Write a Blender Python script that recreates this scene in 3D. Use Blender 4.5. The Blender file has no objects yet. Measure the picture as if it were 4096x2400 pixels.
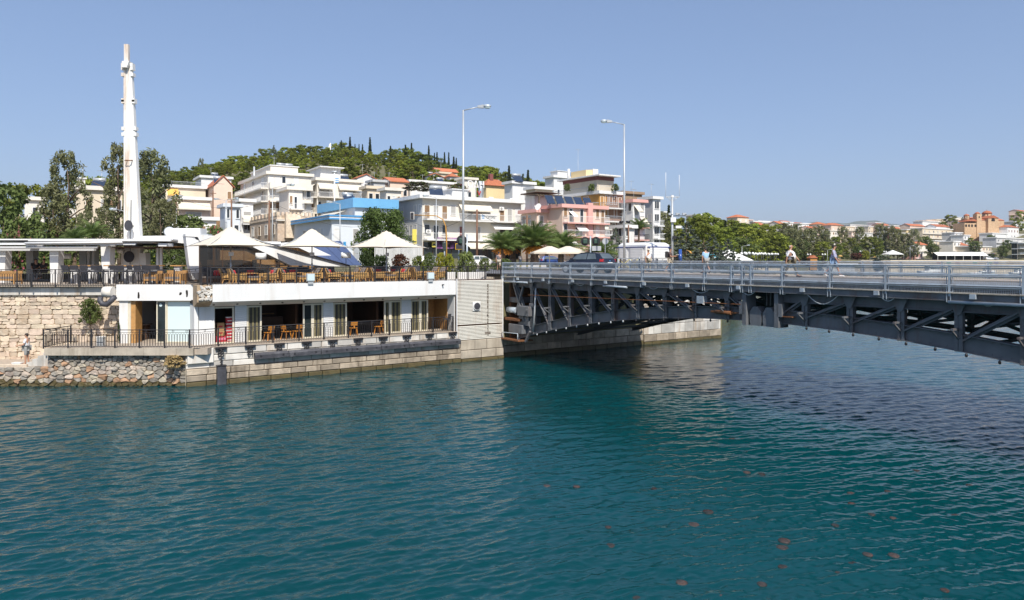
import bpy, bmesh, math, random
import numpy as np
from mathutils import Vector, Matrix
R = math.radians
random.seed(7)
SC = bpy.context.scene
COL = SC.collection
# ---------------------------------------------------------------- camera, sky, sun, exposure
F, CXP, HOR, EYE = 2800.0, 2048.0, 1040.0, 6.6
cd = bpy.data.cameras.new('camera'); cam = bpy.data.objects.new('camera', cd); COL.objects.link(cam)
cd.sensor_width = 36.0; cd.lens = F / 4096 * 36; cd.shift_y = -(1200 - HOR) / 4096
cd.clip_start = 0.3; cd.clip_end = 30000
cam.location = (0, 0, EYE); cam.rotation_euler = (R(90), 0, 0); SC.camera = cam
SUN_AZ = (0.30, -0.954); SUN_EL = R(48)
wd = bpy.data.worlds.new('World'); SC.world = wd; wd.use_nodes = True
nt = wd.node_tree; nt.nodes.clear()
sky = nt.nodes.new('ShaderNodeTexSky'); sky.sky_type = 'NISHITA'; sky.sun_disc = False
sky.sun_elevation = SUN_EL; sky.sun_rotation = math.atan2(SUN_AZ[0], SUN_AZ[1])
sky.air_density = 1.0; sky.dust_density = 1.0; sky.ozone_density = 6.0; sky.altitude = 0
bgn = nt.nodes.new('ShaderNodeBackground'); bgn.inputs['Strength'].default_value = 0.15
won = nt.nodes.new('ShaderNodeOutputWorld')
gam = nt.nodes.new('ShaderNodeGamma'); gam.inputs['Gamma'].default_value = .6
tnt = nt.nodes.new('ShaderNodeMix'); tnt.data_type = 'RGBA'; tnt.blend_type = 'MULTIPLY'; tnt.inputs['Factor'].default_value = 1; tnt.inputs['B'].default_value = (1.08, 1.15, 1.35, 1)
nt.links.new(sky.outputs[0], gam.inputs[0]); nt.links.new(gam.outputs[0], tnt.inputs['A']); nt.links.new(tnt.outputs['Result'], bgn.inputs[0]); nt.links.new(bgn.outputs[0], won.inputs[0])
sl = bpy.data.lights.new('sun', 'SUN'); sl.energy = 4.4; sl.angle = R(0.53); sl.color = (1.0, 0.945, 0.855)
so = bpy.data.objects.new('sun', sl); COL.objects.link(so)
sdir = Vector((SUN_AZ[0] * math.cos(SUN_EL), SUN_AZ[1] * math.cos(SUN_EL), math.sin(SUN_EL)))
so.rotation_euler = sdir.to_track_quat('Z', 'Y').to_euler(); so.location = (0, 0, 60)
SC.view_settings.view_transform = 'Standard'; SC.view_settings.look = 'None'
SC.view_settings.exposure = 0.42; SC.view_settings.gamma = 1.0; SC.view_settings.use_curve_mapping = False
SC.render.engine = 'CYCLES'; SC.cycles.max_bounces = 6; SC.cycles.transparent_max_bounces = 6
SC.cycles.diffuse_bounces = 3; SC.cycles.glossy_bounces = 3; SC.cycles.caustics_reflective = False; SC.cycles.caustics_refractive = False
# ---------------------------------------------------------------- frames
TH = R(33.5); CT, ST = math.cos(TH), math.sin(TH); OX, OY = -15.0, 37.9
def W(u, v, z=0.0): return Vector((OX + CT * u + ST * v, OY + ST * u - CT * v, z))
def U(px, v=0.0):
    t = (px - CXP) / F; return (t * (OY - CT * v) - OX - ST * v) / (CT - ST * t)
def VV(px, u):
    t = (px - CXP) / F; return (t * (OY + ST * u) - OX - CT * u) / (ST + CT * t)
def dep(u, v): return OY + ST * u - CT * v
def ZZ(py, Y): return EYE - (py - HOR) * Y / F
def P(px, py, Y): return Vector(((px - CXP) / F * Y, Y, ZZ(py, Y)))
def XX(px, Y): return (px - CXP) / F * Y
# ---------------------------------------------------------------- objects
def link(o): COL.objects.link(o); return o
def tag(o, label=None, cat=None, group=None, kind=None):
    if label: o['label'] = label
    if cat: o['category'] = cat
    if group: o['group'] = group
    if kind: o['kind'] = kind
    return o
def thing(name, label, cat, loc=(0, 0, 0), rz=0.0, group=None):
    o = bpy.data.objects.new(name, None); link(o); o.empty_display_size = 0.2
    o.location = loc; o.rotation_euler = (0, 0, rz)
    return tag(o, label, cat, group)
def qthing(name, label, cat, group=None, u=0, v=0, z=0, rz=0): return thing(name, label, cat, W(u, v, z), TH + rz, group)
def mobj(name, me, parent=None, loc=(0, 0, 0), rot=(0, 0, 0), sc=None):
    o = bpy.data.objects.new(name, me); link(o)
    if parent: o.parent = parent
    o.location = loc; o.rotation_euler = rot if hasattr(rot, '__len__') else (0, 0, rot)
    if sc is not None: o.scale = sc if hasattr(sc, '__len__') else (sc, sc, sc)
    return o
def copy_tree(o, parent=None):
    c = o.copy(); link(c)
    if parent: c.parent = parent
    for ch in list(o.children): copy_tree(ch, c)
    return c
def dup(root, loc, rz, label=None, group=None, sc=None):
    c = copy_tree(root); c.location = loc; c.rotation_euler = (0, 0, rz)
    if label: c['label'] = label
    if group: c['group'] = group
    if sc: c.scale = (sc, sc, sc)
    return c
class MB:
    def __init__(s): s.v = []; s.f = []; s.m = []; s.cm = 0; s.sm = []; s.smooth = False
    def face(s, idx): s.f.append(idx); s.m.append(s.cm); s.sm.append(s.smooth)
    def addv(s, pts): n = len(s.v); s.v.extend([tuple(p) for p in pts]); return n
    def bx(s, x0, x1, y0, y1, z0, z1):
        n = s.addv([(x0, y0, z0), (x1, y0, z0), (x1, y1, z0), (x0, y1, z0), (x0, y0, z1), (x1, y0, z1), (x1, y1, z1), (x0, y1, z1)])
        for q in ((0, 3, 2, 1), (4, 5, 6, 7), (0, 1, 5, 4), (1, 2, 6, 5), (2, 3, 7, 6), (3, 0, 4, 7)): s.face([n + i for i in q])
        return s
    def hexa(s, p):  # 8 points, bottom 4 then top 4
        n = s.addv(p)
        for q in ((0, 3, 2, 1), (4, 5, 6, 7), (0, 1, 5, 4), (1, 2, 6, 5), (2, 3, 7, 6), (3, 0, 4, 7)): s.face([n + i for i in q])
        return s
    def bar(s, p0, p1, w, h, up=(0, 0, 1)):
        p0, p1 = Vector(p0), Vector(p1); d = (p1 - p0).normalized(); up = Vector(up)
        if abs(d.dot(up)) > .98: up = Vector((0, 1, 0))
        a = d.cross(up).normalized() * (w / 2); c = a.cross(d).normalized() * (h / 2)
        return s.hexa([p0 - a - c, p1 - a - c, p1 + a - c, p0 + a - c, p0 - a + c, p1 - a + c, p1 + a + c, p0 + a + c])
    def tube(s, pts, r, n=6, cap=True, sm=True):
        pts = [Vector(p) for p in pts]; rs = r if hasattr(r, '__len__') else [r] * len(pts)
        base = None; o = s.smooth; s.smooth = sm
        d0 = (pts[1] - pts[0]).normalized()
        a = d0.orthogonal().normalized()
        rings = []
        for i, p in enumerate(pts):
            d = (pts[min(i + 1, len(pts) - 1)] - pts[max(i - 1, 0)])
            if d.length < 1e-9: d = d0
            d.normalize(); a = (a - d * a.dot(d)); a = a.normalized() if a.length > 1e-6 else d.orthogonal().normalized(); c = d.cross(a)
            rings.append(s.addv([p + (a * math.cos(2 * math.pi * k / n) + c * math.sin(2 * math.pi * k / n)) * rs[i] for k in range(n)]))
        for i in range(len(pts) - 1):
            for k in range(n):
                k2 = (k + 1) % n; s.face([rings[i] + k, rings[i] + k2, rings[i + 1] + k2, rings[i + 1] + k])
        s.smooth = False
        if cap:
            s.face([rings[0] + k for k in range(n)][::-1]); s.face([rings[-1] + k for k in range(n)])
        s.smooth = o; return s
    def lathe(s, prof, n=12, c=(0, 0, 0), sm=True):
        o = s.smooth; s.smooth = sm; rings = []
        for r, z in prof: rings.append(s.addv([(c[0] + r * math.cos(2 * math.pi * k / n), c[1] + r * math.sin(2 * math.pi * k / n), c[2] + z) for k in range(n)]))
        for i in range(len(prof) - 1):
            for k in range(n):
                k2 = (k + 1) % n; s.face([rings[i] + k, rings[i] + k2, rings[i + 1] + k2, rings[i + 1] + k])
        s.smooth = False
        s.face([rings[0] + k for k in range(n)][::-1]); s.face([rings[-1] + k for k in range(n)])
        s.smooth = o; return s
    def ell(s, c, r, n=8, m=6, sm=True):
        o = s.smooth; s.smooth = sm; rx, ry, rz = r if hasattr(r, '__len__') else (r, r, r)
        rings = []
        for i in range(1, m):
            a = math.pi * i / m
            rings.append(s.addv([(c[0] + rx * math.sin(a) * math.cos(2 * math.pi * k / n), c[1] + ry * math.sin(a) * math.sin(2 * math.pi * k / n), c[2] - rz * math.cos(a)) for k in range(n)]))
        t = s.addv([(c[0], c[1], c[2] - rz), (c[0], c[1], c[2] + rz)])
        for k in range(n):
            k2 = (k + 1) % n; s.face([t, rings[0] + k2, rings[0] + k]); s.face([t + 1, rings[-1] + k, rings[-1] + k2])
            for i in range(m - 2): s.face([rings[i] + k, rings[i] + k2, rings[i + 1] + k2, rings[i + 1] + k])
        s.smooth = o; return s
    def prism(s, poly, off):  # polygon of 3d points, extruded by vector off
        off = Vector(off); n = len(poly); a = s.addv(poly); b = s.addv([Vector(p) + off for p in poly])
        s.face([a + i for i in range(n)]); s.face([b + i for i in range(n)][::-1])
        for i in range(n):
            j = (i + 1) % n; s.face([a + i, b + i, b + j, a + j])
        return s
    def quad(s, *p): n = s.addv(p); s.face([n + i for i in range(len(p))]); return s
    def mesh(s, name, mats):
        me = bpy.data.meshes.new(name); me.from_pydata(s.v, [], s.f); me.validate()
        for m in (mats if isinstance(mats, (list, tuple)) else [mats]): me.materials.append(m)
        if len(me.polygons) == len(s.f):
            me.polygons.foreach_set('material_index', s.m); me.polygons.foreach_set('use_smooth', s.sm)
        bm = bmesh.new(); bm.from_mesh(me); bmesh.ops.recalc_face_normals(bm, faces=bm.faces); bm.to_mesh(me); bm.free()
        return me
    def build(s, name, mats, parent=None, loc=(0, 0, 0), rot=(0, 0, 0)): return mobj(name, s.mesh(name, mats), parent, loc, rot)
def box_mesh(name, m, x0, x1, y0, y1, z0, z1): return MB().bx(x0, x1, y0, y1, z0, z1).mesh(name, m)
def part(name, m, parent, *b, rot=(0, 0, 0), loc=(0, 0, 0)): return mobj(name, box_mesh(name, m, *b), parent, loc, rot)
def soft(o, w=.02, seg=1):
    md = o.modifiers.new('bevel', 'BEVEL'); md.width = w; md.segments = seg; md.limit_method = 'ANGLE'; return o
# ---------------------------------------------------------------- materials
MATS = {}
def mat(name, col, rough=.6, var=.14, scale=2.0, bump=0.0, bscale=30.0, metal=0.0, rnd=0.0, spec=.5, dirt=None, dscale=1.0, damt=.5, streak=False, alpha=None, trans=None, emit=None, huer=0.0):
    if name in MATS: return MATS[name]
    m = bpy.data.materials.new(name); m.use_nodes = True; MATS[name] = m
    n, l = m.node_tree.nodes, m.node_tree.links; p = n['Principled BSDF']
    p.inputs['Roughness'].default_value = rough; p.inputs['Metallic'].default_value = metal
    p.inputs['Specular IOR Level'].default_value = spec
    geo = n.new('ShaderNodeNewGeometry')
    nz = n.new('ShaderNodeTexNoise'); nz.inputs['Scale'].default_value = scale; nz.inputs['Detail'].default_value = 5
    l.new(geo.outputs['Position'], nz.inputs['Vector'])
    rp = n.new('ShaderNodeMapRange'); rp.inputs['From Min'].default_value = .3; rp.inputs['From Max'].default_value = .7
    rp.inputs['To Min'].default_value = 1 - var; rp.inputs['To Max'].default_value = 1 + var * .5
    l.new(nz.outputs['Fac'], rp.inputs['Value'])
    hs = n.new('ShaderNodeHueSaturation'); hs.inputs['Color'].default_value = (*col, 1)
    val = rp.outputs[0]
    if rnd or huer:
        oi = n.new('ShaderNodeObjectInfo')
        if rnd:
            r2 = n.new('ShaderNodeMapRange'); r2.inputs['To Min'].default_value = 1 - rnd; r2.inputs['To Max'].default_value = 1 + rnd
            l.new(oi.outputs['Random'], r2.inputs['Value'])
            mu = n.new('ShaderNodeMath'); mu.operation = 'MULTIPLY'; l.new(val, mu.inputs[0]); l.new(r2.outputs[0], mu.inputs[1]); val = mu.outputs[0]
        if huer:
            wn = n.new('ShaderNodeTexWhiteNoise'); wn.noise_dimensions = '1D'; l.new(oi.outputs['Random'], wn.inputs['W'])
            r3 = n.new('ShaderNodeMapRange'); r3.inputs['To Min'].default_value = .5 - huer; r3.inputs['To Max'].default_value = .5 + huer
            l.new(wn.outputs[0], r3.inputs['Value']); l.new(r3.outputs[0], hs.inputs['Hue'])
    l.new(val, hs.inputs['Value'])
    out = hs.outputs[0]
    if dirt:
        dz = n.new('ShaderNodeTexNoise'); dz.inputs['Scale'].default_value = dscale; dz.inputs['Detail'].default_value = 6; dz.inputs['Roughness'].default_value = .65
        mp = n.new('ShaderNodeMapping'); l.new(geo.outputs['Position'], mp.inputs['Vector'])
        if streak: mp.inputs['Scale'].default_value = (1, 1, .12)
        l.new(mp.outputs[0], dz.inputs['Vector'])
        dr = n.new('ShaderNodeMapRange'); dr.inputs['From Min'].default_value = .52; dr.inputs['From Max'].default_value = .72; dr.inputs['To Max'].default_value = damt
        l.new(dz.outputs['Fac'], dr.inputs['Value'])
        mx = n.new('ShaderNodeMix'); mx.data_type = 'RGBA'; l.new(dr.outputs[0], mx.inputs['Factor']); l.new(out, mx.inputs['A']); mx.inputs['B'].default_value = (*dirt, 1)
        out = mx.outputs['Result']
    l.new(out, p.inputs['Base Color'])
    if bump:
        bz = n.new('ShaderNodeTexNoise'); bz.inputs['Scale'].default_value = bscale; bz.inputs['Detail'].default_value = 5
        l.new(geo.outputs['Position'], bz.inputs['Vector'])
        bn = n.new('ShaderNodeBump'); bn.inputs['Strength'].default_value = bump; bn.inputs['Distance'].default_value = .05
        l.new(bz.outputs['Fac'], bn.inputs['Height']); l.new(bn.outputs[0], p.inputs['Normal'])
    if alpha is not None: p.inputs['Alpha'].default_value = alpha
    if trans: p.inputs['Transmission Weight'].default_value = trans
    return m
white = mat('white_plaster', (.74, .735, .72), .7, .06, .8, .1, 20, dirt=(.45, .36, .26), dscale=1.1, damt=.34, streak=True)
whitep = mat('white_paint', (.74, .74, .73), .45, .06, 1.5, dirt=(.55, .45, .35), dscale=1.2, damt=.2, streak=True)
cream = mat('cream_plaster', (.68, .58, .44), .75, .08, .5, dirt=(.4, .34, .27), dscale=.4, damt=.2, streak=True)
greyw = mat('grey_plaster', (.52, .52, .52), .8, .1, .5, dirt=(.35, .33, .3), dscale=.4, damt=.25, streak=True)
offw = mat('offwhite_plaster', (.74, .69, .61), .75, .07, .4, dirt=(.45, .4, .33), dscale=.35, damt=.22, streak=True)
pinkw = mat('pink_plaster', (.72, .40, .35), .75, .08, .5)
peach = mat('peach_plaster', (.74, .57, .46), .75, .08, .5, dirt=(.5, .4, .33), dscale=.4, damt=.15, streak=True)
yellow = mat('yellow_plaster', (.74, .58, .32), .75, .08, .5)
ochre = mat('ochre_plaster', (.52, .26, .06), .7, .1, .6)
maroon = mat('maroon_plaster', (.22, .07, .06), .7, .1, .6)
bluep = mat('blue_paint', (.08, .30, .60), .6, .1, .6)
lblue = mat('pale_blue_plaster', (.62, .66, .71), .75, .06, .5)
tile = mat('roof_tile', (.46, .15, .07), .8, .25, 2.5, .3, 8, rnd=.15)
iron = mat('black_iron', (.022, .02, .022), .45, .3, 4, spec=.5)
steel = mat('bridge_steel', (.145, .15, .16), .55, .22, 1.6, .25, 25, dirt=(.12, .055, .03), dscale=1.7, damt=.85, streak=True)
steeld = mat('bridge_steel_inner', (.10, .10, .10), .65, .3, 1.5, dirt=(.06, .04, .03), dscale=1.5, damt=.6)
galv = mat('galvanised_blue_grey', (.45, .505, .555), .4, .15, 4, metal=.25, dirt=(.2, .12, .07), dscale=2.5, damt=.4)
alu = mat('aluminium_grey', (.48, .50, .51), .4, .1, 3, metal=.3)
asph = mat('asphalt', (.17, .17, .175), .85, .25, 2, .2, 60)
pave = mat('paving', (.42, .35, .28), .8, .2, 3, .2, 30)
conc = mat('concrete', (.46, .40, .32), .85, .25, 1.5, .3, 20, dirt=(.16, .12, .08), dscale=1.2, damt=.7, streak=True)
marble = mat('marble_block', (.60, .57, .52), .5, .25, 1.3, .15, 15, rnd=.32, dirt=(.36, .24, .13), dscale=1.2, damt=.75, streak=True)
brownst = mat('brown_stone', (.40, .33, .25), .8, .35, 2, .6, 14, rnd=.3, dirt=(.10, .075, .05), dscale=1.6, damt=.8, streak=True)
algae = mat('algae_stone', (.11, .085, .035), .6, .4, 3, .6, 16, rnd=.2, dirt=(.03, .04, .01), dscale=3, damt=.6)
wallst = mat('wall_stone', (.62, .51, .39), .85, .22, 3, .5, 18, rnd=.17, huer=.012, dirt=(.36, .22, .12), dscale=.9, damt=.55)
rubst = mat('rubble_stone', (.46, .39, .31), .85, .3, 3, .7, 14, rnd=.3, huer=.02)
mortar = mat('mortar', (.42, .31, .2), .95, .3, 3, .6, 22)
dmort = mat('dark_joint', (.20, .16, .12), .95, .3, 3)
wood = mat('light_wood', (.48, .26, .09), .5, .2, 5)
woodd = mat('dark_wood', (.10, .05, .025), .6, .25, 4)
wicker = mat('wicker', (.52, .30, .10), .6, .25, 25, .3, 120, rnd=.06)
cushg = mat('taupe_cushion', (.22, .18, .155), .9, .12, 6, rnd=.1)
red = mat('red_fabric', (.55, .03, .04), .85, .1, 5)
dgrey = mat('charcoal_fabric', (.045, .045, .055), .85, .2, 5)
black = mat('black_rubber', (.055, .055, .065), .55, .35, 3, .4, 14, dirt=(.15, .15, .16), dscale=2, damt=.5)
canvas = mat('umbrella_canvas', (.66, .59, .48), .85, .05, 2)
awn = mat('awning_cream', (.70, .64, .53), .85, .07, 1.2, rnd=.06)
awnw = mat('awning_white', (.78, .77, .74), .85, .05, 1.2)
frame = mat('cream_frame', (.66, .60, .47), .5, .08, 3)
glass = mat('window_glass', (.02, .025, .03), .06, .4, .25, spec=.8)
brown = mat('brown_blind', (.27, .16, .08), .6, .12, 3, rnd=.2)
winered = mat('wine_shutter', (.22, .08, .07), .6, .12, 3)
whsh = mat('white_shutter', (.72, .71, .69), .6, .06, 3, rnd=.05)
grsh = mat('grey_shutter', (.38, .37, .35), .6, .1, 3, rnd=.15)
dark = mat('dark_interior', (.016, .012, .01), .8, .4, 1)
frost = mat('frosted_glass', (.60, .72, .73), .25, .04, .5, spec=.6)
seegl = mat('pavilion_glass', (.05, .055, .06), .04, .2, .5, spec=.6, alpha=.3)
darkgl = mat('dark_glass', (.03, .04, .04), .08, .5, .5, spec=.7)
curtain = mat('striped_curtain', (.20, .17, .085), .85, .2, 6)
curtd = mat('dark_curtain', (.05, .05, .045), .85, .2, 6)
rubor = mat('orange_stone', (.46, .28, .17), .85, .3, 3, .7, 14, rnd=.25)
rubgr = mat('grey_stone', (.33, .295, .25), .85, .3, 3, .7, 14, rnd=.35)
rust = mat('rust', (.20, .08, .03), .9, .35, 6, .3, 40)
ruststain = mat('rust_stain', (.10, .06, .035), .9, .4, 9)
bark = mat('bark', (.14, .10, .07), .9, .3, 5, .5, 20)
soil = mat('dry_ground', (.15, .135, .065), .95, .3, .3, dirt=(.06, .08, .02), dscale=.15, damt=.9)
globe = mat('white_globe', (.82, .82, .80), .3, .02)
solar = mat('solar_panel', (.03, .045, .08), .12, .2, 2, spec=.8)
skin = mat('skin', (.46, .25, .16), .55, .08, 10)
def leafmat(name, col, rnd=.2, var=.35, huer=.012, scale=.6):
    m = mat(name, col, .6, var, scale, rnd=rnd, huer=huer, spec=.25)
    n, l = m.node_tree.nodes, m.node_tree.links
    p = n['Principled BSDF']; o = n['Material Output']; hs = [x for x in n if x.type == 'HUE_SAT'][0]
    t = n.new('ShaderNodeBsdfTranslucent'); mx = n.new('ShaderNodeMixShader'); mx.inputs[0].default_value = .28
    l.new(hs.outputs[0], t.inputs[0]); l.new(p.outputs[0], mx.inputs[1]); l.new(t.outputs[0], mx.inputs[2]); l.new(mx.outputs[0], o.inputs[0])
    return m
lpine = leafmat('pine_needles', (.20, .235, .032), .40)
lcyp = leafmat('cypress_needles', (.045, .065, .022), .2)
leuc = leafmat('eucalyptus_leaves', (.21, .22, .10), .15)
lspr = leafmat('blue_spruce_needles', (.15, .18, .13), .12)
lgrn = leafmat('broad_leaves', (.125, .16, .045), .2)
lrnd = leafmat('glossy_dark_leaves', (.10, .15, .035), .15)
lcgl = mat('car_glass', (.10, .125, .14), .05, .3, 1.5, spec=.8)  # base colour lightened to stand in for sky reflected in the glass
lyel = leafmat('yellow_green_leaves', (.27, .28, .03), .1)
ldark = leafmat('dark_shrub_leaves', (.05, .075, .022), .15)
lred = leafmat('red_shrub_leaves', (.10, .045, .022), .1)
lpalm = leafmat('palm_leaves', (.18, .25, .075), .15)
lpink = leafmat('pink_blossom', (.45, .12, .15), .1)
lwhit = leafmat('white_blossom', (.55, .55, .48), .1)
lfruit = mat('palm_dates', (.62, .24, .02), .6, .25, 8)
# ---------------------------------------------------------------- water
def make_water():
    # one sheet of sea: a fan of fine wave geometry over the strait and bay, flat sea outside it
    rg = np.random.default_rng(3); NR, NC = 1120, 620
    pyv = np.concatenate([np.concatenate([np.linspace(HOR + 6.6 * F / 7.0, HOR + 6.6 * F / 11.6, 40, endpoint=False), np.linspace(HOR + 6.6 * F / 11.6, HOR + 6.6 * F / 95, NR - 80)]), HOR + 6.6 * F / np.geomspace(96, 9000, 40)])
    Y = 6.6 * F / (pyv - HOR); T = np.linspace(-.86, .86, NC); X = Y[:, None] * T[None, :]; YY = np.repeat(Y[:, None], NC, 1)
    sp = np.gradient(Y)[:, None]; Z = np.zeros_like(X); DX = np.zeros_like(X); DY = np.zeros_like(X)
    for i in range(72):
        lam = .16 * (1.9 / .16) ** rg.uniform(0, 1); th = R(122 + rg.normal() * 26 + (rg.uniform() < .2) * -50); k = 2 * math.pi / lam
        slope = .045 * (1.0 if lam < .7 else .55 if lam < 1.2 else .4); A = slope / k * rg.uniform(.5, 1.4); ph = rg.uniform(0, 6.28)
        fade = np.clip((lam / np.maximum(abs(sp), .02) - 2.2) / 2.5, 0, 1) * np.clip((lam / (Y[:, None] * (T[1] - T[0])) - 2.0) / 2.0, 0, 1)
        kx, ky = math.cos(th), math.sin(th); a = k * (kx * X + ky * YY) + ph + .5 * np.sin(.35 * X + i) + .5 * np.sin(.3 * YY + 2 * i)
        patch = .65 + .35 * np.sin(.21 * X + .17 * YY + i * 1.3) * np.sin(.13 * X - .19 * YY + i)
        Z += A * fade * patch * np.cos(a); DX -= .8 * A * fade * patch * kx * np.sin(a); DY -= .8 * A * fade * patch * ky * np.sin(a)
    edge = np.clip((.86 - abs(T))[None, :] / .04, 0, 1) * np.clip((Y[:, None] - 7.0) / 1.2, 0, 1) * np.clip((80 - Y[:, None]) / 30, 0, 1)
    Z *= edge; DX *= edge; DY *= edge
    V = np.stack([X + DX, YY + DY, Z], 2).reshape(-1, 3); idx = np.arange(NR * NC).reshape(NR, NC)
    Q = np.stack([idx[:-1, :-1], idx[:-1, 1:], idx[1:, 1:], idx[1:, :-1]], 2).reshape(-1, 4); n = len(V); e = 6.02; f0 = .86 * 9000
    ex = np.array([(-9000, -60, 0), (9000, -60, 0), (9000, 7, 0), (-9000, 7, 0), (-e, 7, 0), (e, 7, 0), (-f0, 9000, 0), (f0, 9000, 0), (-9000, 9000, 0), (9000, 9000, 0)], float); V = np.concatenate([V, ex]); Q = np.concatenate([Q, np.array([(n, n + 1, n + 2, n + 3), (n + 3, n + 4, n + 6, n + 8), (n + 5, n + 2, n + 9, n + 7)])])
    me = bpy.data.meshes.new('water'); me.vertices.add(len(V)); me.vertices.foreach_set('co', V.ravel().astype(np.float32)); me.loops.add(len(Q) * 4); me.loops.foreach_set('vertex_index', Q.ravel().astype(np.int32)); me.polygons.add(len(Q)); me.polygons.foreach_set('loop_start', np.arange(0, len(Q) * 4, 4, dtype=np.int32)); me.polygons.foreach_set('use_smooth', np.ones(len(Q), bool)); me.update(calc_edges=True)
    m = bpy.data.materials.new('sea_water'); m.use_nodes = True; n, l = m.node_tree.nodes, m.node_tree.links; p = n['Principled BSDF']
    p.inputs['Roughness'].default_value = .05; p.inputs['IOR'].default_value = 1.333; p.inputs['Specular IOR Level'].default_value = .42; p.subsurface_method = 'BURLEY'; p.inputs['Subsurface Weight'].default_value = 1.0; p.inputs['Subsurface Radius'].default_value = (.4, 1, 1); p.inputs['Subsurface Scale'].default_value = 7.0
    
    geo = n.new('ShaderNodeNewGeometry')
    nz = n.new('ShaderNodeTexNoise'); nz.inputs['Scale'].default_value = .07; nz.inputs['Detail'].default_value = 3; l.new(geo.outputs['Position'], nz.inputs['Vector'])
    cr = n.new('ShaderNodeValToRGB'); cr.color_ramp.elements[0].position = .35; cr.color_ramp.elements[0].color = (.001, .040, .045, 1)
    cr.color_ramp.elements[1].position = .65; cr.color_ramp.elements[1].color = (.001, .049, .060, 1)
    l.new(nz.outputs['Fac'], cr.inputs[0]); l.new(cr.outputs[0], p.inputs['Base Color'])
    prev = None
    for (sx, sy, ang, sc, dist, stg, det, rg_) in ((1, 1.8, 30, 6.0, .012, .6, 3, .55), (1, 2.0, 35, 2.0, .03, .4, 3, .5)):
        mp = n.new('ShaderNodeMapping'); mp.inputs['Rotation'].default_value = (0, 0, R(-ang)); mp.inputs['Scale'].default_value = (sx * sc, sy * sc, sc)
        l.new(geo.outputs['Position'], mp.inputs['Vector'])
        t = n.new('ShaderNodeTexNoise'); t.inputs['Scale'].default_value = 1.0; t.inputs['Detail'].default_value = det; t.inputs['Roughness'].default_value = rg_; t.inputs['Distortion'].default_value = .35
        l.new(mp.outputs[0], t.inputs['Vector'])
        b = n.new('ShaderNodeBump'); b.inputs['Distance'].default_value = dist; b.inputs['Strength'].default_value = stg
        l.new(t.outputs['Fac'], b.inputs['Height'])
        if prev: l.new(prev, b.inputs['Normal'])
        prev = b.outputs[0]
    l.new(prev, p.inputs['Normal']); me.materials.append(m)
    tag(mobj('water', me), kind='structure')
make_water()
# ---------------------------------------------------------------- terrain
YK = [60, 100, 130, 170, 220, 270, 320, 400, 500, 650, 900, 1500, 2600]
PROF = {
 -1500: [5.6, 5.6, 6.5, 8, 11, 14, 16, 17, 16, 14, 12, 10, 5],
 100:  [5.6, 5.7, 7, 9, 12, 14, 15, 15, 14, 12, 10, 8, 5],
 400:  [5.6, 5.8, 8, 13, 20, 25, 27, 25, 20, 15, 10, 8, 5],
 600:  [5.6, 5.9, 9.5, 17, 27, 34, 37, 35, 28, 15, 8, 6, 5],
 1000: [5.6, 5.9, 10.5, 20, 33, 42, 46, 42, 30, 15, 6, 5, 5],
 1400: [5.6, 5.9, 10.5, 20, 34, 46, 51, 46, 34, 18, 6, 5, 5],
 1750: [5.6, 5.9, 9.5, 18, 30, 39, 43, 40, 32, 18, 6, 5, 5],
 2000: [5.6, 5.8, 8, 14, 23, 30, 33, 33, 28, 18, 6, 5, 5],
 2250: [5.6, 5.7, 7, 10, 15, 20, 24, 25, 22, 18, 8, 5, 5],
 2500: [5.6, 5.6, 6, 7.5, 10, 13, 16, 19, 22, 20, 12, 5, 5],
 2700: [5.6, 5.4, 5.2, 6, 8, 11, 14, 20, 26, 28, 22, 8, 5],
 2886: [5.5, 4.5, 4, 4.2, 5.5, 8, 12, 19, 27, 30, 24, 8, 5],
 3100: [2.4, 2.4, 2.4, 2.4, 2.4, 2.8, 7, 15, 26, 31, 26, 8, 5],
 3300: [2.4, 2.4, 2.4, 2.4, 2.4, 2.8, 5, 10, 20, 28, 26, 8, 5],
 3450: [6.4, 6.4, 6.4, 6.4, 6.4, 6.4, 6.4, 6.4, 13.3, 28, 32, 10, 5],
 3800: [6.4, 6.4, 6.4, 6.4, 6.4, 6.4, 6.4, 6.4, 18.3, 36, 42, 10, 5],
 4096: [6.4, 6.4, 6.4, 6.4, 6.4, 6.4, 6.4, 6.4, 23, 43, 50, 10, 5],
 6200: [6.4, 6.4, 6.4, 6.4, 6.4, 6.4, 6.4, 6.4, 23, 43, 50, 10, 5]}
PK = sorted(PROF)
def smooth_interp(x, xs, ys):
    if x <= xs[0]: return ys[0]
    for i in range(len(xs) - 1):
        if x <= xs[i + 1]:
            t = (x - xs[i]) / (xs[i + 1] - xs[i]); return ys[i] + (ys[i + 1] - ys[i]) * t
    return ys[-1]
def gz(px, Y):
    return smooth_interp(px, PK, [smooth_interp(Y, YK, PROF[k]) for k in PK])
def ground(X, Y): return gz(CXP + F * X / Y, Y)
SK = [(-1500, 52), (0, 50), (600, 49.5), (790, 49.0)]
def shore(px):
    if px <= 790: return 50
    if px <= 2005: return dep(U(px, -7.8), -7.8)
    if px <= 2886: return dep(U(px, -.3), -.3)
    return smooth_interp(px, [2886.1, 2950, 3050, 3200, 3400, 3700, 6200], [90, 140, 205, 280, 350, 384, 395])
def FY(px, Y): return Y * 1.25 if px > 3330 and Y >= 280 else Y
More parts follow.
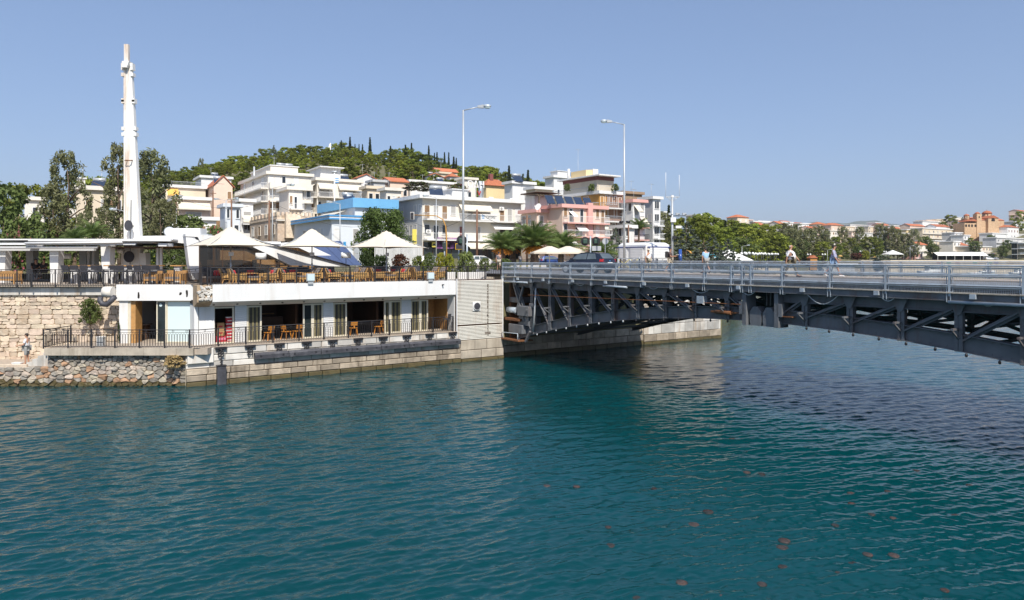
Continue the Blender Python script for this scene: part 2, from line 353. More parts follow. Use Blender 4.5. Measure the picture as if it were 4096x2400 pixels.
def make_ground():
    pxs = sorted(set(list(range(-1500, 6201, 50)) + [1997, 2005, 2007, 2886, 2888, 789, 791]))
    mb = MB(); cols = []
    mb.smooth = True
    for px in pxs:
        s = shore(px); ys = [s] + [y for y in [60, 70, 80, 90, 100, 115, 130, 150, 170, 195, 220, 245, 270, 295, 320, 360, 400, 450, 500, 570, 650, 770, 900, 1200, 1500, 2000, 2600]]
        ys = [max(y, s + .02 * i) for i, y in enumerate(ys)]
        t = (px - CXP) / F
        cols.append([mb.addv([(t * s, s, -2.5)])] + [mb.addv([(t * y, y, gz(px, y) + (0 if y < 100 else .8 * math.sin(t * y * .11) * math.sin(y * .083)) * min(1, max(0, (gz(px, y) - 6) / 6)))]) for y in ys])
    for i in range(len(cols) - 1):
        for j in range(len(cols[0]) - 1): mb.face([cols[i][j], cols[i + 1][j], cols[i + 1][j + 1], cols[i][j + 1]])
    tag(mb.build('terrain', soil), kind='structure')
make_ground()
# far mountain ridge beyond the town
mb = MB(); mb.smooth = True; prev = None
rockm = mat('far_mountain_scrub', (.10, .115, .07), .95, .2, .002)
for i in range(0, 41):
    px = 3000 + i * 22; t = (px - CXP) / F; Y = 7000
    h = 22 * math.exp(-((px - 3480) / 90) ** 2) + 15 * math.exp(-((px - 3270) / 110) ** 2) + 6 + 2 * math.sin(i * 1.7)
    z = EYE + (HOR - (910 - h)) * Y / F
    a = mb.addv([(t * Y * .93, Y * .93, 0), (t * Y, Y, z), (t * (Y + 900), Y + 900, z * .8), (t * (Y + 2500), Y + 2500, 0)])
    if prev is not None:
        for k in range(3): mb.face([prev + k, a + k, a + k + 1, prev + k + 1])
    prev = a
tag(mb.build('mountains', rockm), kind='structure')
# ---------------------------------------------------------------- street, pavements
def poly_sheet(name, pts, m, th=.06):
    mb = MB(); mb.prism([Vector(p) for p in pts], (0, 0, -th)); return tag(mb.build(name, m), kind='structure')
ZT = 5.22
poly_sheet('terrace', [(-46, 39.05, ZT), (-17.35, 39.05, ZT), W(-1.6, -.35, ZT), W(17.3, -.3, ZT), W(27.5, -8.6, ZT), W(8, -14, ZT), (-30, 56, ZT), (-60, 56, ZT)], pave, .12)
poly_sheet('road', [W(17.9, -.31, 5.66), W(28.6, -.31, 5.66), W(31, -62, 5.70), W(16, -62, 5.70)], asph, .05)
poly_sheet('street', [W(-62, -48.2, 5.78), W(60, -48.2, 5.74), W(60, -57.0, 5.76), W(-62, -57.0, 5.80)], asph, .05)
poly_sheet('pavement', [W(28.65, -.31, 5.76), W(40, -.31, 5.76), W(42, -47, 5.80), W(31, -47, 5.80)], pave, .14)
# ---------------------------------------------------------------- stones
def clip(poly, a, b, c):
    out = []
    for i in range(len(poly)):
        p, q_ = poly[i], poly[(i + 1) % len(poly)]; dp = a * p[0] + b * p[1] - c; dq = a * q_[0] + b * q_[1] - c
        if dp <= 0: out.append(p)
        if dp * dq < 0: t = dp / (dp - dq); out.append((p[0] + (q_[0] - p[0]) * t, p[1] + (q_[1] - p[1]) * t))
    return out
def voronoi(pts, x0, x1, y0, y1, asp=1.0):
    cells = []
    for i, p in enumerate(pts):
        poly = [(x0, y0), (x1, y0), (x1, y1), (x0, y1)]
        near = sorted(range(len(pts)), key=lambda j: (pts[j][0] - p[0]) ** 2 + ((pts[j][1] - p[1]) * asp) ** 2)[1:16]
        for j in near:
            q_ = pts[j]; a, b = q_[0] - p[0], (q_[1] - p[1]) * asp * asp
            c = a * (p[0] + q_[0]) / 2 + b * (p[1] + q_[1]) / 2
            poly = clip(poly, a, b, c)
            if len(poly) < 3: break
        if len(poly) >= 3: cells.append((p, poly))
    return cells
def stone_mesh(poly, m, depth, shrink=.9, bev=.75, rough=.02, back=.12):
    cx = sum(p[0] for p in poly) / len(poly); cy = sum(p[1] for p in poly) / len(poly)
    # round the corners: use edge points as well as vertices
    ring = []
    for i in range(len(poly)):
        a, b, c = poly[i - 1], poly[i], poly[(i + 1) % len(poly)]
        e = random.uniform(.12, .24)
        ring.append((b[0] + (a[0] - b[0]) * e, b[1] + (a[1] - b[1]) * e)); ring.append((b[0] + (c[0] - b[0]) * e, b[1] + (c[1] - b[1]) * e))
    mb = MB(); n = len(ring); j = lambda s: random.uniform(-s, s)
    r1 = [((p[0] - cx) * shrink + j(rough), back, (p[1] - cy) * shrink + j(rough)) for p in ring]
    r2 = [(p[0] * 1.0, -depth * random.uniform(.35, .6), p[2]) for p in r1]
    r3 = [(p[0] * bev, -depth * random.uniform(.8, 1.15), p[2] * bev) for p in r1]
    a, b, c = mb.addv(r1), mb.addv(r2), mb.addv(r3); d = mb.addv([(j(rough), -depth * random.uniform(.9, 1.12), j(rough))])
    for i in range(n):
        k = (i + 1) % n
        mb.face([a + i, a + k, b + k, b + i]); mb.face([b + i, b + k, c + k, c + i]); mb.face([c + i, c + k, d])
    return mb.mesh('stone', m), (cx, cy)
def block_mesh(w, h, m, depth=.05, g=.03, c=.025, back=.12):
    mb = MB(); x, z = w / 2 - g / 2, h / 2 - g / 2; j = lambda: random.uniform(-.006, .006)
    o = [(-x, back, -z), (x, back, -z), (x, back, z), (-x, back, z)]; f = [(a + j(), -depth + c, b + j()) for a, _, b in o]
    f2 = [(a * (1 - c / x), -depth + j() * .5, b * (1 - c / z)) for a, _, b in o]
    A, B, C = mb.addv(o), mb.addv(f), mb.addv(f2)
    for i in range(4):
        k = (i + 1) % 4; mb.face([A + i, A + k, B + k, B + i]); mb.face([B + i, B + k, C + k, C + i])
    mb.face([C, C + 1, C + 2, C + 3]); return mb.mesh('block', m)
# left retaining wall (frontal plane), about 4 m of rough masonry
YW = 39.45
sw = thing('stone_wall', 'tall rubble stone retaining wall with pale coping under the left terrace', 'wall', (0, YW, 0))
part('wall_core', mortar, sw, -46, -21.6, .03, 2.2, -1, 4.72)
cells = []; z = .9
while z < 4.6:
    h = random.choice([.16, .2, .24, .3]) * (1.25 if 1.9 < z < 4.0 else 1); h = min(h, 4.64 - z) if 4.64 - z - h > .1 else 4.64 - z
    x = -32 + random.uniform(0, .3); dr = random.uniform(-.02, .02)
    while x < -21.7:
        ash = 2.0 < z < 4.0 and -28.2 < x < -24.6
        w = random.uniform(.5, .95) if ash else random.uniform(.2, .62); w = min(w, -21.66 - x); k = .012 if ash else .04; j = lambda: random.uniform(-k, k)
        if not ash and h > .22 and random.random() < .3:
            zz = z + h * random.uniform(.4, .6)
            for (za, zb_) in ((z, zz), (zz, z + h)): cells.append(((x + w / 2, (za + zb_) / 2), [(x + j(), za + j() * .5), (x + w + j(), za + j() * .5), (x + w + j(), zb_ + j() * .5), (x + j(), zb_ + j() * .5)]))
        else: cells.append(((x + w / 2, z + h / 2), [(x + j(), z + j()), (x + w * .5, z + j()), (x + w + j(), z + j()), (x + w + j(), z + h + j()), (x + w * .5, z + h + j()), (x + j(), z + h + j())]))
        x += w
    z += h
cells.sort(key=lambda c: (c[0][0] < -30.2, -(c[1][2][0] - c[1][0][0])))
rest = MB()
for i, (p, poly) in enumerate(cells):
    me, (cx, cy) = stone_mesh(poly, wallst, random.uniform(.02, .085), .95, .9, .008)
    if i < 298: mobj('stone', me, sw, (cx, 0, cy))
    else:
        n = rest.addv([(v.co.x + cx, v.co.y, v.co.z + cy) for v in me.vertices])
        for f in me.polygons: rest.face([n + k for k in f.vertices])
if rest.v: tag(rest.build('stone', wallst, sw), kind='stuff')
x = -46.0
while x < -21.9:
    w = random.uniform(1.0, 1.5); part('coping_slab', marble, sw, x, min(x + w, -21.75) - .012, -.16 + random.uniform(-.01, .01), .7, 4.63, 5.06 + random.uniform(-.01, .01)); x += w
# rubble revetment under the lower left terrace
YR = 36.75
rw = thing('rubble_wall', 'low rubble stone wall with grey and orange boulders rising from the water', 'wall', (0, YR, 0))
part('wall_core', dmort, rw, -46, -17.05, .06, 2.4, -1.5, 1.0)
part('wall_core', dmort, rw, -24.3, -17.05, .07, 2.4, 1.0, 1.64)
cells = []
for (xa, xb, za, zb_) in ((-29.6, -24.3, -.25, 1.0), (-24.3, -17.05, -.25, 1.66)):
    pts = []; z = za + .1
    while z < zb_:
        x = xa + random.uniform(0, .25)
        while x < xb: pts.append((x, z + random.uniform(-.07, .07))); x += random.uniform(.2, .5) * (1.15 if z < .9 else .85)
        z += random.uniform(.17, .24)
    cells += voronoi(pts, xa, xb, za, zb_, 1.35)
cells.sort(key=lambda c: c[1][0][1] + c[0][1] < -.2 or c[0][0] < -28)
rest = MB()
for i, (p, poly) in enumerate(cells):
    wet = p[1] < .2; r_ = random.random(); m_ = algae if wet else (rubor if r_ < (.2 if p[1] < .7 else .06) else (rubgr if r_ < .62 else rubst))
    me, (cx, cy) = stone_mesh(poly, m_, random.uniform(.05, .17), .95, .84, .018)
    if i < 300: mobj('stone', me, rw, (cx, 0, cy))
    else:
        n = rest.addv([(v.co.x + cx, v.co.y, v.co.z + cy) for v in me.vertices])
        for f in me.polygons: rest.face([n + k for k in f.vertices])
if rest.v: tag(rest.build('stone', rubst, rw), kind='stuff')
# ledge and steps on the far left
lg = thing('stone_steps', 'low stone landing and steps at the foot of the tall stone wall', 'steps', (0, YR, 0))
part('landing', pave, lg, -46, -25.6, .1, 2.75, .6, 1.02)
for i in range(5): part('step', marble, lg, -25.6 + i * .3, -25.3 + i * .3 - .01, .15, 1.9, .6, 1.2 + i * .17)
for i in range(9): mobj('kerb_stone', block_mesh(random.uniform(.55, .9), .3, wallst, .1), lg, (-29.2 + i * .42, .1, .98))
# lower left terrace slab
lt = tag(part('lower_terrace', pave, None, -24.3, -15.9, 36.55, 39.4, 1.66, 2.0), kind='structure')
for i in range(9):
    x = -24.3 + i * .86; part('edge_slab', conc, lt, x, x + .85, 36.36, 36.548, 1.64, 2.012)
# ---------------------------------------------------------------- quay of marble blocks (facade plane v=0)
ZL = 1.97
qw = qthing('quay_wall', 'quay wall of pale marble blocks over brown stone courses below the restaurant', 'quay wall')
part('wall_core', conc, qw, -2.45, 17.2, .1, 4.8, -1.5, ZL - .04)
part('wall_core', conc, qw, -2.45, -1.0, .06, 3.5, -1.5, ZL - .04)
def courses(root, u0, u1, rows, wmin, wmax, y=0.0, gap_odd=True):
    for (z0, z1, m, dp, yy) in rows:
        u = u0
        while u < u1 - .05:
            w = min(random.uniform(wmin, wmax), u1 - u)
            if u1 - u - w < .25: w = u1 - u
            mobj('block', block_mesh(w, z1 - z0, m, dp), root, (u + w / 2, y + yy, (z0 + z1) / 2)); u += w
courses(qw, -2.45, 13.9, [(-.3, .22, algae, .3, .05), (.22, .55, brownst, .26, .05), (.55, .88, brownst, .24, .05), (.88, 1.2, marble, .06, .03), (1.2, 1.55, marble, .07, .03), (1.55, ZL, marble, .09, .03)], .75, 1.35)
courses(qw, 13.9, 17.2, [(-.3, .15, algae, .3, .05), (.15, .7, conc, .24, .05), (.7, 1.36, conc, .2, .05)], .9, 1.7)
mobj('block', block_mesh(1.3, .8, marble, .22), qw, (-1.75, .0, 1.55))
part('paving', pave, qw, -2.45, 17.2, -.1, 1.5, ZL - .035, ZL + .006)
pier = qthing('bridge_pier', 'sunlit pier of large veined marble blocks beyond the bridge', 'pier')
part('wall_core', conc, pier, 30.3, 39.1, .12, 12, -2, 5.5)
courses(pier, 30.3, 39.25, [(-.3, .2, algae, .16, .05), (.2, .75, brownst, .14, .05), (.75, 1.5, marble, .1, .05), (1.5, 2.25, marble, .1, .05), (2.25, 3.0, marble, .1, .05), (3.0, 3.75, marble, .1, .05), (3.75, 4.5, marble, .1, .05), (4.5, 5.3, marble, .1, .05)], .8, 1.5)
for k in range(6):
    for j in range(5):
        mobj('block', block_mesh(1.2, .74, marble, .06), pier, (39.18, .75 + j * 1.21, .95 + k * .75), (0, 0, R(90)))
part('coping_slab', marble, pier, 30.3, 39.3, -.02, .9, 5.3, 5.62)
ab = qthing('bridge_abutment', 'dark stained stone abutment in the shade below the bridge', 'abutment')
part('wall_core', conc, ab, 17.2, 30.3, .2, 2.0, -2, 1.28); part('wall_core', conc, ab, 17.2, 30.3, 2.2, 4, -2, 5.4)
courses(ab, 17.25, 30.3, [(-.3, .3, algae, .12, .1), (.3, .8, brownst, .1, .1), (.8, 1.32, brownst, .12, .1)], 1.1, 2.0)
part('pillar', conc, ab, 18.6, 19.1, .5, 1.0, 1.28, 5.2); part('pillar', conc, ab, 27.6, 28.1, .5, 1.0, 1.28, 5.2)
part('side_wall', conc, ab, 17.0, 17.22, -.02, 4.0, -1, 5.2)
# rubber fenders, brackets, pile
for i in range(7):
    u = .95 + i * 1.83; f = qthing('dock_fender', ['long black rubber fender beam on the quay, %s from the left' % s for s in ('first', 'second', 'third', 'fourth', 'fifth', 'sixth', 'seventh')][i], 'fender', 'rubber fender beams along the quay', u, .33, 1.36)
    mb = MB(); mb.prism([(0, -.16, -.16), (0, .2, -.19), (0, .2, .17), (0, -.06, .17), (0, -.16, .06)], (1.80, 0, 0)); mb.build('beam', black, f, rot=(0, random.uniform(-.008, .008), 0))
    for k in (.3, 1.5): part('bolt', iron, f, k - .04, k + .04, -.19, -.15, -.03, .05)
ords = ('first', 'second', 'third', 'fourth', 'fifth', 'sixth', 'seventh', 'eighth', 'ninth')
for i, px in enumerate((883, 1000, 1117, 1226, 1330, 1432, 1532, 1627, 1718, 1810)):
    u = U(px, .1); f = qthing('fender_bracket', 'black iron plate with hanging chains on the quay edge, %s from the left' % (ords + ('last',))[i], 'bracket', 'chain brackets along the quay edge', u, .1, 1.86)
    part('plate', iron, f, -.28, .28, -.12, .03, -.02, .1)
    mb = MB()
    for s in (-.12, -.02, .1):
        for k in range(7): mb.ell((s + .03 * math.sin(k * 2 + s * 30), -.06 - .02 * (k % 2), -.06 - .06 * k), (.035, .03, .04), 6, 4)
    mb.build('chain', iron, f)
f = qthing('fender_pile', 'black square pile standing in the water at the quay corner', 'pile', None, U(885, .42), .42, 0)
part('post', black, f, -.22, .22, -.17, .17, -1, .98); part('cap', iron, f, -.24, .24, -.19, .19, .98, 1.03)
mb = MB()
for k in range(14): mb.ell((.02 * math.sin(k * 2.2), 0, 1.06 + .06 * k), (.05, .035, .05), 6, 4)
mb.build('chain', iron, f)
# ---------------------------------------------------------------- restaurant, lower floor
rb = qthing('restaurant_building', 'low white waterside restaurant with terrace roof, louvred panels and glass doors', 'restaurant')
ZC, ZP = 4.36, 5.27
u0, u1 = U(790, 0), U(1826, .05)
# parapet beam with sloping soffit: front edge v=.0, wall at v=-1.05
mb = MB(); mb.prism([(u0 + .75, .02, ZP), (u0 + .75, .02, ZC), (u0 + .75, 1.06, 4.05), (u0 + .75, 1.4, 4.05), (u0 + .75, 1.4, ZP)], (u1 - u0 - .75, 0, 0)); mb.build('parapet', white, rb)
mb = MB(); mb.prism([(u0, .14, ZP - .02), (u0, .14, ZC), (u0, 1.06, 4.05), (u0, 1.4, 4.05), (u0, 1.4, ZP - .02)], (.75, 0, 0)); mb.build('broken_plaster', mortar, rb)
for i in range(34):
    mobj('stone', stone_mesh([(-.08, -.05), (.06, -.06), (.1, .03), (0, .07), (-.09, .05)], marble, .07, random.uniform(.7, 1.4), .7, .02)[0], rb, (u0 + random.uniform(.08, .72), .12, random.uniform(ZC + .06, ZP - .08)), (0, random.uniform(-1, 1), 0))
for i in range(13): 
    u = u0 + .9 + i * 1.22; mobj('downlight', MB().lathe([(.06, 0), (.06, .03)], 8).mesh('downlight', dark), rb, (u, .55, 4.36 - .55 * .3 - .035), (-.29, 0, 0))
part('drain_pipe', iron, rb, U(1768), U(1768) + .07, -.16, .03, 4.98, 5.05)
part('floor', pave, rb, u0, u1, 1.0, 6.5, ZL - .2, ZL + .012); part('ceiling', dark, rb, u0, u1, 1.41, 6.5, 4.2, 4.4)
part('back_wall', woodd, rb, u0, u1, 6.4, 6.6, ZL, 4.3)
part('roof_slab', conc, rb, u0 + .1, u1, 1.41, 6.5, 4.45, 5.05)
V1 = -1.05; y1 = 1.05
def UF(px): return U(px, V1)
def solid(px0, px1, m=white, name='wall'): return part(name, m, rb, UF(px0), UF(px1), y1, y1 + .25, ZL, 4.1)
solid(795, 858); part('wall', white, rb, u0 - .0, u0 + .2, 1.0, 2.6, ZL, 4.1)
FR = {}
def leaf_door(px0, px1, inner='glass', name='door'):
    a, b = UF(px0), UF(px1); zt = 4.02
    mb = MB(); w = .085
    mb.bx(a, a + w, y1 + .02, y1 + .12, ZL + .02, zt); mb.bx(b - w, b, y1 + .02, y1 + .12, ZL + .02, zt); mb.bx(a + w, b - w, y1 + .02, y1 + .12, zt - w, zt); mb.bx(a + w, b - w, y1 + .02, y1 + .12, ZL + .02, ZL + .02 + w)
    d = mb.build(name, frame, rb)
    if inner == 'glass': part('pane', darkgl, d, a + w, b - w, y1 + .06, y1 + .08, ZL + .1, zt - w)
    if inner == 'frost': part('pane', frost, d, a + w, b - w, y1 + .06, y1 + .08, ZL + .1, zt - w)
    if inner == 'curtain':
        n = max(4, int((b - a) / .13)); us = [a + w + (b - a - 2 * w) * k / n for k in range(n + 1)]
        for k in range(n):
            part('curtain', curtd if k % 2 else curtain, d, us[k], us[k + 1] - .004, y1 + .09 + .03 * (k % 2), y1 + .12 + .03 * (k % 2), ZL + .1, zt - w)
    return d
def shutter(px0, px1):
    a, b = UF(px0), UF(px1); s = part('shutter', whitep, rb, a, b, y1 + .04, y1 + .2, ZL, 4.06)
    me = None
    for k in range(19):
        z = ZL + .06 + k * .105
        me = me or MB().prism([(0, .04, 0), (0, -.005, .01), (0, -.005, .085), (0, .04, .098)], (b - a, 0, 0)).mesh('slat', whitep)
        mobj('slat', me, s, (a, y1 + .005, z))
def openf(px0, px1): return UF(px0), UF(px1)
leaf_door(853, 937, None); leaf_door(988, 1047, 'curtain'); leaf_door(1213, 1251, 'glass'); leaf_door(1251, 1293, 'curtain')
leaf_door(1333, 1388, 'curtain'); leaf_door(1538, 1562, 'curtain'); leaf_door(1562, 1607, 'curtain'); leaf_door(1644, 1682, 'curtain'); leaf_door(1682, 1713, 'curtain')
shutter(940, 987); shutter(1294, 1333); shutter(1607, 1644)
part('wall', white, rb, UF(1790), UF(1826), y1 - .9, y1 + .3, ZL, 4.3)
part('wood_wall', wood, rb, UF(1712), UF(1792), 3.0, 3.1, ZL, 4.3); part('wood_wall', wood, rb, UF(1790) - .02, UF(1790), y1, 3.0, ZL, 4.3)
part('bar_counter', woodd, rb, UF(1060), UF(1200), 4.6, 5.2, ZL, ZL + 1.1); part('bar_shelf', wood, rb, UF(1085), UF(1190), 6.1, 6.38, ZL + 1.15, ZL + 1.22)
part('bar_shelf', wood, rb, UF(1060), UF(1130), 6.1, 6.38, ZL + 1.6, ZL + 1.66)
for px in (1050, 1205, 1390, 1535): part('partition', woodd, rb, UF(px), UF(px) + .12, 2.2, 6.4, ZL, 4.2)
# section A, frontal, at the left
ra = thing('restaurant_annex', 'small white glass fronted annex at the left end of the restaurant', 'restaurant', (0, 38.55, 0))
xa0, xa1 = XX(463, 38.5), XX(786, 38.5)
def axx(px): return XX(px, 38.7)
part('parapet', white, ra, xa0, xa1, 0, .3, 4.36, 5.24); part('roof_slab', conc, ra, xa0, xa1, .3, 4, 4.6, 5.1)
for (px, z0, z1, w) in ((555, 4.42, 4.88, .07), (748, 4.5, 5.0, .07), (722, 4.66, 4.84, .1)):
    mobj('hole', stone_mesh([(-w, -(z1 - z0) / 2), (w * .6, -(z1 - z0) / 2), (w, 0), (w * .7, (z1 - z0) / 2), (-w * .8, (z1 - z0) / 2.2)], dark, .01, .8, .9, .02, .005)[0], ra, (XX(px, 38.55), 0, (z0 + z1) / 2))
part('pillar', white, ra, axx(478), axx(512), .12, .5, 2.0, 4.36); part('pillar', white, ra, axx(776), axx(795), .12, .5, 2.0, 4.36)
part('jamb', wood, ra, axx(523), axx(540), .2, .9, 2.0, 4.36); part('pillar', frame, ra, axx(512), axx(523), .14, .4, 2.0, 4.36)
def aglass(px0, px1, m, y=.24):
    a, b = axx(px0), axx(px1); mb = MB(); w = .06
    mb.bx(a, a + w, y - .05, y + .05, 2.02, 4.34); mb.bx(b - w, b, y - .05, y + .05, 2.02, 4.34); mb.bx(a + w, b - w, y - .05, y + .05, 4.34 - w, 4.34); mb.bx(a + w, b - w, y - .05, y + .05, 2.02, 2.02 + w)
    d = mb.build('sliding_door', frame, ra); part('pane', m, d, a + w, b - w, y - .01, y + .01, 2.08, 4.28); return d
d = aglass(624, 664, darkgl); mobj('round_sticker', MB().lathe([(.085, 0), (.085, .006)], 16).mesh('round_sticker', frost), d, (axx(640), .225, 4.1), (R(90), 0, 0))
aglass(662, 776, frost, .3)
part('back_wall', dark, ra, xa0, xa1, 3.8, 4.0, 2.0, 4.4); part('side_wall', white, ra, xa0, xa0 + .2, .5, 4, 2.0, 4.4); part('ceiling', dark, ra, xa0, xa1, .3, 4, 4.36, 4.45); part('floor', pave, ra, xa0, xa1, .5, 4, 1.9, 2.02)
# louvred white panel with round speaker
lp = qthing('louvred_panel', 'large white louvred metal wall panel with rust streaks beside the bridge', 'louvred wall')
la, lb = U(1827, .12), U(2013, .12)
part('backing', woodd, lp, la, lb, 0, .2, 1.42, 5.3)  # dark colour behind the slats paints the shade of their gaps
for s in (la, lb - .05): part('frame_post', whitep, lp, s, s + .05, -.125, .0, 1.36, 5.36)
lou = mat('louvre_paint', (.80, .775, .70), .5, .06, 2, dirt=(.42, .20, .07), dscale=1.6, damt=.55, streak=True)
lm = MB().prism([(0, 0, .012), (0, -.1, 0), (0, -.1, .05), (0, -.03, .06), (0, 0, .06)], (lb - la - .1, 0, 0)).mesh('slat', lou)
for k in range(43):
    z = 1.4 + k * .0905
    if 10 == k: continue
    mobj('slat', lm, lp, (la + .05, -.02, z), (0, random.uniform(-.0015, .0015), 0))
# black rust streaks: stained strips along a seam of the slats
uc = la + (lb - la) * .66
for k in range(2, 40):
    if k == 10: continue
    w = .05 + .05 * abs(math.sin(k * .9)) + (.35 if k in (3, 4) else 0)
    part('rust_stain', ruststain, lp, uc - w / 2 + random.uniform(-.03, .03), uc + w / 2, -.124, -.1205, 1.4 + k * .0905 + .003, 1.4 + k * .0905 + .035 + .02 * random.random())
spk = qthing('wall_speaker', 'round dark loudspeaker mounted in the white louvred panel', 'speaker', None, la + (lb - la) * .41, .2, ZZ(1225, dep(la + 1.4, .2)))
mb = MB().lathe([(.27, 0), (.27, .06), (.235, .07), (.235, .03)], 20); mobj('rim', mb.mesh('rim', whitep), spk, (0, 0.03, 0), (R(90), 0, 0))
mobj('cone', MB().lathe([(.232, .035), (.232, .045), (.08, .01), (.05, .05), (.0, .06)], 20).mesh('cone', dgrey), spk, (0, .0, 0), (R(90), 0, 0))
part('plate', whitep, spk, -.3, .3, .03, .05, -.3, .3)
# ---------------------------------------------------------------- iron railings
def hoop_mesh(w, z0, z1, r=.011):
    pts = []; h = w / 2
    for k in range(7): a = math.pi * k / 6; pts.append((h * math.cos(a), 0, z1 - h + h * math.sin(a)))
    for k in range(7): a = math.pi + math.pi * k / 6; pts.append((h * math.cos(a), 0, z0 + h + h * math.sin(a)))
    pts.append(pts[0]); return MB().tube(pts, r, 4, False).mesh('baluster_hoop', iron)
HOOP = hoop_mesh(.105, .1, .76)
ring_pts = [(.05 * math.cos(a), 0, .05 * math.sin(a)) for a in [2 * math.pi * k / 10 for k in range(11)]]
RING = MB().tube(ring_pts, .01, 4, False).mesh('ring', iron)
def iron_fence(name, label, path, posts, H=.96, ringstep=5, hstep=.14, group=None):
    """path: list of world points; posts: list of world points standing on it"""
    root = thing(name, label, 'railing', path[0], 0, group); o = path[0]
    nh = 0; extra = MB()
    for a, b in zip(path, path[1:]):
        d = b - a; L = d.length; ang = math.atan2(d.y, d.x); dn = d.normalized()
        for nm, z, r in (('top_rail', H, .022), ('rail', H - .13, .012), ('bottom_rail', .09, .014)):
            mb = MB(); mb.tube([a - o + Vector((0, 0, z)), b - o + Vector((0, 0, z))], r, 5, True, False); mb.build(nm, iron, root)
        n = int(L / hstep)
        for k in range(n):
            p = a + dn * (L * (k + .5) / n) - o
            if nh < 298: mobj('baluster_hoop', HOOP, root, p, (0, 0, ang))
            else:
                M = Matrix.Translation(p) @ Matrix.Rotation(ang, 4, 'Z'); i0 = extra.addv([M @ v.co for v in HOOP.vertices])
                for f in HOOP.polygons: extra.face([i0 + q_ for q_ in f.vertices])
            nh += 1
            if k % ringstep == 2: mobj('ring', RING, root, p + Vector((0, 0, H - .067)), (0, 0, ang))
    for p in posts: 
        q_ = p - o; part('post', iron, root, -.035, .035, -.035, .035, -.02, H + .03, loc=q_, rot=(0, 0, TH))
    if extra.v: tag(extra.build('baluster_hoops', iron, root), kind='stuff')
    return root
def lerp_px(a, b, px):  # point on segment a-b seen at column px
    t = (px - CXP) / F; s = (t * a.y - a.x) / ((b.x - a.x) - t * (b.y - a.y)); return a + (b - a) * s
a, b = Vector((-33, 38.95, 5.1)), Vector((XX(745, 38.95), 38.95, 5.1)); c_ = W(U(830, -.22), -.22, ZT)
iron_fence('iron_railing', 'black wrought iron railing along the upper terrace over the stone wall', [a, b, c_], [lerp_px(a, b, p) for p in (68, 125, 221, 316, 415, 507, 600, 697)] + [c_])
a, b = W(U(838, -.22), -.22, ZT), W(17.2, -.22, ZT)
iron_fence('iron_railing', 'black wrought iron railing in front of the wicker armchairs', [a, b], [W(U(px, -.22), -.22, ZT) for px in (842, 953, 1072, 1185, 1296, 1400, 1500, 1598, 1693, 1785, 1872, 1940, 2003)])
p1, p2 = Vector((XX(174, 36.45), 36.45, 2.0)), Vector((-16.3, 36.45, 2.0))
p3 = W(U(870, -.08), -.08, ZL)
iron_fence('iron_railing', 'black wrought iron railing round the lower left terrace above the rubble wall', [Vector((p1.x, 38.8, 2.0)), p1, p2, p3], [p1, Vector((p1.x, 38.7, 2.0))] + [lerp_px(p1, p2, p) for p in (272, 365, 460, 558, 658, 758)])
a, b = W(U(872, -.08), -.08, ZL), W(U(1812, -.08), -.08, ZL)
iron_fence('iron_railing', 'black wrought iron balcony railing along the lower restaurant front', [a, b], [W(U(px, -.08), -.08, ZL) for px in (873, 983, 1092, 1196, 1296, 1394, 1486, 1558, 1646, 1732, 1812)])
pa = part('gate_panel', iron, None, 0, .05, 0, .7, 0, 1.0); pa.location = W(U(806, -.3), -.3, ZT); pa.rotation_euler = (0, 0, TH); pa.name = 'iron_gate'
tag(pa, 'dark solid iron gate panel at the break of the terrace railing', 'gate')
# ---------------------------------------------------------------- the bridge
ZB = 5.44
br = qthing('bridge', 'grey steel double leaf truss bridge over the strait with mesh railings', 'bridge')
UN, UFR, VE = 17.3, 28.5, 41.0
def bq(name, m, *box): return part(name, m, br, *box)
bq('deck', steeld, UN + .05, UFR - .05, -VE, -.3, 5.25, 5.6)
bq('roadway', asph, UN + .9, UFR - 3.6, -VE, -.3, 5.602, 5.66)
bq('footway', pave, UFR - 3.55, UFR - .1, -VE, -.3, 5.602, 5.72); bq('kerb', conc, UN + .1, UN + .85, -VE, -.3, 5.602, 5.72)
for s, u in (('near', UN), ('far', UFR - .08)):
    bq('edge_beam', steel, u - .06, u + .06, -VE, -.3, 5.24, 5.46); bq('edge_flange', conc, u - .14, u + .14, -VE, -.3, 5.462, 5.5); bq('edge_flange', steel, u - .1, u + .1, -VE, -.3, 5.21, 5.238)
VC = 20.5
def zb(v): d = abs(v - VC); return 3.92 - .0069 * d * d
PV = [1.0 + .0] + [2.92 + 1.95 * k for k in range(9)]
PVR = [2 * VC - v for v in PV]
def rivets(mb, u, pts, r=.022):
    for (v, z) in pts: mb.ell((u, -v, z), (.02, r, r), 5, 3, False)
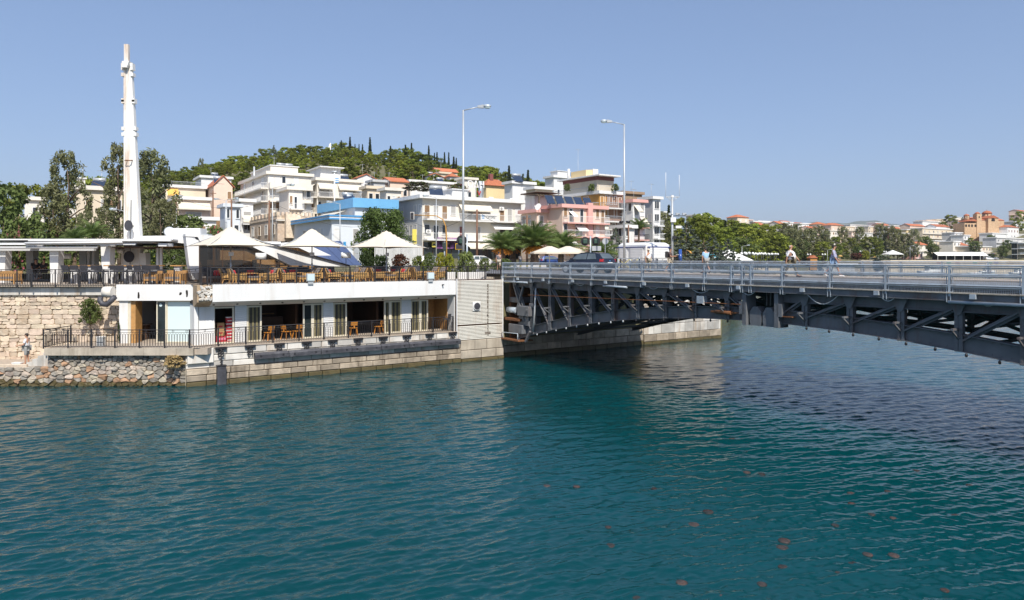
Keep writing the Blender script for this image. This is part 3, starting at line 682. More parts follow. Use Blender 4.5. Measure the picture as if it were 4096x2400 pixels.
def girder(u, m, detail, h=.54):
    for side, pv in (('l', PV), ('r', PVR)):
        pv = list(pv); endv = VC - .75 if side == 'l' else VC + .75
        seq = [pv[0]] + pv[1:] + [endv]
        # bottom chord pieces, web plate and flanges
        for va, vb in zip(seq, seq[1:]):
            va, vb = (va, vb) if va < vb else (vb, va); za, zb_ = zb(va), zb(vb)
            mb = MB()
            mb.hexa([(u - .06, -va, za), (u + .06, -va, za), (u + .06, -vb, zb_), (u - .06, -vb, zb_), (u - .06, -va, za + h), (u + .06, -va, za + h), (u + .06, -vb, zb_ + h), (u - .06, -vb, zb_ + h)])
            for dz in (-.025, h):
                mb.hexa([(u - .2, -va, za + dz), (u + .2, -va, za + dz), (u + .2, -vb, zb_ + dz), (u - .2, -vb, zb_ + dz), (u - .2, -va, za + dz + .025), (u + .2, -va, za + dz + .025), (u + .2, -vb, zb_ + dz + .025), (u - .2, -vb, zb_ + dz + .025)])
            if detail:
                n = 7
                for k in range(n):
                    t = (k + .5) / n; v = va + (vb - va) * t; z = za + (zb_ - za) * t
                    rivets(mb, u - .065, [(v, z + .08), (v, z + h - .07)], .028)
            mb.build('bottom_chord', m, br)
        lo, hi = min(seq), max(seq)
        bq('top_chord', m, u - .06, u + .06, -hi, -lo, 4.84, 5.2); bq('chord_flange', m, u - .17, u + .17, -hi, -lo, 4.81, 4.838)
        for v in pv[1:]:
            z0 = zb(v)
            mb = MB(); mb.bx(u - .16, u + .16, -v - .07, -v + .07, z0 - .04, 4.82)
            if detail:
                mb.bx(u - .185, u - .161, -v - .13, -v - .02, z0 - .04, 5.15); mb.bx(u - .185, u - .161, -v + .02, -v + .13, z0 - .04, 5.15)
                rivets(mb, u - .19, [(v + s_, z0 + .1 + .16 * k) for k in range(int((4.7 - z0) / .16)) for s_ in (-.075, .075)], .02)
            mb.build('vertical_post', m, br)
        sgn = 1 if side == 'l' else -1
        for va, vb in zip(pv, pv[1:] + [endv]):
            z1 = zb(vb) + .42
            if z1 < 4.7:
                mb = MB(); mb.bar((u - .12, -va - .1 * sgn, 4.95), (u - .12, -vb + .12 * sgn, z1 - .08), .05, .2, (1, 0, 0)); mb.bar((u - .07, -va - .1 * sgn, 4.95), (u - .07, -vb + .12 * sgn, z1 - .08), .2, .03, (1, 0, 0)); mb.build('diagonal', m, br)
            # gusset plate under the deck
            mb = MB(); mb.prism([(u - .24, -va - .28, 5.2), (u - .24, -va + .28, 5.2), (u - .24, -va + .08, 4.72), (u - .24, -va - .08, 4.72)], (.05, 0, 0)); mb.build('gusset', m, br)
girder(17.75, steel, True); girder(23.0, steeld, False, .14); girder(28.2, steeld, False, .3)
for pv in PV[1:] + PVR[1:]:
    z0 = zb(pv)
    for (ua, ub) in ((17.75, 23.0), (23.0, 28.2)):
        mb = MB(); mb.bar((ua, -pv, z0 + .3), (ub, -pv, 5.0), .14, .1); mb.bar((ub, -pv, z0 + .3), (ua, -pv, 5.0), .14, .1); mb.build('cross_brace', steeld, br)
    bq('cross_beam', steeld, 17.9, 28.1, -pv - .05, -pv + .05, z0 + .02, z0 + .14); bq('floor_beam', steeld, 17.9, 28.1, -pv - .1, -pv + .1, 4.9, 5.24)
    # outrigger bracket with small arm on the near face
    mb = MB(); mb.bx(17.1, 17.56, -pv - .04, -pv + .04, z0 + (4.85 - z0) * .52, z0 + (4.85 - z0) * .52 + .07); mb.bar((17.12, -pv, z0 + (4.85 - z0) * .52), (17.6, -pv, z0 + (4.85 - z0) * .52 - .32), .05, .05); mb.build('bracket', steel, br)
# centre lock of the two leaves
for s in (-1, 1):
    v = VC + s * .34
    mb = MB(); mb.prism([(17.45, -v - .26, 3.72), (17.45, -v + .26, 3.72), (17.45, -v + .3, 3.9), (17.45, -v + .3, 4.3), (17.45, -v + .12, 4.55), (17.45, -v - .12, 4.55), (17.45, -v - .3, 4.3), (17.45, -v - .3, 3.9)], (.5, 0, 0)); mb.build('lock_block', steel, br)
    for uu in (23.0, 28.2): bq('lock_block', steeld, uu - .2, uu + .2, -v - .25, -v + .25, 3.75, 4.8)
    bq('end_post', steel, 17.3, 18.0, -VC - s * .82 - .1, -VC - s * .82 + .1, 3.72, 5.2)
    bq('end_plate', steeld, 17.9, 28.1, -VC - s * .1 - .03, -VC - s * .1 + .03, 4.6, 5.22)
    bq('lock_box', steel, 17.3, 17.5, -VC - s * .95 - .14, -VC - s * .95 + .14, 4.2, 4.75); bq('lock_shelf', rust, 17.35, 17.6, -VC - s * 1.2 - .35, -VC - s * 1.2 + .2, 4.2, 4.24)
bq('lock_motor', rust, 17.42, 17.6, -VC + 1.5, -VC + 2.8, 4.14, 4.24); mobj('lock_motor_drum', MB().tube([(17.4, -VC + 1.6, 4.2), (17.4, -VC + 2.5, 4.2)], .09, 10).mesh('lock_motor_drum', rust), br)
bq('loudspeaker_box', galv, 17.25, 17.55, -VC + 3.1, -VC + 3.5, 4.55, 4.9)
# machinery at the left end
for (nm, m, bxx) in (('machine_box', steel, (17.25, 18.6, -3.0, -1.7, 2.95, 3.6)), ('machine_box', steel, (17.3, 18.2, -2.2, -.6, 1.75, 2.35)), ('machine_beam', rust, (17.3, 18.4, -1.9, -.1, 2.55, 2.75)), ('machine_box', steel, (17.6, 18.6, -1.5, -.2, 3.75, 4.1)), ('machine_box', steel, (17.5, 18.5, -2.7, -1.5, 2.3, 2.9)), ('machine_plate', rust, (17.6, 20, -.35, -.25, 1.3, 5.2)), ('machine_beam', steel, (17.5, 17.8, -3.2, -2.7, 3.5, 3.8))):
    soft(bq(nm, m, *bxx), .03)
mobj('motor', MB().tube([(17.5, -.3, 3.25), (17.5, -1.3, 3.25)], .2, 12).mesh('motor', galv), br)
mb = MB(); mb.bar((17.5, -1.0, 4.9), (17.5, -2.2, 2.6), .12, .12); mb.bar((17.5, -2.1, 4.9), (17.5, -1.2, 3.0), .12, .12); mb.bar((17.4, -3.0, 2.0), (17.4, -2.5, 1.3), .14, .14); mb.build('machine_strut', steel, br)
bq('gangway', rust, 17.0, 18.2, -2.2, -.1, 1.28, 1.36)
mobj('gangway_rail', MB().tube([(17.05, -.2, 1.3), (17.05, -.2, 1.75), (17.05, -2.1, 1.8), (17.05, -2.1, 1.3)], .03, 5).mesh('gangway_rail', galv), br)
mobj('down_pipe', MB().tube([(17.5, -3.5, 4.8), (17.5, -3.35, 3.2), (17.5, -3.2, 2.0)], .06, 6).mesh('down_pipe', alu), br)
# lamp strings under the chord, cables, floodlights
for k in range(38):
    v = 1.6 + k * 1.0
    mobj('bulb', MB().lathe([(.02, .06), (.045, .02), (.045, -.04), (.02, -.07)], 6).mesh('bulb', alu if v < 12 else iron), br, (17.52, -v, zb(v) - .09))
def cable(v0, v1, zz, sag, m=alu, r=.02, z1=None):
    n = 9; pts = []
    for k in range(n + 1):
        t = k / n; pts.append((UN - .02, -(v0 + (v1 - v0) * t), zz + ((z1 or zz) - zz) * t - sag * math.sin(math.pi * t)))
    mobj('cable', MB().tube(pts, r, 5, False).mesh('cable', m), br)
for px, L, s in ((2078, .9, .22), (2180, .8, .22), (2298, 1.1, .22), (2430, 1.0, .22), (2585, 1.05, .22), (2758, 1.4, .3), (2962, .9, .28), (3218, 1.6, .5), (3515, .7, .25), (3900, .8, .25)):
    v = VV(px, UN); cable(v, v + L, 5.34, s)
    bq('floodlight', galv, UN - .2, UN - .06, -v - .09, -v + .09, 5.3, 5.46)
mobj('cable', MB().tube([(17.3, -2.9, 4.35), (17.3, -VC + 1.0, 4.62)], .018, 5, False).mesh('cable', rust), br)
for va, vb in ((.3, 3.0), (VV(2420, UN), VV(2514, UN)), (VV(3800, UN), VE)):
    mobj('service_pipe', MB().tube([(UN - .12, -va, 5.17), (UN - .12, -vb, 5.15)], .055, 8).mesh('service_pipe', galv), br)
# railings of the bridge
def post_mesh(s):
    mb = MB(); mb.bx(-.012, .012, -.05, .05, -.08, .98); mb.bx(-.035, .035, -.052, -.04, -.08, .98) ; mb.bx(-.035, .035, .04, .052, -.08, .98)
    mb.prism([(-.05, -s * .13, -.3), (.05, -s * .13, -.3), (.05, -s * .13, .06), (-.05, -s * .13, .06)], (0, s * .04, 0)); mb.bx(-.07, -.052, -.12, .1, -.28, .08); mb.bx(.052, .07, -.12, .1, -.28, .08)
    return mb.mesh('post', galv)
PM = post_mesh(1)
MESHC = {}
def wire_panel(L):
    k_ = round(L, 2)
    if k_ in MESHC: return MESHC[k_]
    mb = MB(); r = .0035; n = max(3, int(L / .05))
    for z0, z1 in ((.02, .24), (.34, .60), (.70, .88)):
        for k in range(1, n): x = L * k / n; mb.bx(x - r, x + r, -r, r, z0, z1)
        for z in np.arange(z0 + .05, z1, .05): mb.bx(.03, L - .03, -r - .004, r - .004, z - r, z + r)
        for zz in (z0, z1): mb.bx(.03, L - .03, -.014, .014, zz - .012, zz + .012)
        for x in (.04, L - .04): mb.bx(x - .012, x + .012, -.014, .014, z0, z1)
    MESHC[k_] = mb.mesh('mesh_panel', galv); return MESHC[k_]
def bridge_rail(u, vs, z):
    for v in vs: mobj('post', PM, br, (u, -v, z), (0, 0, R(90)))
    for zz, r in ((.97, .032), (.905, .018), (.665, .024), (.61, .014), (.30, .024), (.25, .014)):
        for va, vb in zip(vs, vs[1:]): mobj('rail', MB().tube([(u - .03, -va - .01, z + zz), (u - .03, -vb + .01, z + zz)], r, 6, False).mesh('rail', galv), br)
    for va, vb in zip(vs, vs[1:]):
        L = vb - va - .12; mobj('mesh_panel', wire_panel(L), br, (u, -va - .06, z), (0, 0, R(-90)))
nv = [VV(px, UN) for px in (2012, 2062, 2128, 2202, 2283, 2370, 2467, 2571, 2690, 2820, 2928, 2972, 3006, 3132, 3322, 3545, 3800, 4096, 4440, 4850)]
bridge_rail(UN - .02, nv, ZB)
fv = [.4 + 2.03 * k for k in range(20)]
bridge_rail(UFR, fv, ZB + .1)
eb = qthing('bridge_abutment', 'abutment carrying the near end of the bridge outside the frame', 'abutment'); part('wall_core', conc, eb, 14, 32, -48, -41.05, -2, 5.5)
# ---------------------------------------------------------------- terrace furniture
def armchair():
    t = thing('armchair', 'wicker armchair', 'armchair', (0, 0, 0))
    for x, y in ((.36, .33), (.36, -.33)): mobj('leg', MB().hexa([(x - .025, y - .025, 0), (x + .025, y - .025, 0), (x + .025, y + .025, 0), (x - .025, y + .025, 0), (x - .035, y - .035, .3), (x + .035, y - .035, .3), (x + .035, y + .035, .3), (x - .035, y + .035, .3)]).mesh('leg', wood), t)
    for y in (.33, -.33): mobj('leg', MB().hexa([(-.42, y - .025, 0), (-.37, y - .025, 0), (-.37, y + .025, 0), (-.42, y + .025, 0), (-.34, y - .035, .3), (-.26, y - .035, .3), (-.26, y + .035, .3), (-.34, y + .035, .3)]).mesh('leg', wood), t)
    part('seat_frame', wicker, t, -.32, .38, -.36, .36, .27, .37)
    for s in (-1, 1):
        a = MB(); y0, y1_ = sorted((s * .36, s * .29)); a.prism([(.40, y0, .3), (.40, y0, .6), (-.42, y0, .64), (-.34, y0, .3)], (0, y1_ - y0, 0)); mobj('armrest', a.mesh('armrest', wicker), t)
    b = MB(); b.prism([(-.27, -.29, .3), (-.33, -.29, .3), (-.53, -.29, .9), (-.48, -.29, .9)], (0, .58, 0)); mobj('backrest', b.mesh('backrest', wicker), t)
    soft(part('seat_cushion', cushg, t, -.26, .37, -.28, .28, .372, .47), .04, 2)
    c = MB(); c.hexa([(-.24, -.27, .48), (-.06, -.27, .48), (-.06, .27, .48), (-.24, .27, .48), (-.46, -.27, .93), (-.34, -.27, .9), (-.34, .27, .9), (-.46, .27, .93)]); soft(mobj('back_cushion', c.mesh('back_cushion', cushg), t), .05, 2)
    return t
def stool():
    t = thing('stool', 'wicker stool', 'stool')
    for x in (-.27, .27):
        for y in (-.27, .27): part('leg', wood, t, x - .03, x + .03, y - .03, y + .03, 0, .3)
    part('seat_frame', wicker, t, -.32, .32, -.32, .32, .26, .37); soft(part('seat_cushion', cushg, t, -.3, .3, -.3, .3, .372, .48), .04, 2); return t
def table():
    t = thing('table', 'low wooden table', 'table')
    soft(part('table_top', wood, t, -.4, .4, -.4, .4, .6, .64), .01); mobj('pedestal', MB().lathe([(.03, .05), (.03, .598)], 8).mesh('pedestal', alu), t); mobj('base', MB().lathe([(.26, 0), (.25, .02), (.06, .06), (.03, .08)], 12).mesh('base', alu), t); return t
AC, ST_, TB = armchair(), stool(), table()
CUSH = soft(mobj('cushion', box_mesh('cushion', red, -.06, .06, -.19, .19, 0, .34)), .05, 2)
used = {}
def place(proto, u, v, rz, label, group, z=ZT):
    loc = W(u, v, z)
    if proto.name not in used: used[proto.name] = 1; proto.location = loc; proto.rotation_euler = (0, 0, TH + rz); tag(proto, label, None, group); return proto
    return dup(proto, loc, TH + rz, label, group)
def cushion(u, v, z, rz, label):
    o = CUSH if 'c' not in used else CUSH.copy()
    if 'c' in used: link(o)
    used['c'] = 1; o.location = W(u, v, z); o.rotation_euler = (0, R(-18), TH + rz); tag(o, label, 'cushion', 'red cushions on the terrace seats')
TN = ('leftmost table', 'second table from the left', 'middle table', 'fourth table from the left', 'rightmost table')
fr = [(940, 1083), (1140, 1258), (1322, 1440), (1500, 1608), (1668, 1762)]
for i, (pl, pr) in enumerate(fr):
    ul, ur = U(pl, -.95) + .12, U(pr, -.95) - .12; um = (ul + ur) / 2
    place(AC, ul, -.95, R(random.uniform(-5, 5)), 'wicker armchair facing right by the railing at the %s' % TN[i], 'front row wicker armchairs')
    place(AC, ur, -.95, math.pi + R(random.uniform(-5, 5)), 'wicker armchair facing left by the railing at the %s' % TN[i], 'front row wicker armchairs')
    place(ST_, um + random.uniform(-.15, .15), -.72, R(random.uniform(-8, 8)), 'wicker stool with taupe pad before the %s' % TN[i], 'wicker stools at the railing')
    place(TB, um, -1.75, 0, 'low wooden table behind the stool, the %s of the front row' % TN[i], 'front row terrace tables')
    for s, uu in ((0, ul - .1), (1, ur + .1)):
        place(AC, uu + (.1 if s else -.05), -2.5, s * math.pi + R(random.uniform(-6, 6)), 'wicker armchair facing %s in the second row, at the %s' % (('right', 'left')[s], TN[i]), 'second row wicker armchairs')
    if i in (0, 1, 2): cushion(ul - .12 if i else ul - .1, -.95, ZT + .48, 0, 'red cushion in the right facing armchair at the %s' % TN[i])
    if i in (0, 3): cushion(ur + .12, -.95, ZT + .48, math.pi, 'red cushion in the left facing armchair at the %s' % TN[i])
def sofa(u, v, L, label, rz=0, z=ZT, m=dgrey, seatm=cushg):
    t = thing('sofa', label, 'sofa', W(u, v, z), TH + rz, 'long sofas along the terrace')
    part('base', woodd, t, -L / 2, L / 2, -.35, .3, .08, .3); soft(part('seat_cushion', seatm, t, -L / 2, L / 2, -.36, .2, .3, .44), .04)
    n = max(1, int(L / .75))
    for k in range(n):
        x0 = -L / 2 + L * k / n; soft(mobj('back_cushion', MB().hexa([(x0 + .01, .1, .44), (x0 + L / n - .01, .1, .44), (x0 + L / n - .01, .3, .44), (x0 + .01, .3, .44), (x0 + .01, .22, .98), (x0 + L / n - .01, .22, .98), (x0 + L / n - .01, .38, .98), (x0 + .01, .38, .98)]).mesh('back_cushion', m), t), .05, 2)
    return t
for i, (px0, px1, nm) in enumerate(((800, 935, 'under the left umbrella'), (940, 1030, 'behind the first armchairs'), (1150, 1245, 'left of the middle umbrella pole'), (1260, 1345, 'right of the middle umbrella pole'), (1440, 1560, 'left of the right umbrella pole'), (1570, 1690, 'before the red leaved bush'))):
    a, b = U(px0, -3.7), U(px1, -3.7); sofa((a + b) / 2, -3.7, (b - a) * .96, 'long charcoal sofa with cushions ' + nm)
for px, nm in ((868, 'under the left umbrella'), (1000, 'behind the first armchairs'), (1168, 'left of the middle umbrella pole'), (1512, 'left of the right umbrella pole'), (1572, 'before the red leaved bush')):
    cushion(U(px, -3.55), -3.55, ZT + .47, R(90), 'red cushion on the charcoal sofa ' + nm)
# umbrellas
def umbrella(px, label, rz):
    v = -2.6; u = U(px, v); t = thing('patio_umbrella', label, 'umbrella', W(u, v, ZT), TH + rz, 'cream terrace umbrellas'); N = 20
    mb = MB(); mb.smooth = True; L = 1.95; idx = []
    for i in range(N + 1):
        row = []
        for j in range(N + 1):
            s, q_ = -1 + 2 * i / N, -1 + 2 * j / N; m_ = max(abs(s), abs(q_)); mi = min(abs(s), abs(q_)); k = mi / m_ if m_ > 0 else 0
            f = 1 - .13 * (1 - k * k) * m_ * m_; x, y = s * L * f, q_ * L * f
            h = max(0, 1 - m_) ** 1.55; zz = 2.22 + 1.16 * min(h, .93) - .05 * k ** 4 * m_
            row.append(mb.addv([(x, y, zz)]))
        idx.append(row)
    for i in range(N):
        for j in range(N): mb.face([idx[i][j], idx[i + 1][j], idx[i + 1][j + 1], idx[i][j + 1]])
    me = mb.mesh('canopy', canvas); c = mobj('canopy', me, t); sd = c.modifiers.new('solid', 'SOLIDIFY'); sd.thickness = .015
    mobj('pole', MB().lathe([(.05, 0), (.05, 1.2), (.035, 1.21), (.035, 3.28)], 10).mesh('pole', alu), t); mobj('base', MB().bx(-.4, .4, -.4, .4, 0, .08).mesh('base', conc), t)
    for a in range(4):
        ca, sa = math.cos(R(45 + 90 * a)), math.sin(R(45 + 90 * a)); mobj('rib', MB().tube([(0, 0, 3.1), (ca * 2.72, sa * 2.72, 2.12)], .018, 5).mesh('rib', alu), t)
    part('label_plate', whitep, t, -.14, .14, -.07, -.055, 1.62, 1.85)
    return t
umbrella(923, 'leftmost cream tensile umbrella before the sloping glass front', R(8)); umbrella(1248, 'middle cream tensile umbrella before the blue awning roof', R(-12)); umbrella(1546, 'rightmost cream tensile umbrella before the round green tree', R(18))
# drum shade lamps
def drum_lamp(u, v, label, tilt=0, zt=2.0):
    t = thing('floor_lamp', label, 'lamp', W(u, v, ZT), TH, 'white drum floor lamps'); mobj('pole', MB().tube([(0, 0, 0), (0, 0, zt)], .02, 6).mesh('pole', iron), t); mobj('base', MB().lathe([(.2, 0), (.2, .03)], 12).mesh('base', iron), t)
    mobj('lamp_shade', MB().lathe([(.32, 0), (.32, .38)], 18).mesh('lamp_shade', globe), t, (0, 0, zt - .2), (0, tilt, 0))
drum_lamp(U(1043, -4.3), -4.3, 'white drum lamp left of the middle umbrella', .03, 1.62); drum_lamp(U(1384, -4.3), -4.3, 'white drum lamp before the blue awning roof', 0, 1.7)
# floodlights on the railing
for px, nm in ((1242, 'below the middle umbrella'), (1722, 'at the right end of the armchairs')):
    t = qthing('floodlight', 'square glass fronted floodlight on the terrace edge ' + nm, 'floodlight', 'floodlights on the terrace edge', U(px, .0), .0, ZT + .1)
    soft(part('housing', alu, t, -.24, .24, -.1, .1, .05, .5), .03); part('lens', frost, t, -.2, .2, -.112, -.1, .1, .46); part('ballast', alu, t, -.15, .15, -.06, .08, -.12, .045)
# planters and bushes along the terrace back are added with the plants
# ---------------------------------------------------------------- upper restaurant with sloping beams
ur = qthing('terrace_pavilion', 'white pavilion with glass front, sloping beams and blue awning roof on the terrace', 'pavilion')
VG = -5.2
def LQ(px, py, v):  # local coordinates of an image point on the plane v
    u = U(px, v); return Vector((u, -v, ZZ(py, dep(u, v))))
def slab_poly(name, m, pts, v, th, parent=None): mb = MB(); mb.prism([LQ(x, y, v) for x, y in pts], (0, th, 0)); return mb.build(name, m, parent or ur)
slab_poly('beam', white, [(742, 945), (792, 948), (800, 966), (983, 974), (1165, 1062), (1400, 1066), (1012, 962), (905, 945), (800, 940), (742, 935)], VG, 1.1)
slab_poly('pillar', white, [(742, 940), (795, 962), (796, 1118), (770, 1118), (757, 1060)], VG - .05, 1.0)
slab_poly('beam_trim', iron, [(1012, 955), (1400, 1060), (1400, 1066), (1010, 962)], VG + .12, .1)
g0, g1 = U(797, VG - .3), U(1165, VG - .3)
for k, px in enumerate((797, 855, 890, 975, 1040, 1100)):
    nx = (855, 890, 975, 1040, 1100, 1168)[k]; top0 = 975 if px < 985 else 975 + (px - 985) * .48; top1 = 975 if nx < 985 else 975 + (nx - 985) * .48
    slab_poly('glass_pane', seegl, [(px + 2, 1118), (px + 2, top0), (nx - 1, top1), (nx - 1, 1118)], VG - .3, .03)
    slab_poly('mullion', woodd, [(px, 1118), (px, top0), (px + 2, top0), (px + 2, 1118)], VG - .28, .06)
part('wood_panel', wood, ur, g0 + 1.2, g0 + 3.4, 5.6, 5.7, 6.6, 7.2); part('back_wall', woodd, ur, g0, U(1400, VG), 9.5, 9.7, ZT, 7.5)
for k in range(24): part('wood_slat', wood if k % 3 else woodd, ur, g0 + 1.0 + k * .28, g0 + 1.2 + k * .28, 8.4, 8.46, ZT + 1.2, 7.4)
for k in range(5): part('bench_back', wood, ur, g0 + .8 + k * 1.5, g0 + 2.0 + k * 1.5, 7.4, 7.5, ZT + .8, ZT + 1.4)
for k in range(6): part('rail_bar', woodd, ur, g0 + .4 + k * 1.3, g0 + .48 + k * 1.3, 6.6, 6.7, ZT, ZT + 1.0)
part('rail_bar', woodd, ur, g0, g0 + 8, 6.6, 6.7, ZT + 1.0, ZT + 1.08)
slab_poly('beam', white, [(1080, 974), (1205, 966), (1325, 1022), (1262, 1022), (1195, 990), (1105, 988)], VG - 1.5, .6)
for k in range(12):
    x = 1120 + k * 12; y0 = 990 if x < 1200 else 990 + (x - 1200) * .5; slab_poly('slat', wood, [(x, 1025), (x, y0), (x + 9, y0 + (2 if x > 1195 else 0)), (x + 9, 1025)], VG - 2.3, .12)
bs = mat('blue_awning', (.06, .088, .18), .6, .1, 2)
def Lz(px, py, v): return LQ(px, py, v)
def strip(a0, b0, a1, b1, m, name):
    mb = MB(); mb.hexa([a0, b0, b1, a1] + [p + Vector((0, .0, .05)) for p in (a0, b0, b1, a1)]); mb.build(name, m, ur)
A0, B0, A1, B1 = LQ(1196, 968, -8.5), LQ(1362, 966, -8.5), LQ(1312, 1062, -5.6), LQ(1446, 1062, -5.6)
for k in range(4):
    t0, t1 = k / 4 + .006, (k + 1) / 4 - .006; strip(A0.lerp(B0, t0), A0.lerp(B0, t1), A1.lerp(B1, t0), A1.lerp(B1, t1), bs, 'awning_panel')
part('roof', white, ur, U(800, -8), U(1100, -8), 6.6, 9.6, 7.65, 7.8)
ac = thing('rooftop_unit', 'white box shaped air unit on the pavilion roof', 'air unit', P(752, 945, 47.5), 0); part('housing', whitep, ac, -1.05, 1.05, -.5, .5, 0, .52); part('duct', alu, ac, 1.06, 1.5, -.3, .3, .0, .15); part('plinth', conc, ac, -.9, .9, -.4, .4, -.12, 0)
fan = thing('drum_fan', 'round caged fan on the pavilion roof', 'fan', P(678, 945, 47.2)); mobj('cage', MB().lathe([(.3, -.08), (.36, 0), (.3, .08)], 16).mesh('cage', alu), fan, (0, 0, .3), (R(80), 0, R(20))); part('foot', alu, fan, -.03, .03, -.03, .03, 0, .3)
# ---------------------------------------------------------------- pergola on the left
pg = thing('pergola', 'flat roofed white pergola with awnings over the left terrace', 'pergola', (0, 42, 0))
YP = 42.0
part('ceiling', woodd, pg, -48, -22.0, .8, 8.5, 7.36, 7.42)
part('roof_slab', whitep, pg, -33, -20.5, .3, 8.5, 7.80, 7.88); part('roof_slab', whitep, pg, -48, -22.0, 1.0, 8.5, 7.62, 7.70)
part('fascia', whitep, pg, -48, -22.5, -.2, -.1, 7.50, 7.62); part('fascia', whitep, pg, -28.8, -20.3, -.35, -.25, 7.72, 7.84)
mobj('awning_tube', MB().tube([(-29, -.3, 7.60), (-23.2, -.3, 7.66)], .07, 8).mesh('awning_tube', whitep), pg); mobj('awning_tube', MB().tube([(-46, -.1, 7.30), (-24.8, -.1, 7.36)], .07, 8).mesh('awning_tube', greyw), pg)
for x in (-28.8, -24.4, -20.9): part('awning_arm', whitep, pg, x - .25, x + .25, -.15, .7, 7.42, 7.6)
part('roller', greyw, pg, -46, -25.3, .35, .6, 7.16, 7.34)
def pcol(px, Y, w0, w1, zt=7.4, m=white):
    x = XX(px, Y); mb = MB(); d = .55; a, b = w0 / 2, w1 / 2
    mb.hexa([(x - a, Y - YP, ZT), (x + a, Y - YP, ZT), (x + a, Y - YP + d, ZT), (x - a, Y - YP + d, ZT), (x - b, Y - YP, zt), (x + b, Y - YP, zt), (x + b, Y - YP + d, zt), (x - b, Y - YP + d, zt)]); mb.build('column', m, pg)
for px in (4, 216, 422): pcol(px, 42.6, .42, .58)
for px in (118, 330): pcol(px, 47.5, .4, .5)
for px in (353, 372): pcol(px, 46, .16, .16)
slab = thing('canopy_roof', 'thick white cantilever roof slab right of the white mast', 'canopy', (0, 43, 0)); mb = MB(); mb.prism([P(553, 944, 43) - Vector((0, 43, 0)), P(742, 942, 43) - Vector((0, 43, 0)), P(742, 974, 43) - Vector((0, 43, 0)), P(556, 957, 43) - Vector((0, 43, 0))], (0, 5, 0)); mb.build('slab', white, slab)
for px in (632, 646): part('post', white, slab, XX(px, 44) - .07, XX(px, 44) + .07, .9, 1.04, ZT, 7.7)
part('soffit', wood, slab, XX(640, 44), XX(735, 44), .6, 4.8, 7.42, 7.47)
# the mast
ms = thing('mast', 'tall white riveted steel mast with round dark discs', 'mast', P(530, 1122, 45.0) * 1, 0)
zm = lambda py: ZZ(py, 45.0) - ms.location.z
xm = lambda px: XX(px, 45.0) - ms.location.x
mastm = mat('mast_paint', (.80, .78, .74), .5, .06, 1.5, dirt=(.50, .30, .15), dscale=1.8, damt=.8, streak=True)
def tap(name, xs0, y0, xs1, y1_, d0, d1, yoff=0, m=mastm):
    mb = MB(); a0, a1 = xm(xs0[0]), xm(xs0[1]); b0, b1 = xm(xs1[0]), xm(xs1[1]); z0, z1 = zm(y0), zm(y1_)
    mb.hexa([(a0, yoff - d0, z0), (a1, yoff - d0, z0), (a1, yoff + d0, z0), (a0, yoff + d0, z0), (b0, yoff - d1, z1), (b1, yoff - d1, z1), (b1, yoff + d1, z1), (b0, yoff + d1, z1)]); return mb.build(name, m, ms)
tap('web', (506, 566), 1010, (505, 525), 258, .12, .08); tap('flange', (502, 508), 1010, (498, 505), 258, .2, .12); tap('flange', (563, 568), 1010, (524, 529), 258, .2, .12)
tap('rib', (534, 540), 1000, (513, 517), 270, .17, .12); tap('rib', (520, 523), 1000, (508, 510), 270, .15, .1); tap('rib', (551, 554), 1000, (519, 521), 270, .15, .1); tap('tip', (499, 516), 262, (499, 516), 178, .1, .1); tap('saddle', (498, 520), 275, (500, 528), 250, .3, .25, -.1)
tap('base', (504, 566), 1122, (507, 564), 960, .3, .22); tap('shoulder', (490, 590), 1060, (492, 588), 1012, .3, .3, .1); tap('buttress', (492, 592), 1122, (505, 578), 1050, .4, .3, .1)
for py in (262, 275, 300, 402, 408, 515, 538):
    k = (py - 258) / 752; xl = 498 + (502 - 498) * k; xr = 529 + (568 - 529) * k
    for xx in (xl - 2, xr + 2): part('lug', mastm, ms, xm(xx) - .09, xm(xx) + .09, -.2, .12, zm(py) - .12, zm(py) + .1)
for (px, py, rx, rz) in ((536, 904, .25, .34), (538, 1027, .33, .36)): mobj('disc', MB().lathe([(1, 0), (1, .1)], 24).mesh('disc', dgrey), ms, (xm(px), -.62, zm(py)), (R(90), 0, 0), (rx, rz, .6))
for py in (904, 1027): part('disc_arm', iron, ms, xm(537) - .03, xm(537) + .03, -.58, -.1, zm(py) - .03, zm(py) + .03)
mobj('cable', MB().tube([(xm(537), -.5, zm(1090)), (xm(537), -.45, zm(920)), (xm(531), -.2, zm(800))], .02, 5).mesh('cable', iron), ms)
mobj('bracket', MB().tube([(xm(513), -.1, zm(642)), (xm(513), -.4, zm(645)), (xm(533), -.4, zm(645)), (xm(533), -.1, zm(642))], .035, 5).mesh('bracket', rust), ms)
mobj('capstan', MB().tube([(xm(489), -.5, zm(1003)), (xm(512), -.5, zm(1005))], .15, 10).mesh('capstan', mastm), ms)
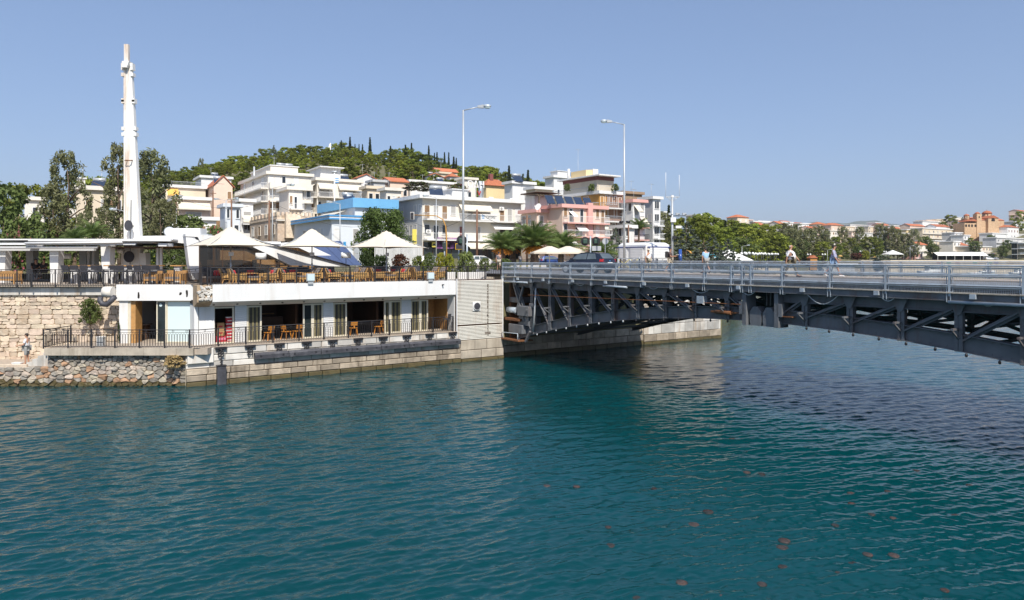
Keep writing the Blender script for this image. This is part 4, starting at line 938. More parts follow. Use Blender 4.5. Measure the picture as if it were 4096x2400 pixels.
# bar stools, high tables, benches under the pergola
def barstool():
    t = thing('bar_stool', 'bar stool', 'bar stool')
    for x in (-.18, .18):
        for y in (-.18, .18): mobj('leg', MB().bar((x * 1.25, y * 1.25, 0), (x, y, .72), .035, .035).mesh('leg', iron), t)
    part('seat', dgrey, t, -.22, .22, -.21, .21, .72, .8); mobj('backrest', MB().hexa([(-.2, .17, .82), (.2, .17, .82), (.2, .21, .82), (-.2, .21, .82), (-.21, .24, 1.1), (.21, .24, 1.1), (.21, .28, 1.1), (-.21, .28, 1.1)]).mesh('backrest', dgrey), t); return t
BS = barstool(); bs_px = (385, 412, 462, 490, 532, 558, 590, 616, 640, 345, 300, 270)
for i, px in enumerate(sorted(bs_px)):
    Y = 40.3 + .25 * (i % 2); loc = Vector((XX(px, Y), Y, ZT - .02)); lab = 'dark bar stool at the high wooden tables, %s from the left' % (ords + ('tenth', 'eleventh', 'last'))[i]
    if i == 0: BS.location = loc; BS.rotation_euler = (0, 0, math.pi); tag(BS, lab, None, 'dark bar stools under the pergola')
    else: dup(BS, loc, math.pi + R(random.uniform(-25, 25)), lab, 'dark bar stools under the pergola')
for i, (x0, x1) in enumerate(((275, 330), (345, 395), (425, 480), (485, 560), (590, 650), (690, 735))):
    Y = 41.1; t = thing('high_table', 'high wooden bar table on white pedestals, %s from the left' % (ords + ('last',))[i], 'table', (XX((x0 + x1) / 2, Y), Y, ZT), 0, 'high tables under the pergola'); w = (XX(x1, Y) - XX(x0, Y)) / 2
    part('table_top', wood, t, -w, w, -.3, .3, 1.02, 1.08); part('pedestal', white, t, -w * .5, w * .5, -.18, .18, 0, 1.02)
for i, (x0, x1, Y) in enumerate(((-40, 75, 40.2), (585, 640, 40.0), (665, 735, 40.0), (660, 740, 42.0))):
    t = thing('wooden_bench', ('low wooden lounge bench with grey seat at the left edge', 'low wooden lounge bench left of the white pillar', 'low wooden lounge bench before the white pillar', 'low wooden lounge bench behind, beside the white pillar')[i], 'bench', (XX((x0 + x1) / 2, Y), Y, ZT), 0, 'wooden lounge benches'); w = (XX(x1, Y) - XX(x0, Y)) / 2
    part('frame', wood, t, -w, w, -.35, .35, .2, .3); part('seat', cushg, t, -w + .05, w - .05, -.33, .2, .3, .42); part('backrest', wood, t, -w, w, .25, .35, .3, .75)
    for x in (-w, w - .07): part('leg', wood, t, x, x + .07, -.35, -.28, 0, .2); part('leg', wood, t, x, x + .07, .28, .35, 0, .2); part('armrest', wood, t, x, x + .07, -.35, .35, .3, .6)
t = thing('floor_lamp', 'white drum lamp under the pergola', 'lamp', (XX(265, 44), 44, ZT), 0, 'white drum floor lamps'); mobj('lamp_shade', MB().lathe([(.28, 0), (.28, .34)], 16).mesh('lamp_shade', globe), t, (0, 0, 1.45)); mobj('pole', MB().tube([(0, 0, 0), (0, 0, 1.5)], .02, 6).mesh('pole', iron), t)
for px, nm in ((378, 'left'), (650, 'right')): 
    t = thing('bin', 'white cylindrical bin under the pergola, %s of the mast' % nm, 'bin', (XX(px, 46), 46, ZT)); mobj('drum', MB().lathe([(.3, 0), (.3, .5), (.26, .55)], 12).mesh('drum', whitep), t)
# loose things on the lower level
def plychair():
    t = thing('wooden_chair', 'chair', 'chair'); orange = mat('orange_plywood', (.55, .22, .03), .4, .15, 6)
    for x in (-.2, .2):
        for y in (-.18, .18): mobj('leg', MB().bar((x * 1.1, y * 1.2, 0), (x * .8, y * .8, .42), .04, .04).mesh('leg', orange), t)
    soft(part('seat', orange, t, -.23, .23, -.22, .22, .42, .46), .02); soft(mobj('backrest', MB().hexa([(-.2, .18, .58), (.2, .18, .58), (.2, .21, .58), (-.2, .21, .58), (-.22, .27, .86), (.22, .27, .86), (.22, .3, .86), (-.22, .3, .86)]).mesh('backrest', orange), t), .03); part('spine', orange, t, -.04, .04, .17, .21, .44, .62); return t
PC = plychair()
for i, (px, v, rz, nm) in enumerate(((1076, -1.45, 200, 'leftmost, in the first open doorway'), (1145, -1.5, 120, 'in the middle of the first open doorway'), (1190, -1.45, 195, 'at the right of the first open doorway'), (1414, -1.45, 170, 'at the left of the second open doorway'), (1516, -1.45, 215, 'at the right of the second open doorway'))):
    loc = W(U(px, v), v, ZL + .012); lab = 'bent orange plywood chair ' + nm
    if i == 0: PC.location = loc; PC.rotation_euler = (0, 0, TH + R(rz)); tag(PC, lab, None, 'orange plywood chairs in the doorways')
    else: dup(PC, loc, TH + R(rz), lab, 'orange plywood chairs in the doorways')
for i, (px, v) in enumerate(((1110, -2.3), (1460, -2.2))):
    t = qthing('dining_table', 'dark dining table inside the %s open doorway' % ('first', 'second')[i], 'table', 'dark tables in the doorways', U(px, v), v, ZL + .012); part('table_top', dgrey, t, -.6, .6, -.4, .4, .7, .74)
    for x in (-.5, .5): part('leg', woodd, t, x - .03, x + .03, -.03, .03, 0, .7)
bs2 = dup(BS, W(U(1783, -1.0), -.75, ZL + .01), TH + R(200), 'dark bar stool at the right end of the lower balcony', 'dark bar stools under the pergola'); bs2['group'] = 'lower balcony stools'
crm = mat('red_carton', (.42, .02, .03), .7, .1, 3); cart = mat('brown_carton', (.42, .24, .10), .8, .1, 3)
for k in range(4):
    t = qthing('carton', 'red and white drinks carton in the doorway stack, %s from the floor' % ords[k], 'carton', 'red drinks cartons behind the glass', U(918, -1.5), -1.5, ZL + .02 + k * .36); part('box', crm, t, -.2, .2, -.15, .15, 0, .3); part('band', awnw, t, -.2, .2, -.15, .15, .302, .35); part('print', awnw, t, -.13, .12, -.154, -.151, .12, .17)
for k in range(2):
    t = qthing('carton', 'brown cardboard carton with red swoosh, %s from the floor' % ('second', 'third')[k], 'carton', None, U(880, -1.5), -1.5, ZL + .43 + k * .36); part('box', cart, t, -.17, .2, -.15, .15, 0, .35); part('print', crm, t, -.1, .1, -.154, -.151, .12, .2)
t = qthing('bottle_crate', 'crimson bottle crate under the brown cartons', 'crate', None, U(885, -1.5), -1.5, ZL + .02); part('box', crm, t, -.28, .28, -.15, .15, 0, .38); part('print', mat('pink_print', (.7, .2, .3), .7), t, -.2, .2, -.154, -.151, .18, .3)
t = thing('pedestal_bin', 'grey pedestal bin on the lower left terrace', 'bin', (XX(404, 37.2), 37.2, 2.0)); part('body', alu, t, -.17, .17, -.12, .12, 0, .5); part('lid', white, t, -.2, .2, -.15, .15, .5, .53)
t = thing('bar_counter', 'dark curved bar counter inside the annex doorway', 'counter', (XX(560, 40.5), 40.5, 2.0)); soft(part('body', woodd, t, -.5, .5, -.3, .3, 0, .85), .1, 2); part('top', mat('grey_top', (.25, .2, .18), .4), t, -.55, .55, -.33, .33, .85, .92)
t = thing('extractor_fan', 'old round extractor with black corrugated duct at the wall corner', 'extractor', (XX(447, 38.6), 38.3, 4.5)); mobj('drum', MB().tube([(-.25, 0, .35), (.25, 0, .35)], .3, 14).mesh('drum', offw), t)
pts = [(.25 + .02 * math.cos(a), -.2 - .02 * math.sin(a * 2), .1 - .35 * math.sin(a / 2)) if 0 else (-.3 + .5 * k / 10, -.25, -.1 - .12 * math.sin(k / 10 * math.pi)) for k, a in enumerate(np.linspace(0, 3, 11))]
mobj('duct', MB().tube([(-.32, -.2, .1), (-.34, -.22, -.12), (-.2, -.25, -.3), (.05, -.25, -.32), (.2, -.25, -.2), (.35, -.2, .0), (.42, -.1, .1)], [.14, .15, .14, .15, .14, .15, .14], 10).mesh('duct', black), t)
t = thing('foam_box', 'white foam fishing box on the stone landing', 'box', (XX(68, 36.9), 36.95, 1.02)); part('box', globe, t, -.22, .22, -.12, .12, 0, .14); part('lid', globe, t, -.24, .24, -.14, .14, .14, .18)
# ---------------------------------------------------------------- people
def skin_part(name, joints, edges, m, parent, sub=1):
    me = bpy.data.meshes.new(name); me.from_pydata([j[0] for j in joints], edges, []); me.materials.append(m)
    o = mobj(name, me, parent); md = o.modifiers.new('skin', 'SKIN'); md.use_smooth_shade = True
    if not me.skin_vertices: bpy.context.view_layer.objects.active = o
    lay = me.skin_vertices[0].data
    for i, j in enumerate(joints):
        r = j[1] if hasattr(j[1], '__len__') else (j[1], j[1]); lay[i].radius = r; lay[i].use_root = (i == 0)
    s = o.modifiers.new('sub', 'SUBSURF'); s.levels = sub; s.render_levels = sub; return o
def limb(p, a, l, yaw=0, out=0):  # direction in the sagittal plane, angle a from straight down, forward +x
    return p + Vector((math.sin(a) * l, out * l, -math.cos(a) * l))
def person(label, loc, rz, h=1.75, legs=((.35, .12), (-.35, .35)), arms=((-.35, .25), (.35, .35)), shirt=None, pants=None, short=False, sleeve=.9, hair=None, shoe=None, fat=1.0, sit=False, extra=None, sk=None, skirtz=0, bald=False, group=None):
    t = thing('person', label, 'person', loc, rz, group); t.scale = (h / 1.75,) * 3; sk = sk or skin
    hipz = .93; lows = []; J = {}
    for i, s in ((0, 1), (1, -1)):
        f, k = legs[i]; hp = Vector((0, .085 * s, hipz)); kn = limb(hp, f, .43); an = limb(kn, f - k, .42); J['hip%d' % i], J['kn%d' % i], J['an%d' % i] = hp, kn, an
        fa = 0 if sit or k < .3 else -.5; J['toe%d' % i] = an + Vector((.17 * math.cos(fa), .02 * s, -.055 + .17 * math.sin(fa))); lows.append(min(an.z - .085, J['toe%d' % i].z - .03))
    dz = -min(lows)
    for k_ in J: J[k_] = J[k_] + Vector((0, 0, dz))
    B = lambda x, z, y=0: Vector((x, y, z + dz))
    J.update(pel=B(0, .96), wst=B(.01 + .02 * (fat - 1), 1.10), chs=B(0, 1.28), nkb=B(-.01, 1.43), nk=B(.005, 1.50), hd=B(.02, 1.60), top=B(.015, 1.69))
    for i, s in ((0, 1), (1, -1)):
        a, e = arms[i]; sh = B(-.01, 1.385, .19 * s); el = limb(sh, a, .29, out=.16 * s); wr = limb(el, a + e, .25, out=-.03 * s); J['sh%d' % i], J['el%d' % i], J['wr%d' % i] = sh, el, wr; J['ha%d' % i] = limb(wr, a + e, .075)
    f = fat * 1.2
    order = [('pel', (.135 * f, .11 * f)), ('wst', (.125 * f, .10 * f * f)), ('chs', (.15 * f, .115 * f)), ('nkb', .075), ('nk', .055), ('hd', (.075, .098)), ('top', (.06, .075))]
    for i in (0, 1): order += [('hip%d' % i, .085), ('kn%d' % i, .058), ('an%d' % i, .042), ('toe%d' % i, (.04, .03)), ('sh%d' % i, .058), ('el%d' % i, .042), ('wr%d' % i, .03), ('ha%d' % i, (.04, .022))]
    ix = {n: i for i, (n, r) in enumerate(order)}; E = [('pel', 'wst'), ('wst', 'chs'), ('chs', 'nkb'), ('nkb', 'nk'), ('nk', 'hd'), ('hd', 'top')]
    for i in (0, 1): E += [('pel', 'hip%d' % i), ('hip%d' % i, 'kn%d' % i), ('kn%d' % i, 'an%d' % i), ('an%d' % i, 'toe%d' % i), ('chs', 'sh%d' % i), ('sh%d' % i, 'el%d' % i), ('el%d' % i, 'wr%d' % i), ('wr%d' % i, 'ha%d' % i)]
    skin_part('body', [(J[n], r) for n, r in order], [(ix[a], ix[b]) for a, b in E], sk, t)
    # shirt
    jj = [(B(0, .86 - .0), (.15 * f, .122 * f)), (J['wst'], (.148 * f, .122 * f * f)), (J['chs'], (.168 * f, .13 * f)), (B(-.01, 1.415), .075)]; ee = [(0, 1), (1, 2), (2, 3)]
    for i in (0, 1):
        n = len(jj); jj += [(J['sh%d' % i], .07), (J['sh%d' % i].lerp(J['el%d' % i], min(1, sleeve)), .058)]; ee += [(2, n), (n, n + 1)]
        if sleeve > 1: jj.append((J['el%d' % i].lerp(J['wr%d' % i], sleeve - 1), .045)); ee.append((n + 1, n + 2))
    skin_part('shirt', jj, ee, shirt, t)
    jj = [(B(0, .95), (.142 * f, .118 * f)), ]; ee = []
    for i in (0, 1):
        n = len(jj); jj.append((J['hip%d' % i], .1)); ee.append((0, n))
        if short: jj.append((J['kn%d' % i].lerp(J['hip%d' % i], .02), .08)); ee.append((n, n + 1))
        else: jj += [(J['kn%d' % i], .072), (J['an%d' % i] + Vector((0, 0, .03)), .06)]; ee += [(n, n + 1), (n + 1, n + 2)]
    skin_part('shorts' if short else 'trousers', jj, ee, pants, t)
    # head details
    hd = J['hd']; mb = MB(); mb.ell(hd + Vector((.085, 0, -.005)), (.022, .014, .022), 6, 4); 
    for s in (-1, 1): mb.ell(hd + Vector((-.005, .078 * s, -.01)), (.022, .012, .032), 6, 4)
    mobj('face', mb.mesh('face', sk), t)
    eye = MB(); [eye.ell(hd + Vector((.078, .032 * s, .022)), (.012, .014, .009), 6, 4) for s in (-1, 1)]; eye.bx(hd.x + .074, hd.x + .086, -.025, .025, hd.z - .052, hd.z - .045); mobj('eyes', eye.mesh('eyes', dgrey), t)
    if hair:
        mb = MB()
        if bald: mb.ell(hd + Vector((-.045, 0, .0)), (.06, .088, .07), 10, 6)
        else: mb.ell(hd + Vector((-.018, 0, .045)), (.092, .086, .075), 10, 6); mb.ell(hd + Vector((-.05, 0, .0)), (.058, .08, .075), 10, 6)
        mobj('hair', mb.mesh('hair', hair), t)
    # hands with fingers, shoes
    for i, s in ((0, 1), (1, -1)):
        wr, ha = J['wr%d' % i], J['ha%d' % i]; d = (ha - wr).normalized(); sd = Vector((0, 1, 0)).cross(d).normalized(); mb = MB()
        for k in range(4):
            o = sd * (-.028 + .019 * k); L = (.062, .075, .07, .055)[k]; p0 = ha + o + d * .012; p1 = p0 + d * L * .5 - Vector((0, s * .004, 0)); p2 = p1 + d * L * .4 - Vector((0, s * .018, 0)); mb.tube([p0, p1, p2], [.009, .0085, .006], 5)
        p0 = wr.lerp(ha, .5) + sd * .03; mb.tube([p0, p0 + sd * .025 + d * .03, p0 + sd * .03 + d * .06], [.011, .01, .007], 5); mobj('fingers', mb.mesh('fingers', sk), t)
        if shoe:
            a, tt = J['an%d' % i], J['toe%d' % i]; fw = (tt - a); fw.z = 0
            mb = MB(); dirn = (tt - a).normalized(); mb.tube([a + Vector((-.06, 0, -.055)), a + Vector((.0, 0, -.045)), tt + Vector((-.02, 0, .0)), tt + Vector((.06, 0, -.005))], [.035, .05, .045, .022], 8); mobj('shoe', mb.mesh('shoe', shoe), t)
    if extra: extra(t, J)
    return t
def cl(name, c): return mat('cloth_' + name, c, .85, .12, 8)
wsh = cl('white', (.76, .75, .76)); lil = cl('lilac', (.36, .37, .50)); sky_ = cl('sky_blue', (.30, .48, .68)); kh = cl('khaki', (.17, .14, .085)); bei = cl('beige', (.46, .40, .31)); grs = cl('grey_shorts', (.30, .30, .29)); brw = cl('brown', (.075, .05, .048)); den = cl('denim', (.20, .30, .45)); olv = cl('olive', (.30, .27, .20)); blk = cl('dark', (.03, .028, .03)); dred = cl('dark_red', (.25, .04, .06))
hdark = mat('dark_hair', (.022, .015, .012), .6, .2, 20); hgrey = mat('grey_hair', (.45, .43, .41), .6, .15, 20); shw = mat('white_shoe', (.75, .75, .75), .5, .05, 10); shb = mat('brown_shoe', (.09, .05, .035), .5, .2, 10)
ZF = 5.725
def on_bridge(px, Y): x = XX(px, Y); return Vector((x, Y, ZF))
TB_ = math.atan2(-CT, ST)  # walking direction along the bridge towards the right front
person('stout grey haired man in a white shirt and khaki trousers striding along the bridge', on_bridge(3163, 36.6), R(-38), 1.78, ((.42, .10), (-.30, .22)), ((.55, .15), (-.35, .2)), wsh, kh, False, 1.12, hgrey, shb, 1.34, bald=True)
person('dark haired man in a lilac shirt and blue shorts walking along the bridge', on_bridge(3335, 37.0), R(-20), 1.76, ((.42, .12), (-.42, .30)), ((.15, .9), (.1, .5)), lil, den, True, 1.3, hdark, shw, 1.05)
person('man in a sky blue polo shirt seen from behind on the bridge', on_bridge(2822, 45.6), R(105), 1.74, ((.30, .1), (-.35, .35)), ((-.15, .3), (.3, .5)), sky_, grs, True, .85, hdark, shb, 1.12)
def pack(t, J):
    b = soft(part('backpack', blk, t, -.34, -.13, -.16, .16, 1.0, 1.45), .06, 2); part('map_sheet', awnw, t, .42, .60, -.17, .17, 1.22, 1.24)
person('man with a backpack reading a paper map on the bridge', on_bridge(2681, 49.5), R(-25), 1.79, ((.32, .1), (-.3, .25)), ((.35, 1.35), (.35, 1.35)), brw, bei, True, .8, hdark, shw, 1.02, extra=pack)
def cap(t, J):
    mb = MB(); mb.ell(J['hd'] + Vector((-.005, 0, .05)), (.095, .088, .07), 10, 6); mb.prism([J['hd'] + Vector(p) for p in ((.05, -.07, .05), (.05, .07, .05), (.17, .05, .035), (.17, -.05, .035))], (0, 0, .012)); mobj('cap', mb.mesh('cap', cl('straw', (.62, .50, .33))), t)
person('elderly man in a straw coloured cap and white shirt at the bridge end', on_bridge(2593, 51.5), R(-60), 1.72, ((.2, .08), (-.22, .2)), ((.12, .15), (-.1, .2)), wsh, olv, False, .85, hgrey, shb, 1.05, extra=cap)
person('young man in a white t-shirt and grey shorts standing on the stone landing', Vector((XX(107, 37.15), 37.15, 1.03)), R(195), 1.72, ((.06, .04), (-.05, .05)), ((.25, 1.2), (.2, 1.25)), wsh, grs, True, .8, hdark, shb, 1.05)
def bag(t, J): part('shoulder_bag', blk, t, -.1, .12, -.27, -.17, .82, 1.05)
person('man in a grey t-shirt walking away with a shoulder bag by the bridge end', P(1995, 1068, 60) * 1, R(100), 1.74, ((.3, .1), (-.3, .3)), ((-.2, .3), (.25, .4)), cl('grey', (.14, .13, .14)), bei, True, .8, hdark, shb, 1.02, extra=bag).location.z = 5.62
person('woman in a white blouse and jeans beside the palm trunks', Vector((XX(2081, 84), 84, 5.72)), R(-60), 1.68, ((.25, .08), (-.25, .2)), ((.2, .6), (-.2, .3)), wsh, den, False, .6, hdark, shw, .9)
for i, (px, m_, nm) in enumerate(((28, dred, 'in dark red at the left edge'), (143, blk, 'in black left of the tapered pillar'), (176, blk, 'in black beside the tapered pillar'), (242, dred, 'in dark red right of the tapered pillar'))):
    person('person %s sitting under the pergola' % nm, Vector((XX(px, 44.5), 44.5, ZT + .15)), R(-90 + 40 * (i % 2)), 1.72, ((1.5, 1.5), (1.45, 1.45)), ((.5, .9), (.5, .8)), m_, blk, False, .8, hdark, None, 1.0, sit=True)
# ---------------------------------------------------------------- car
def car(label, loc, rz, paint, sc=1.0, full=True, group=None):
    t = thing('parked_car' if not full else 'car', label, 'car', loc, rz, group); t.scale = (sc,) * 3
    # profile along x (front +x), z; body half widths
    st = [(-1.92, .42, .72, .60), (-1.98, .55, .92, .74), (-1.80, .32, 1.02, .80), (-1.2, .26, .98, .84), (0, .24, .94, .85), (.9, .26, .93, .84), (1.35, .30, .84, .82), (1.85, .36, .70, .74), (1.98, .42, .58, .62)]
    mb = MB(); mb.smooth = True; rings = []
    for x, z0, z1, w in st:
        zm_ = (z0 + z1) / 2; rings.append(mb.addv([(x, -w * .9, z0), (x, -w, z0 + .12), (x, -w, zm_), (x, -w * .96, z1 - .05), (x, -w * .86, z1), (x, w * .86, z1), (x, w * .96, z1 - .05), (x, w, zm_), (x, w, z0 + .12), (x, w * .9, z0)]))
    for a, b in zip(rings, rings[1:]):
        for k in range(10): mb.face([a + k, a + (k + 1) % 10, b + (k + 1) % 10, b + k])
    mb.face([rings[0] + k for k in range(10)]); mb.face([rings[-1] + k for k in range(10)][::-1]); mobj('body', mb.mesh('body', paint), t)
    g = MB(); g.smooth = False; cs = [(-1.88, .98, .76), (-1.45, 1.40, .60), (-.9, 1.46, .60), (.0, 1.44, .60), (.35, 1.36, .60), (1.05, .93, .74)]
    zb_ = [.9, .95, .93, .92, .92, .9]; rr = [g.addv([(x, -.80 if 0 < i < 5 else -w, zb_[i]), (x, -w, z), (x, w, z), (x, .80 if 0 < i < 5 else w, zb_[i])]) for i, (x, z, w) in enumerate(cs)]
    for a, b in zip(rr, rr[1:]):
        for k in range(3): g.face([a + k, a + k + 1, b + k + 1, b + k])
    mobj('cabin', g.mesh('cabin', paint), t)
    def pane(name, pts, off): m_ = MB(); m_.prism(pts, off); mobj(name, m_.mesh(name, lcgl), t)
    for s in (-1, 1):
        y0, y1_ = .795 * s, .615 * s; o = (0, .02 * s, .005)
        pane('side_window', [(-1.42, y0, .99), (-.62, y0, .98), (-.62, y1_ * 1.01, 1.38), (-1.2, y1_ * 1.01, 1.37)], o); pane('side_window', [(-.54, y0, .98), (.78, y0 * .97, .97), (.34, y1_ * 1.03, 1.32), (-.54, y1_ * 1.01, 1.38)], o)
        part('mirror', paint, t, .6, .75, min(.84 * s, .98 * s), max(.84 * s, .98 * s), .93, 1.06)
        mobj('tail_light', MB().hexa([(-1.97, .6 * s, .82), (-1.97, .76 * s, .82), (-1.7, .83 * s, .82), (-1.7, .66 * s, .82), (-1.93, .6 * s, 1.0), (-1.93, .72 * s, 1.0), (-1.72, .80 * s, 1.0), (-1.72, .66 * s, 1.0)]).mesh('tail_light', mat('tail_light_red', (.40, .02, .02), .2)), t)
        part('headlight', frost, t, 1.75, 1.9, min(.45 * s, .7 * s), max(.45 * s, .7 * s), .6, .72)
        for x in (-1.25, 1.25):
            w = thing; mobj('wheel', MB().tube([(x, .68 * s, .31), (x, .86 * s, .31)], .31, 16).mesh('wheel', black), t); mobj('rim', MB().tube([(x, .84 * s, .31), (x, .87 * s, .31)], .2, 12).mesh('rim', alu), t)
    pane('rear_window', [(-1.84, -.62, 1.03), (-1.84, .62, 1.03), (-1.51, .54, 1.36), (-1.51, -.54, 1.36)], (-.02, 0, .01)); pane('windscreen', [(.95, -.66, .99), (.95, .66, .99), (.42, .55, 1.33), (.42, -.55, 1.33)], (.015, 0, .01))
    part('number_plate', awnw, t, -2.02, -1.985, -.26, .26, .66, .78); part('bumper', paint, t, -2.02, -1.9, -.72, .72, .40, .62); part('badge', bluep, t, -1.995, -1.97, -.05, .05, .84, .9)
    mobj('aerial', MB().tube([(-1.0, 0, 1.44), (-1.2, 0, 1.65)], .008, 4).mesh('aerial', black), t)
    return t
navy = mat('car_paint_navy', (.012, .016, .03), .18, .1, 2, spec=.8); silver = mat('car_paint_silver', (.5, .5, .52), .25, .05, 2, metal=.4); wcar = mat('car_paint_white', (.75, .75, .74), .25, .03, 2); bcar = mat('car_paint_blue', (.03, .08, .3), .25, .05, 2)
car('dark navy hatchback driving over the bridge', W(23.2, 1.7, 5.665), TH + R(90 + 12), navy, 1.0)
car('black parked car behind the palm trunks', Vector((XX(2350, 97), 97, 5.78)), R(10), navy, .95, False); car('blue parked car left of the right palm trunk', Vector((XX(2205, 98), 98, 5.78)), R(20), bcar, .95, False)
car('white car parked behind the bushes right of the tall street lamp', Vector((XX(1925, 82), 82, 5.72)), R(30), wcar, .95, False); car('silver car parked behind the round green tree', Vector((XX(1730, 86), 86, 5.75)), R(25), silver, .95, False)
# ---------------------------------------------------------------- kiosk and street furniture
def px_frame(px, Y, z): return Vector((XX(px, Y), Y, z))
def bdims(pxl, pxc, pxr, Y, rot=TH):
    c, s = math.cos(rot), math.sin(rot); X = XX(pxc, Y); t = (pxr - CXP) / F; L = (t * Y - X) / (c - t * s); t = (pxl - CXP) / F; D = (X - t * Y) / (s + t * c); return L, D
kY = 66; L, D = bdims(2470, 2586, 2681, kY)
k = thing('kiosk', 'white kiosk with closed shutters and a blue stripe at the bridge end', 'kiosk', px_frame(2586, kY, 5.76), TH); zk = ZZ(977, kY) - 5.76
soft(part('wall', whitep, k, 0, L, 0, D, 0, zk), .2, 3); soft(mobj('roof', MB().hexa([(-.05, -.05, zk - .1), (L + .05, -.05, zk - .1), (L + .05, D + .05, zk - .1), (-.05, D + .05, zk - .1), (.3, .3, zk + .2), (L - .3, .3, zk + .2), (L - .3, D - .3, zk + .2), (.3, D - .3, zk + .2)]).mesh('roof', whitep), k), .12, 2)
part('stripe', mat('navy_stripe', (.02, .04, .2), .5), k, .1, L - .05, -.09, -.03, zk - .3, zk - .2); part('stripe', MATS['navy_stripe'], k, -.09, -.03, .1, D - .05, zk - .3, zk - .2)
f = part('shutter', whitep, k, .3, L - .3, -.06, -.01, .75, zk - .42)
for i in range(5): part('shutter_slat', whitep, k, .38, L - .38, -.085, -.061, .8 + i * .27, 1.04 + i * .27)
for (a, b) in ((.35, D * .55), (D * .64, D - .3)):
    part('shutter', whitep, k, -.05, -.01, a, b, .75, zk - .42)
    for i in range(5): part('shutter_slat', grsh if 0 else whitep, k, -.075, -.051, a + .1, b - .1, .85 + i * .25, 1.07 + i * .25)
def street_lamp(label, px, Y, zg, pytop, side, arm=1.2, name='street_lamp', rr=.085, cat='street lamp', m=None, group=None):
    if Y >= 280: Y = FY(px, Y); zg = gz(px, Y)
    m = m or alu; t = thing(name, label, cat, px_frame(px, Y, zg), 0, group); zt = ZZ(pytop, Y) - zg
    mobj('pole', MB().tube([(0, 0, 0), (0, 0, zt * .5), (0, 0, zt)], [rr * 1.25, rr, rr * .7], 10).mesh('pole', m), t); part('base', m, t, -.2, .2, -.2, .2, 0, .06)
    mobj('arm', MB().tube([(0, 0, zt - .03), (side * arm, 0, zt + arm * .2)], [rr * .5, rr * .4], 8).mesh('arm', m), t)
    h = MB(); x = side * arm; z = zt + arm * .2; s = arm * .8 if arm < 1 else 1.0
    h.hexa([(x + side * -.1 * s, -.09 * s, z - .07), (x + side * .35 * s, -.14 * s, z - .1), (x + side * .35 * s, .14 * s, z - .1), (x + side * -.1 * s, .09 * s, z - .07), (x - side * .1 * s, -.09 * s, z + .08), (x + side * .35 * s, -.14 * s, z + .16), (x + side * .35 * s, .14 * s, z + .16), (x - side * .1 * s, .09 * s, z + .08)]); mobj('lamp_head', h.mesh('lamp_head', m), t)
    g = MB(); g.ell((x + side * .6 * s, 0, z + .06), (.32 * s, .17 * s, .14 * s), 10, 6); mobj('lamp_hood', g.mesh('lamp_hood', galv if m is alu else m), t); g = MB(); g.ell((x + side * .62 * s, 0, z - .03), (.26 * s, .14 * s, .11 * s), 10, 6); mobj('lamp_glass', g.mesh('lamp_glass', frost), t); return t
street_lamp('tall grey street lamp with its arm to the right, behind the bushes', 1853, 51.5, 5.3, 440, 1, 1.15); l2 = street_lamp('tall grey street lamp with its arm to the left, before the kiosk', 2497, 60.5, 5.7, 497, -1, 1.15)
for s in (-1, 1): mobj('floodlight', MB().tube([(.15 * s, -.1, ZZ(887, 60.5) - 5.7), (.4 * s, -.35, ZZ(890, 60.5) - 5.7)], [.08, .13], 8).mesh('floodlight', iron), l2)
for px, py, Y, sd, nm in ((1090, 752, 85, 1, 'before the white stacked apartments'), (907, 800, 95, 1, 'double, behind the left umbrella'), (903, 802, 95, -1, 'double, left arm, behind the left umbrella'), (1360, 815, 82, -1, 'before the blue trimmed house'), (1745, 790, 84, -1, 'before the rounded balconies'), (502, 845, 70, -1, 'left of the mast'), (705, 830, 80, -1, 'behind the white box unit')):
    street_lamp('slim street lamp ' + nm, px, Y, 5.7, py, sd, .95 if px != 1090 else 1.8, rr=.06, group='slim street lamps in the town')
# camera pole
t = thing('camera_pole', 'grey pole with cameras, white box and antennas beside the kiosk', 'pole', px_frame(2689, 63, 5.76)); z_ = lambda py: ZZ(py, 63) - 5.76
mobj('pole', MB().tube([(0, 0, 0), (0, 0, z_(790))], [.12, .09], 10).mesh('pole', alu), t); part('crossarm', alu, t, -.6, .65, -.04, .04, z_(790), z_(786)); part('junction_box', whitep, t, -.1, .12, -.1, .1, z_(790), z_(781)); part('crossarm', iron, t, -.3, 1.2, -.04, .04, z_(865), z_(862)); soft(part('white_box', whitep, t, -.2, .28, -.3, -.08, z_(890), z_(871)), .03)
for x in (-.15, .5, 1.1): part('camera', alu, t, x - .18, x + .14, -.12, .12, z_(860), z_(852)); part('camera_hood', iron, t, x + .0, x + .17, -.13, .13, z_(859), z_(857))
part('camera', whitep, t, .3, .8, -.15, .15, z_(913), z_(903)); part('camera_arm', alu, t, .05, .4, -.03, .03, z_(920), z_(917)); part('camera', iron, t, .0, .3, -.3, -.1, z_(955), z_(944))
for x, pt in ((-.58, 690), (.63, 700)): mobj('antenna', MB().tube([(x, 0, z_(790)), (x, 0, z_(pt))], .018, 5).mesh('antenna', awnw), t)
for x in (-.5, .55): mobj('brace', MB().tube([(x, 0, z_(788)), (0, 0, z_(806))], .025, 5).mesh('brace', alu), t)
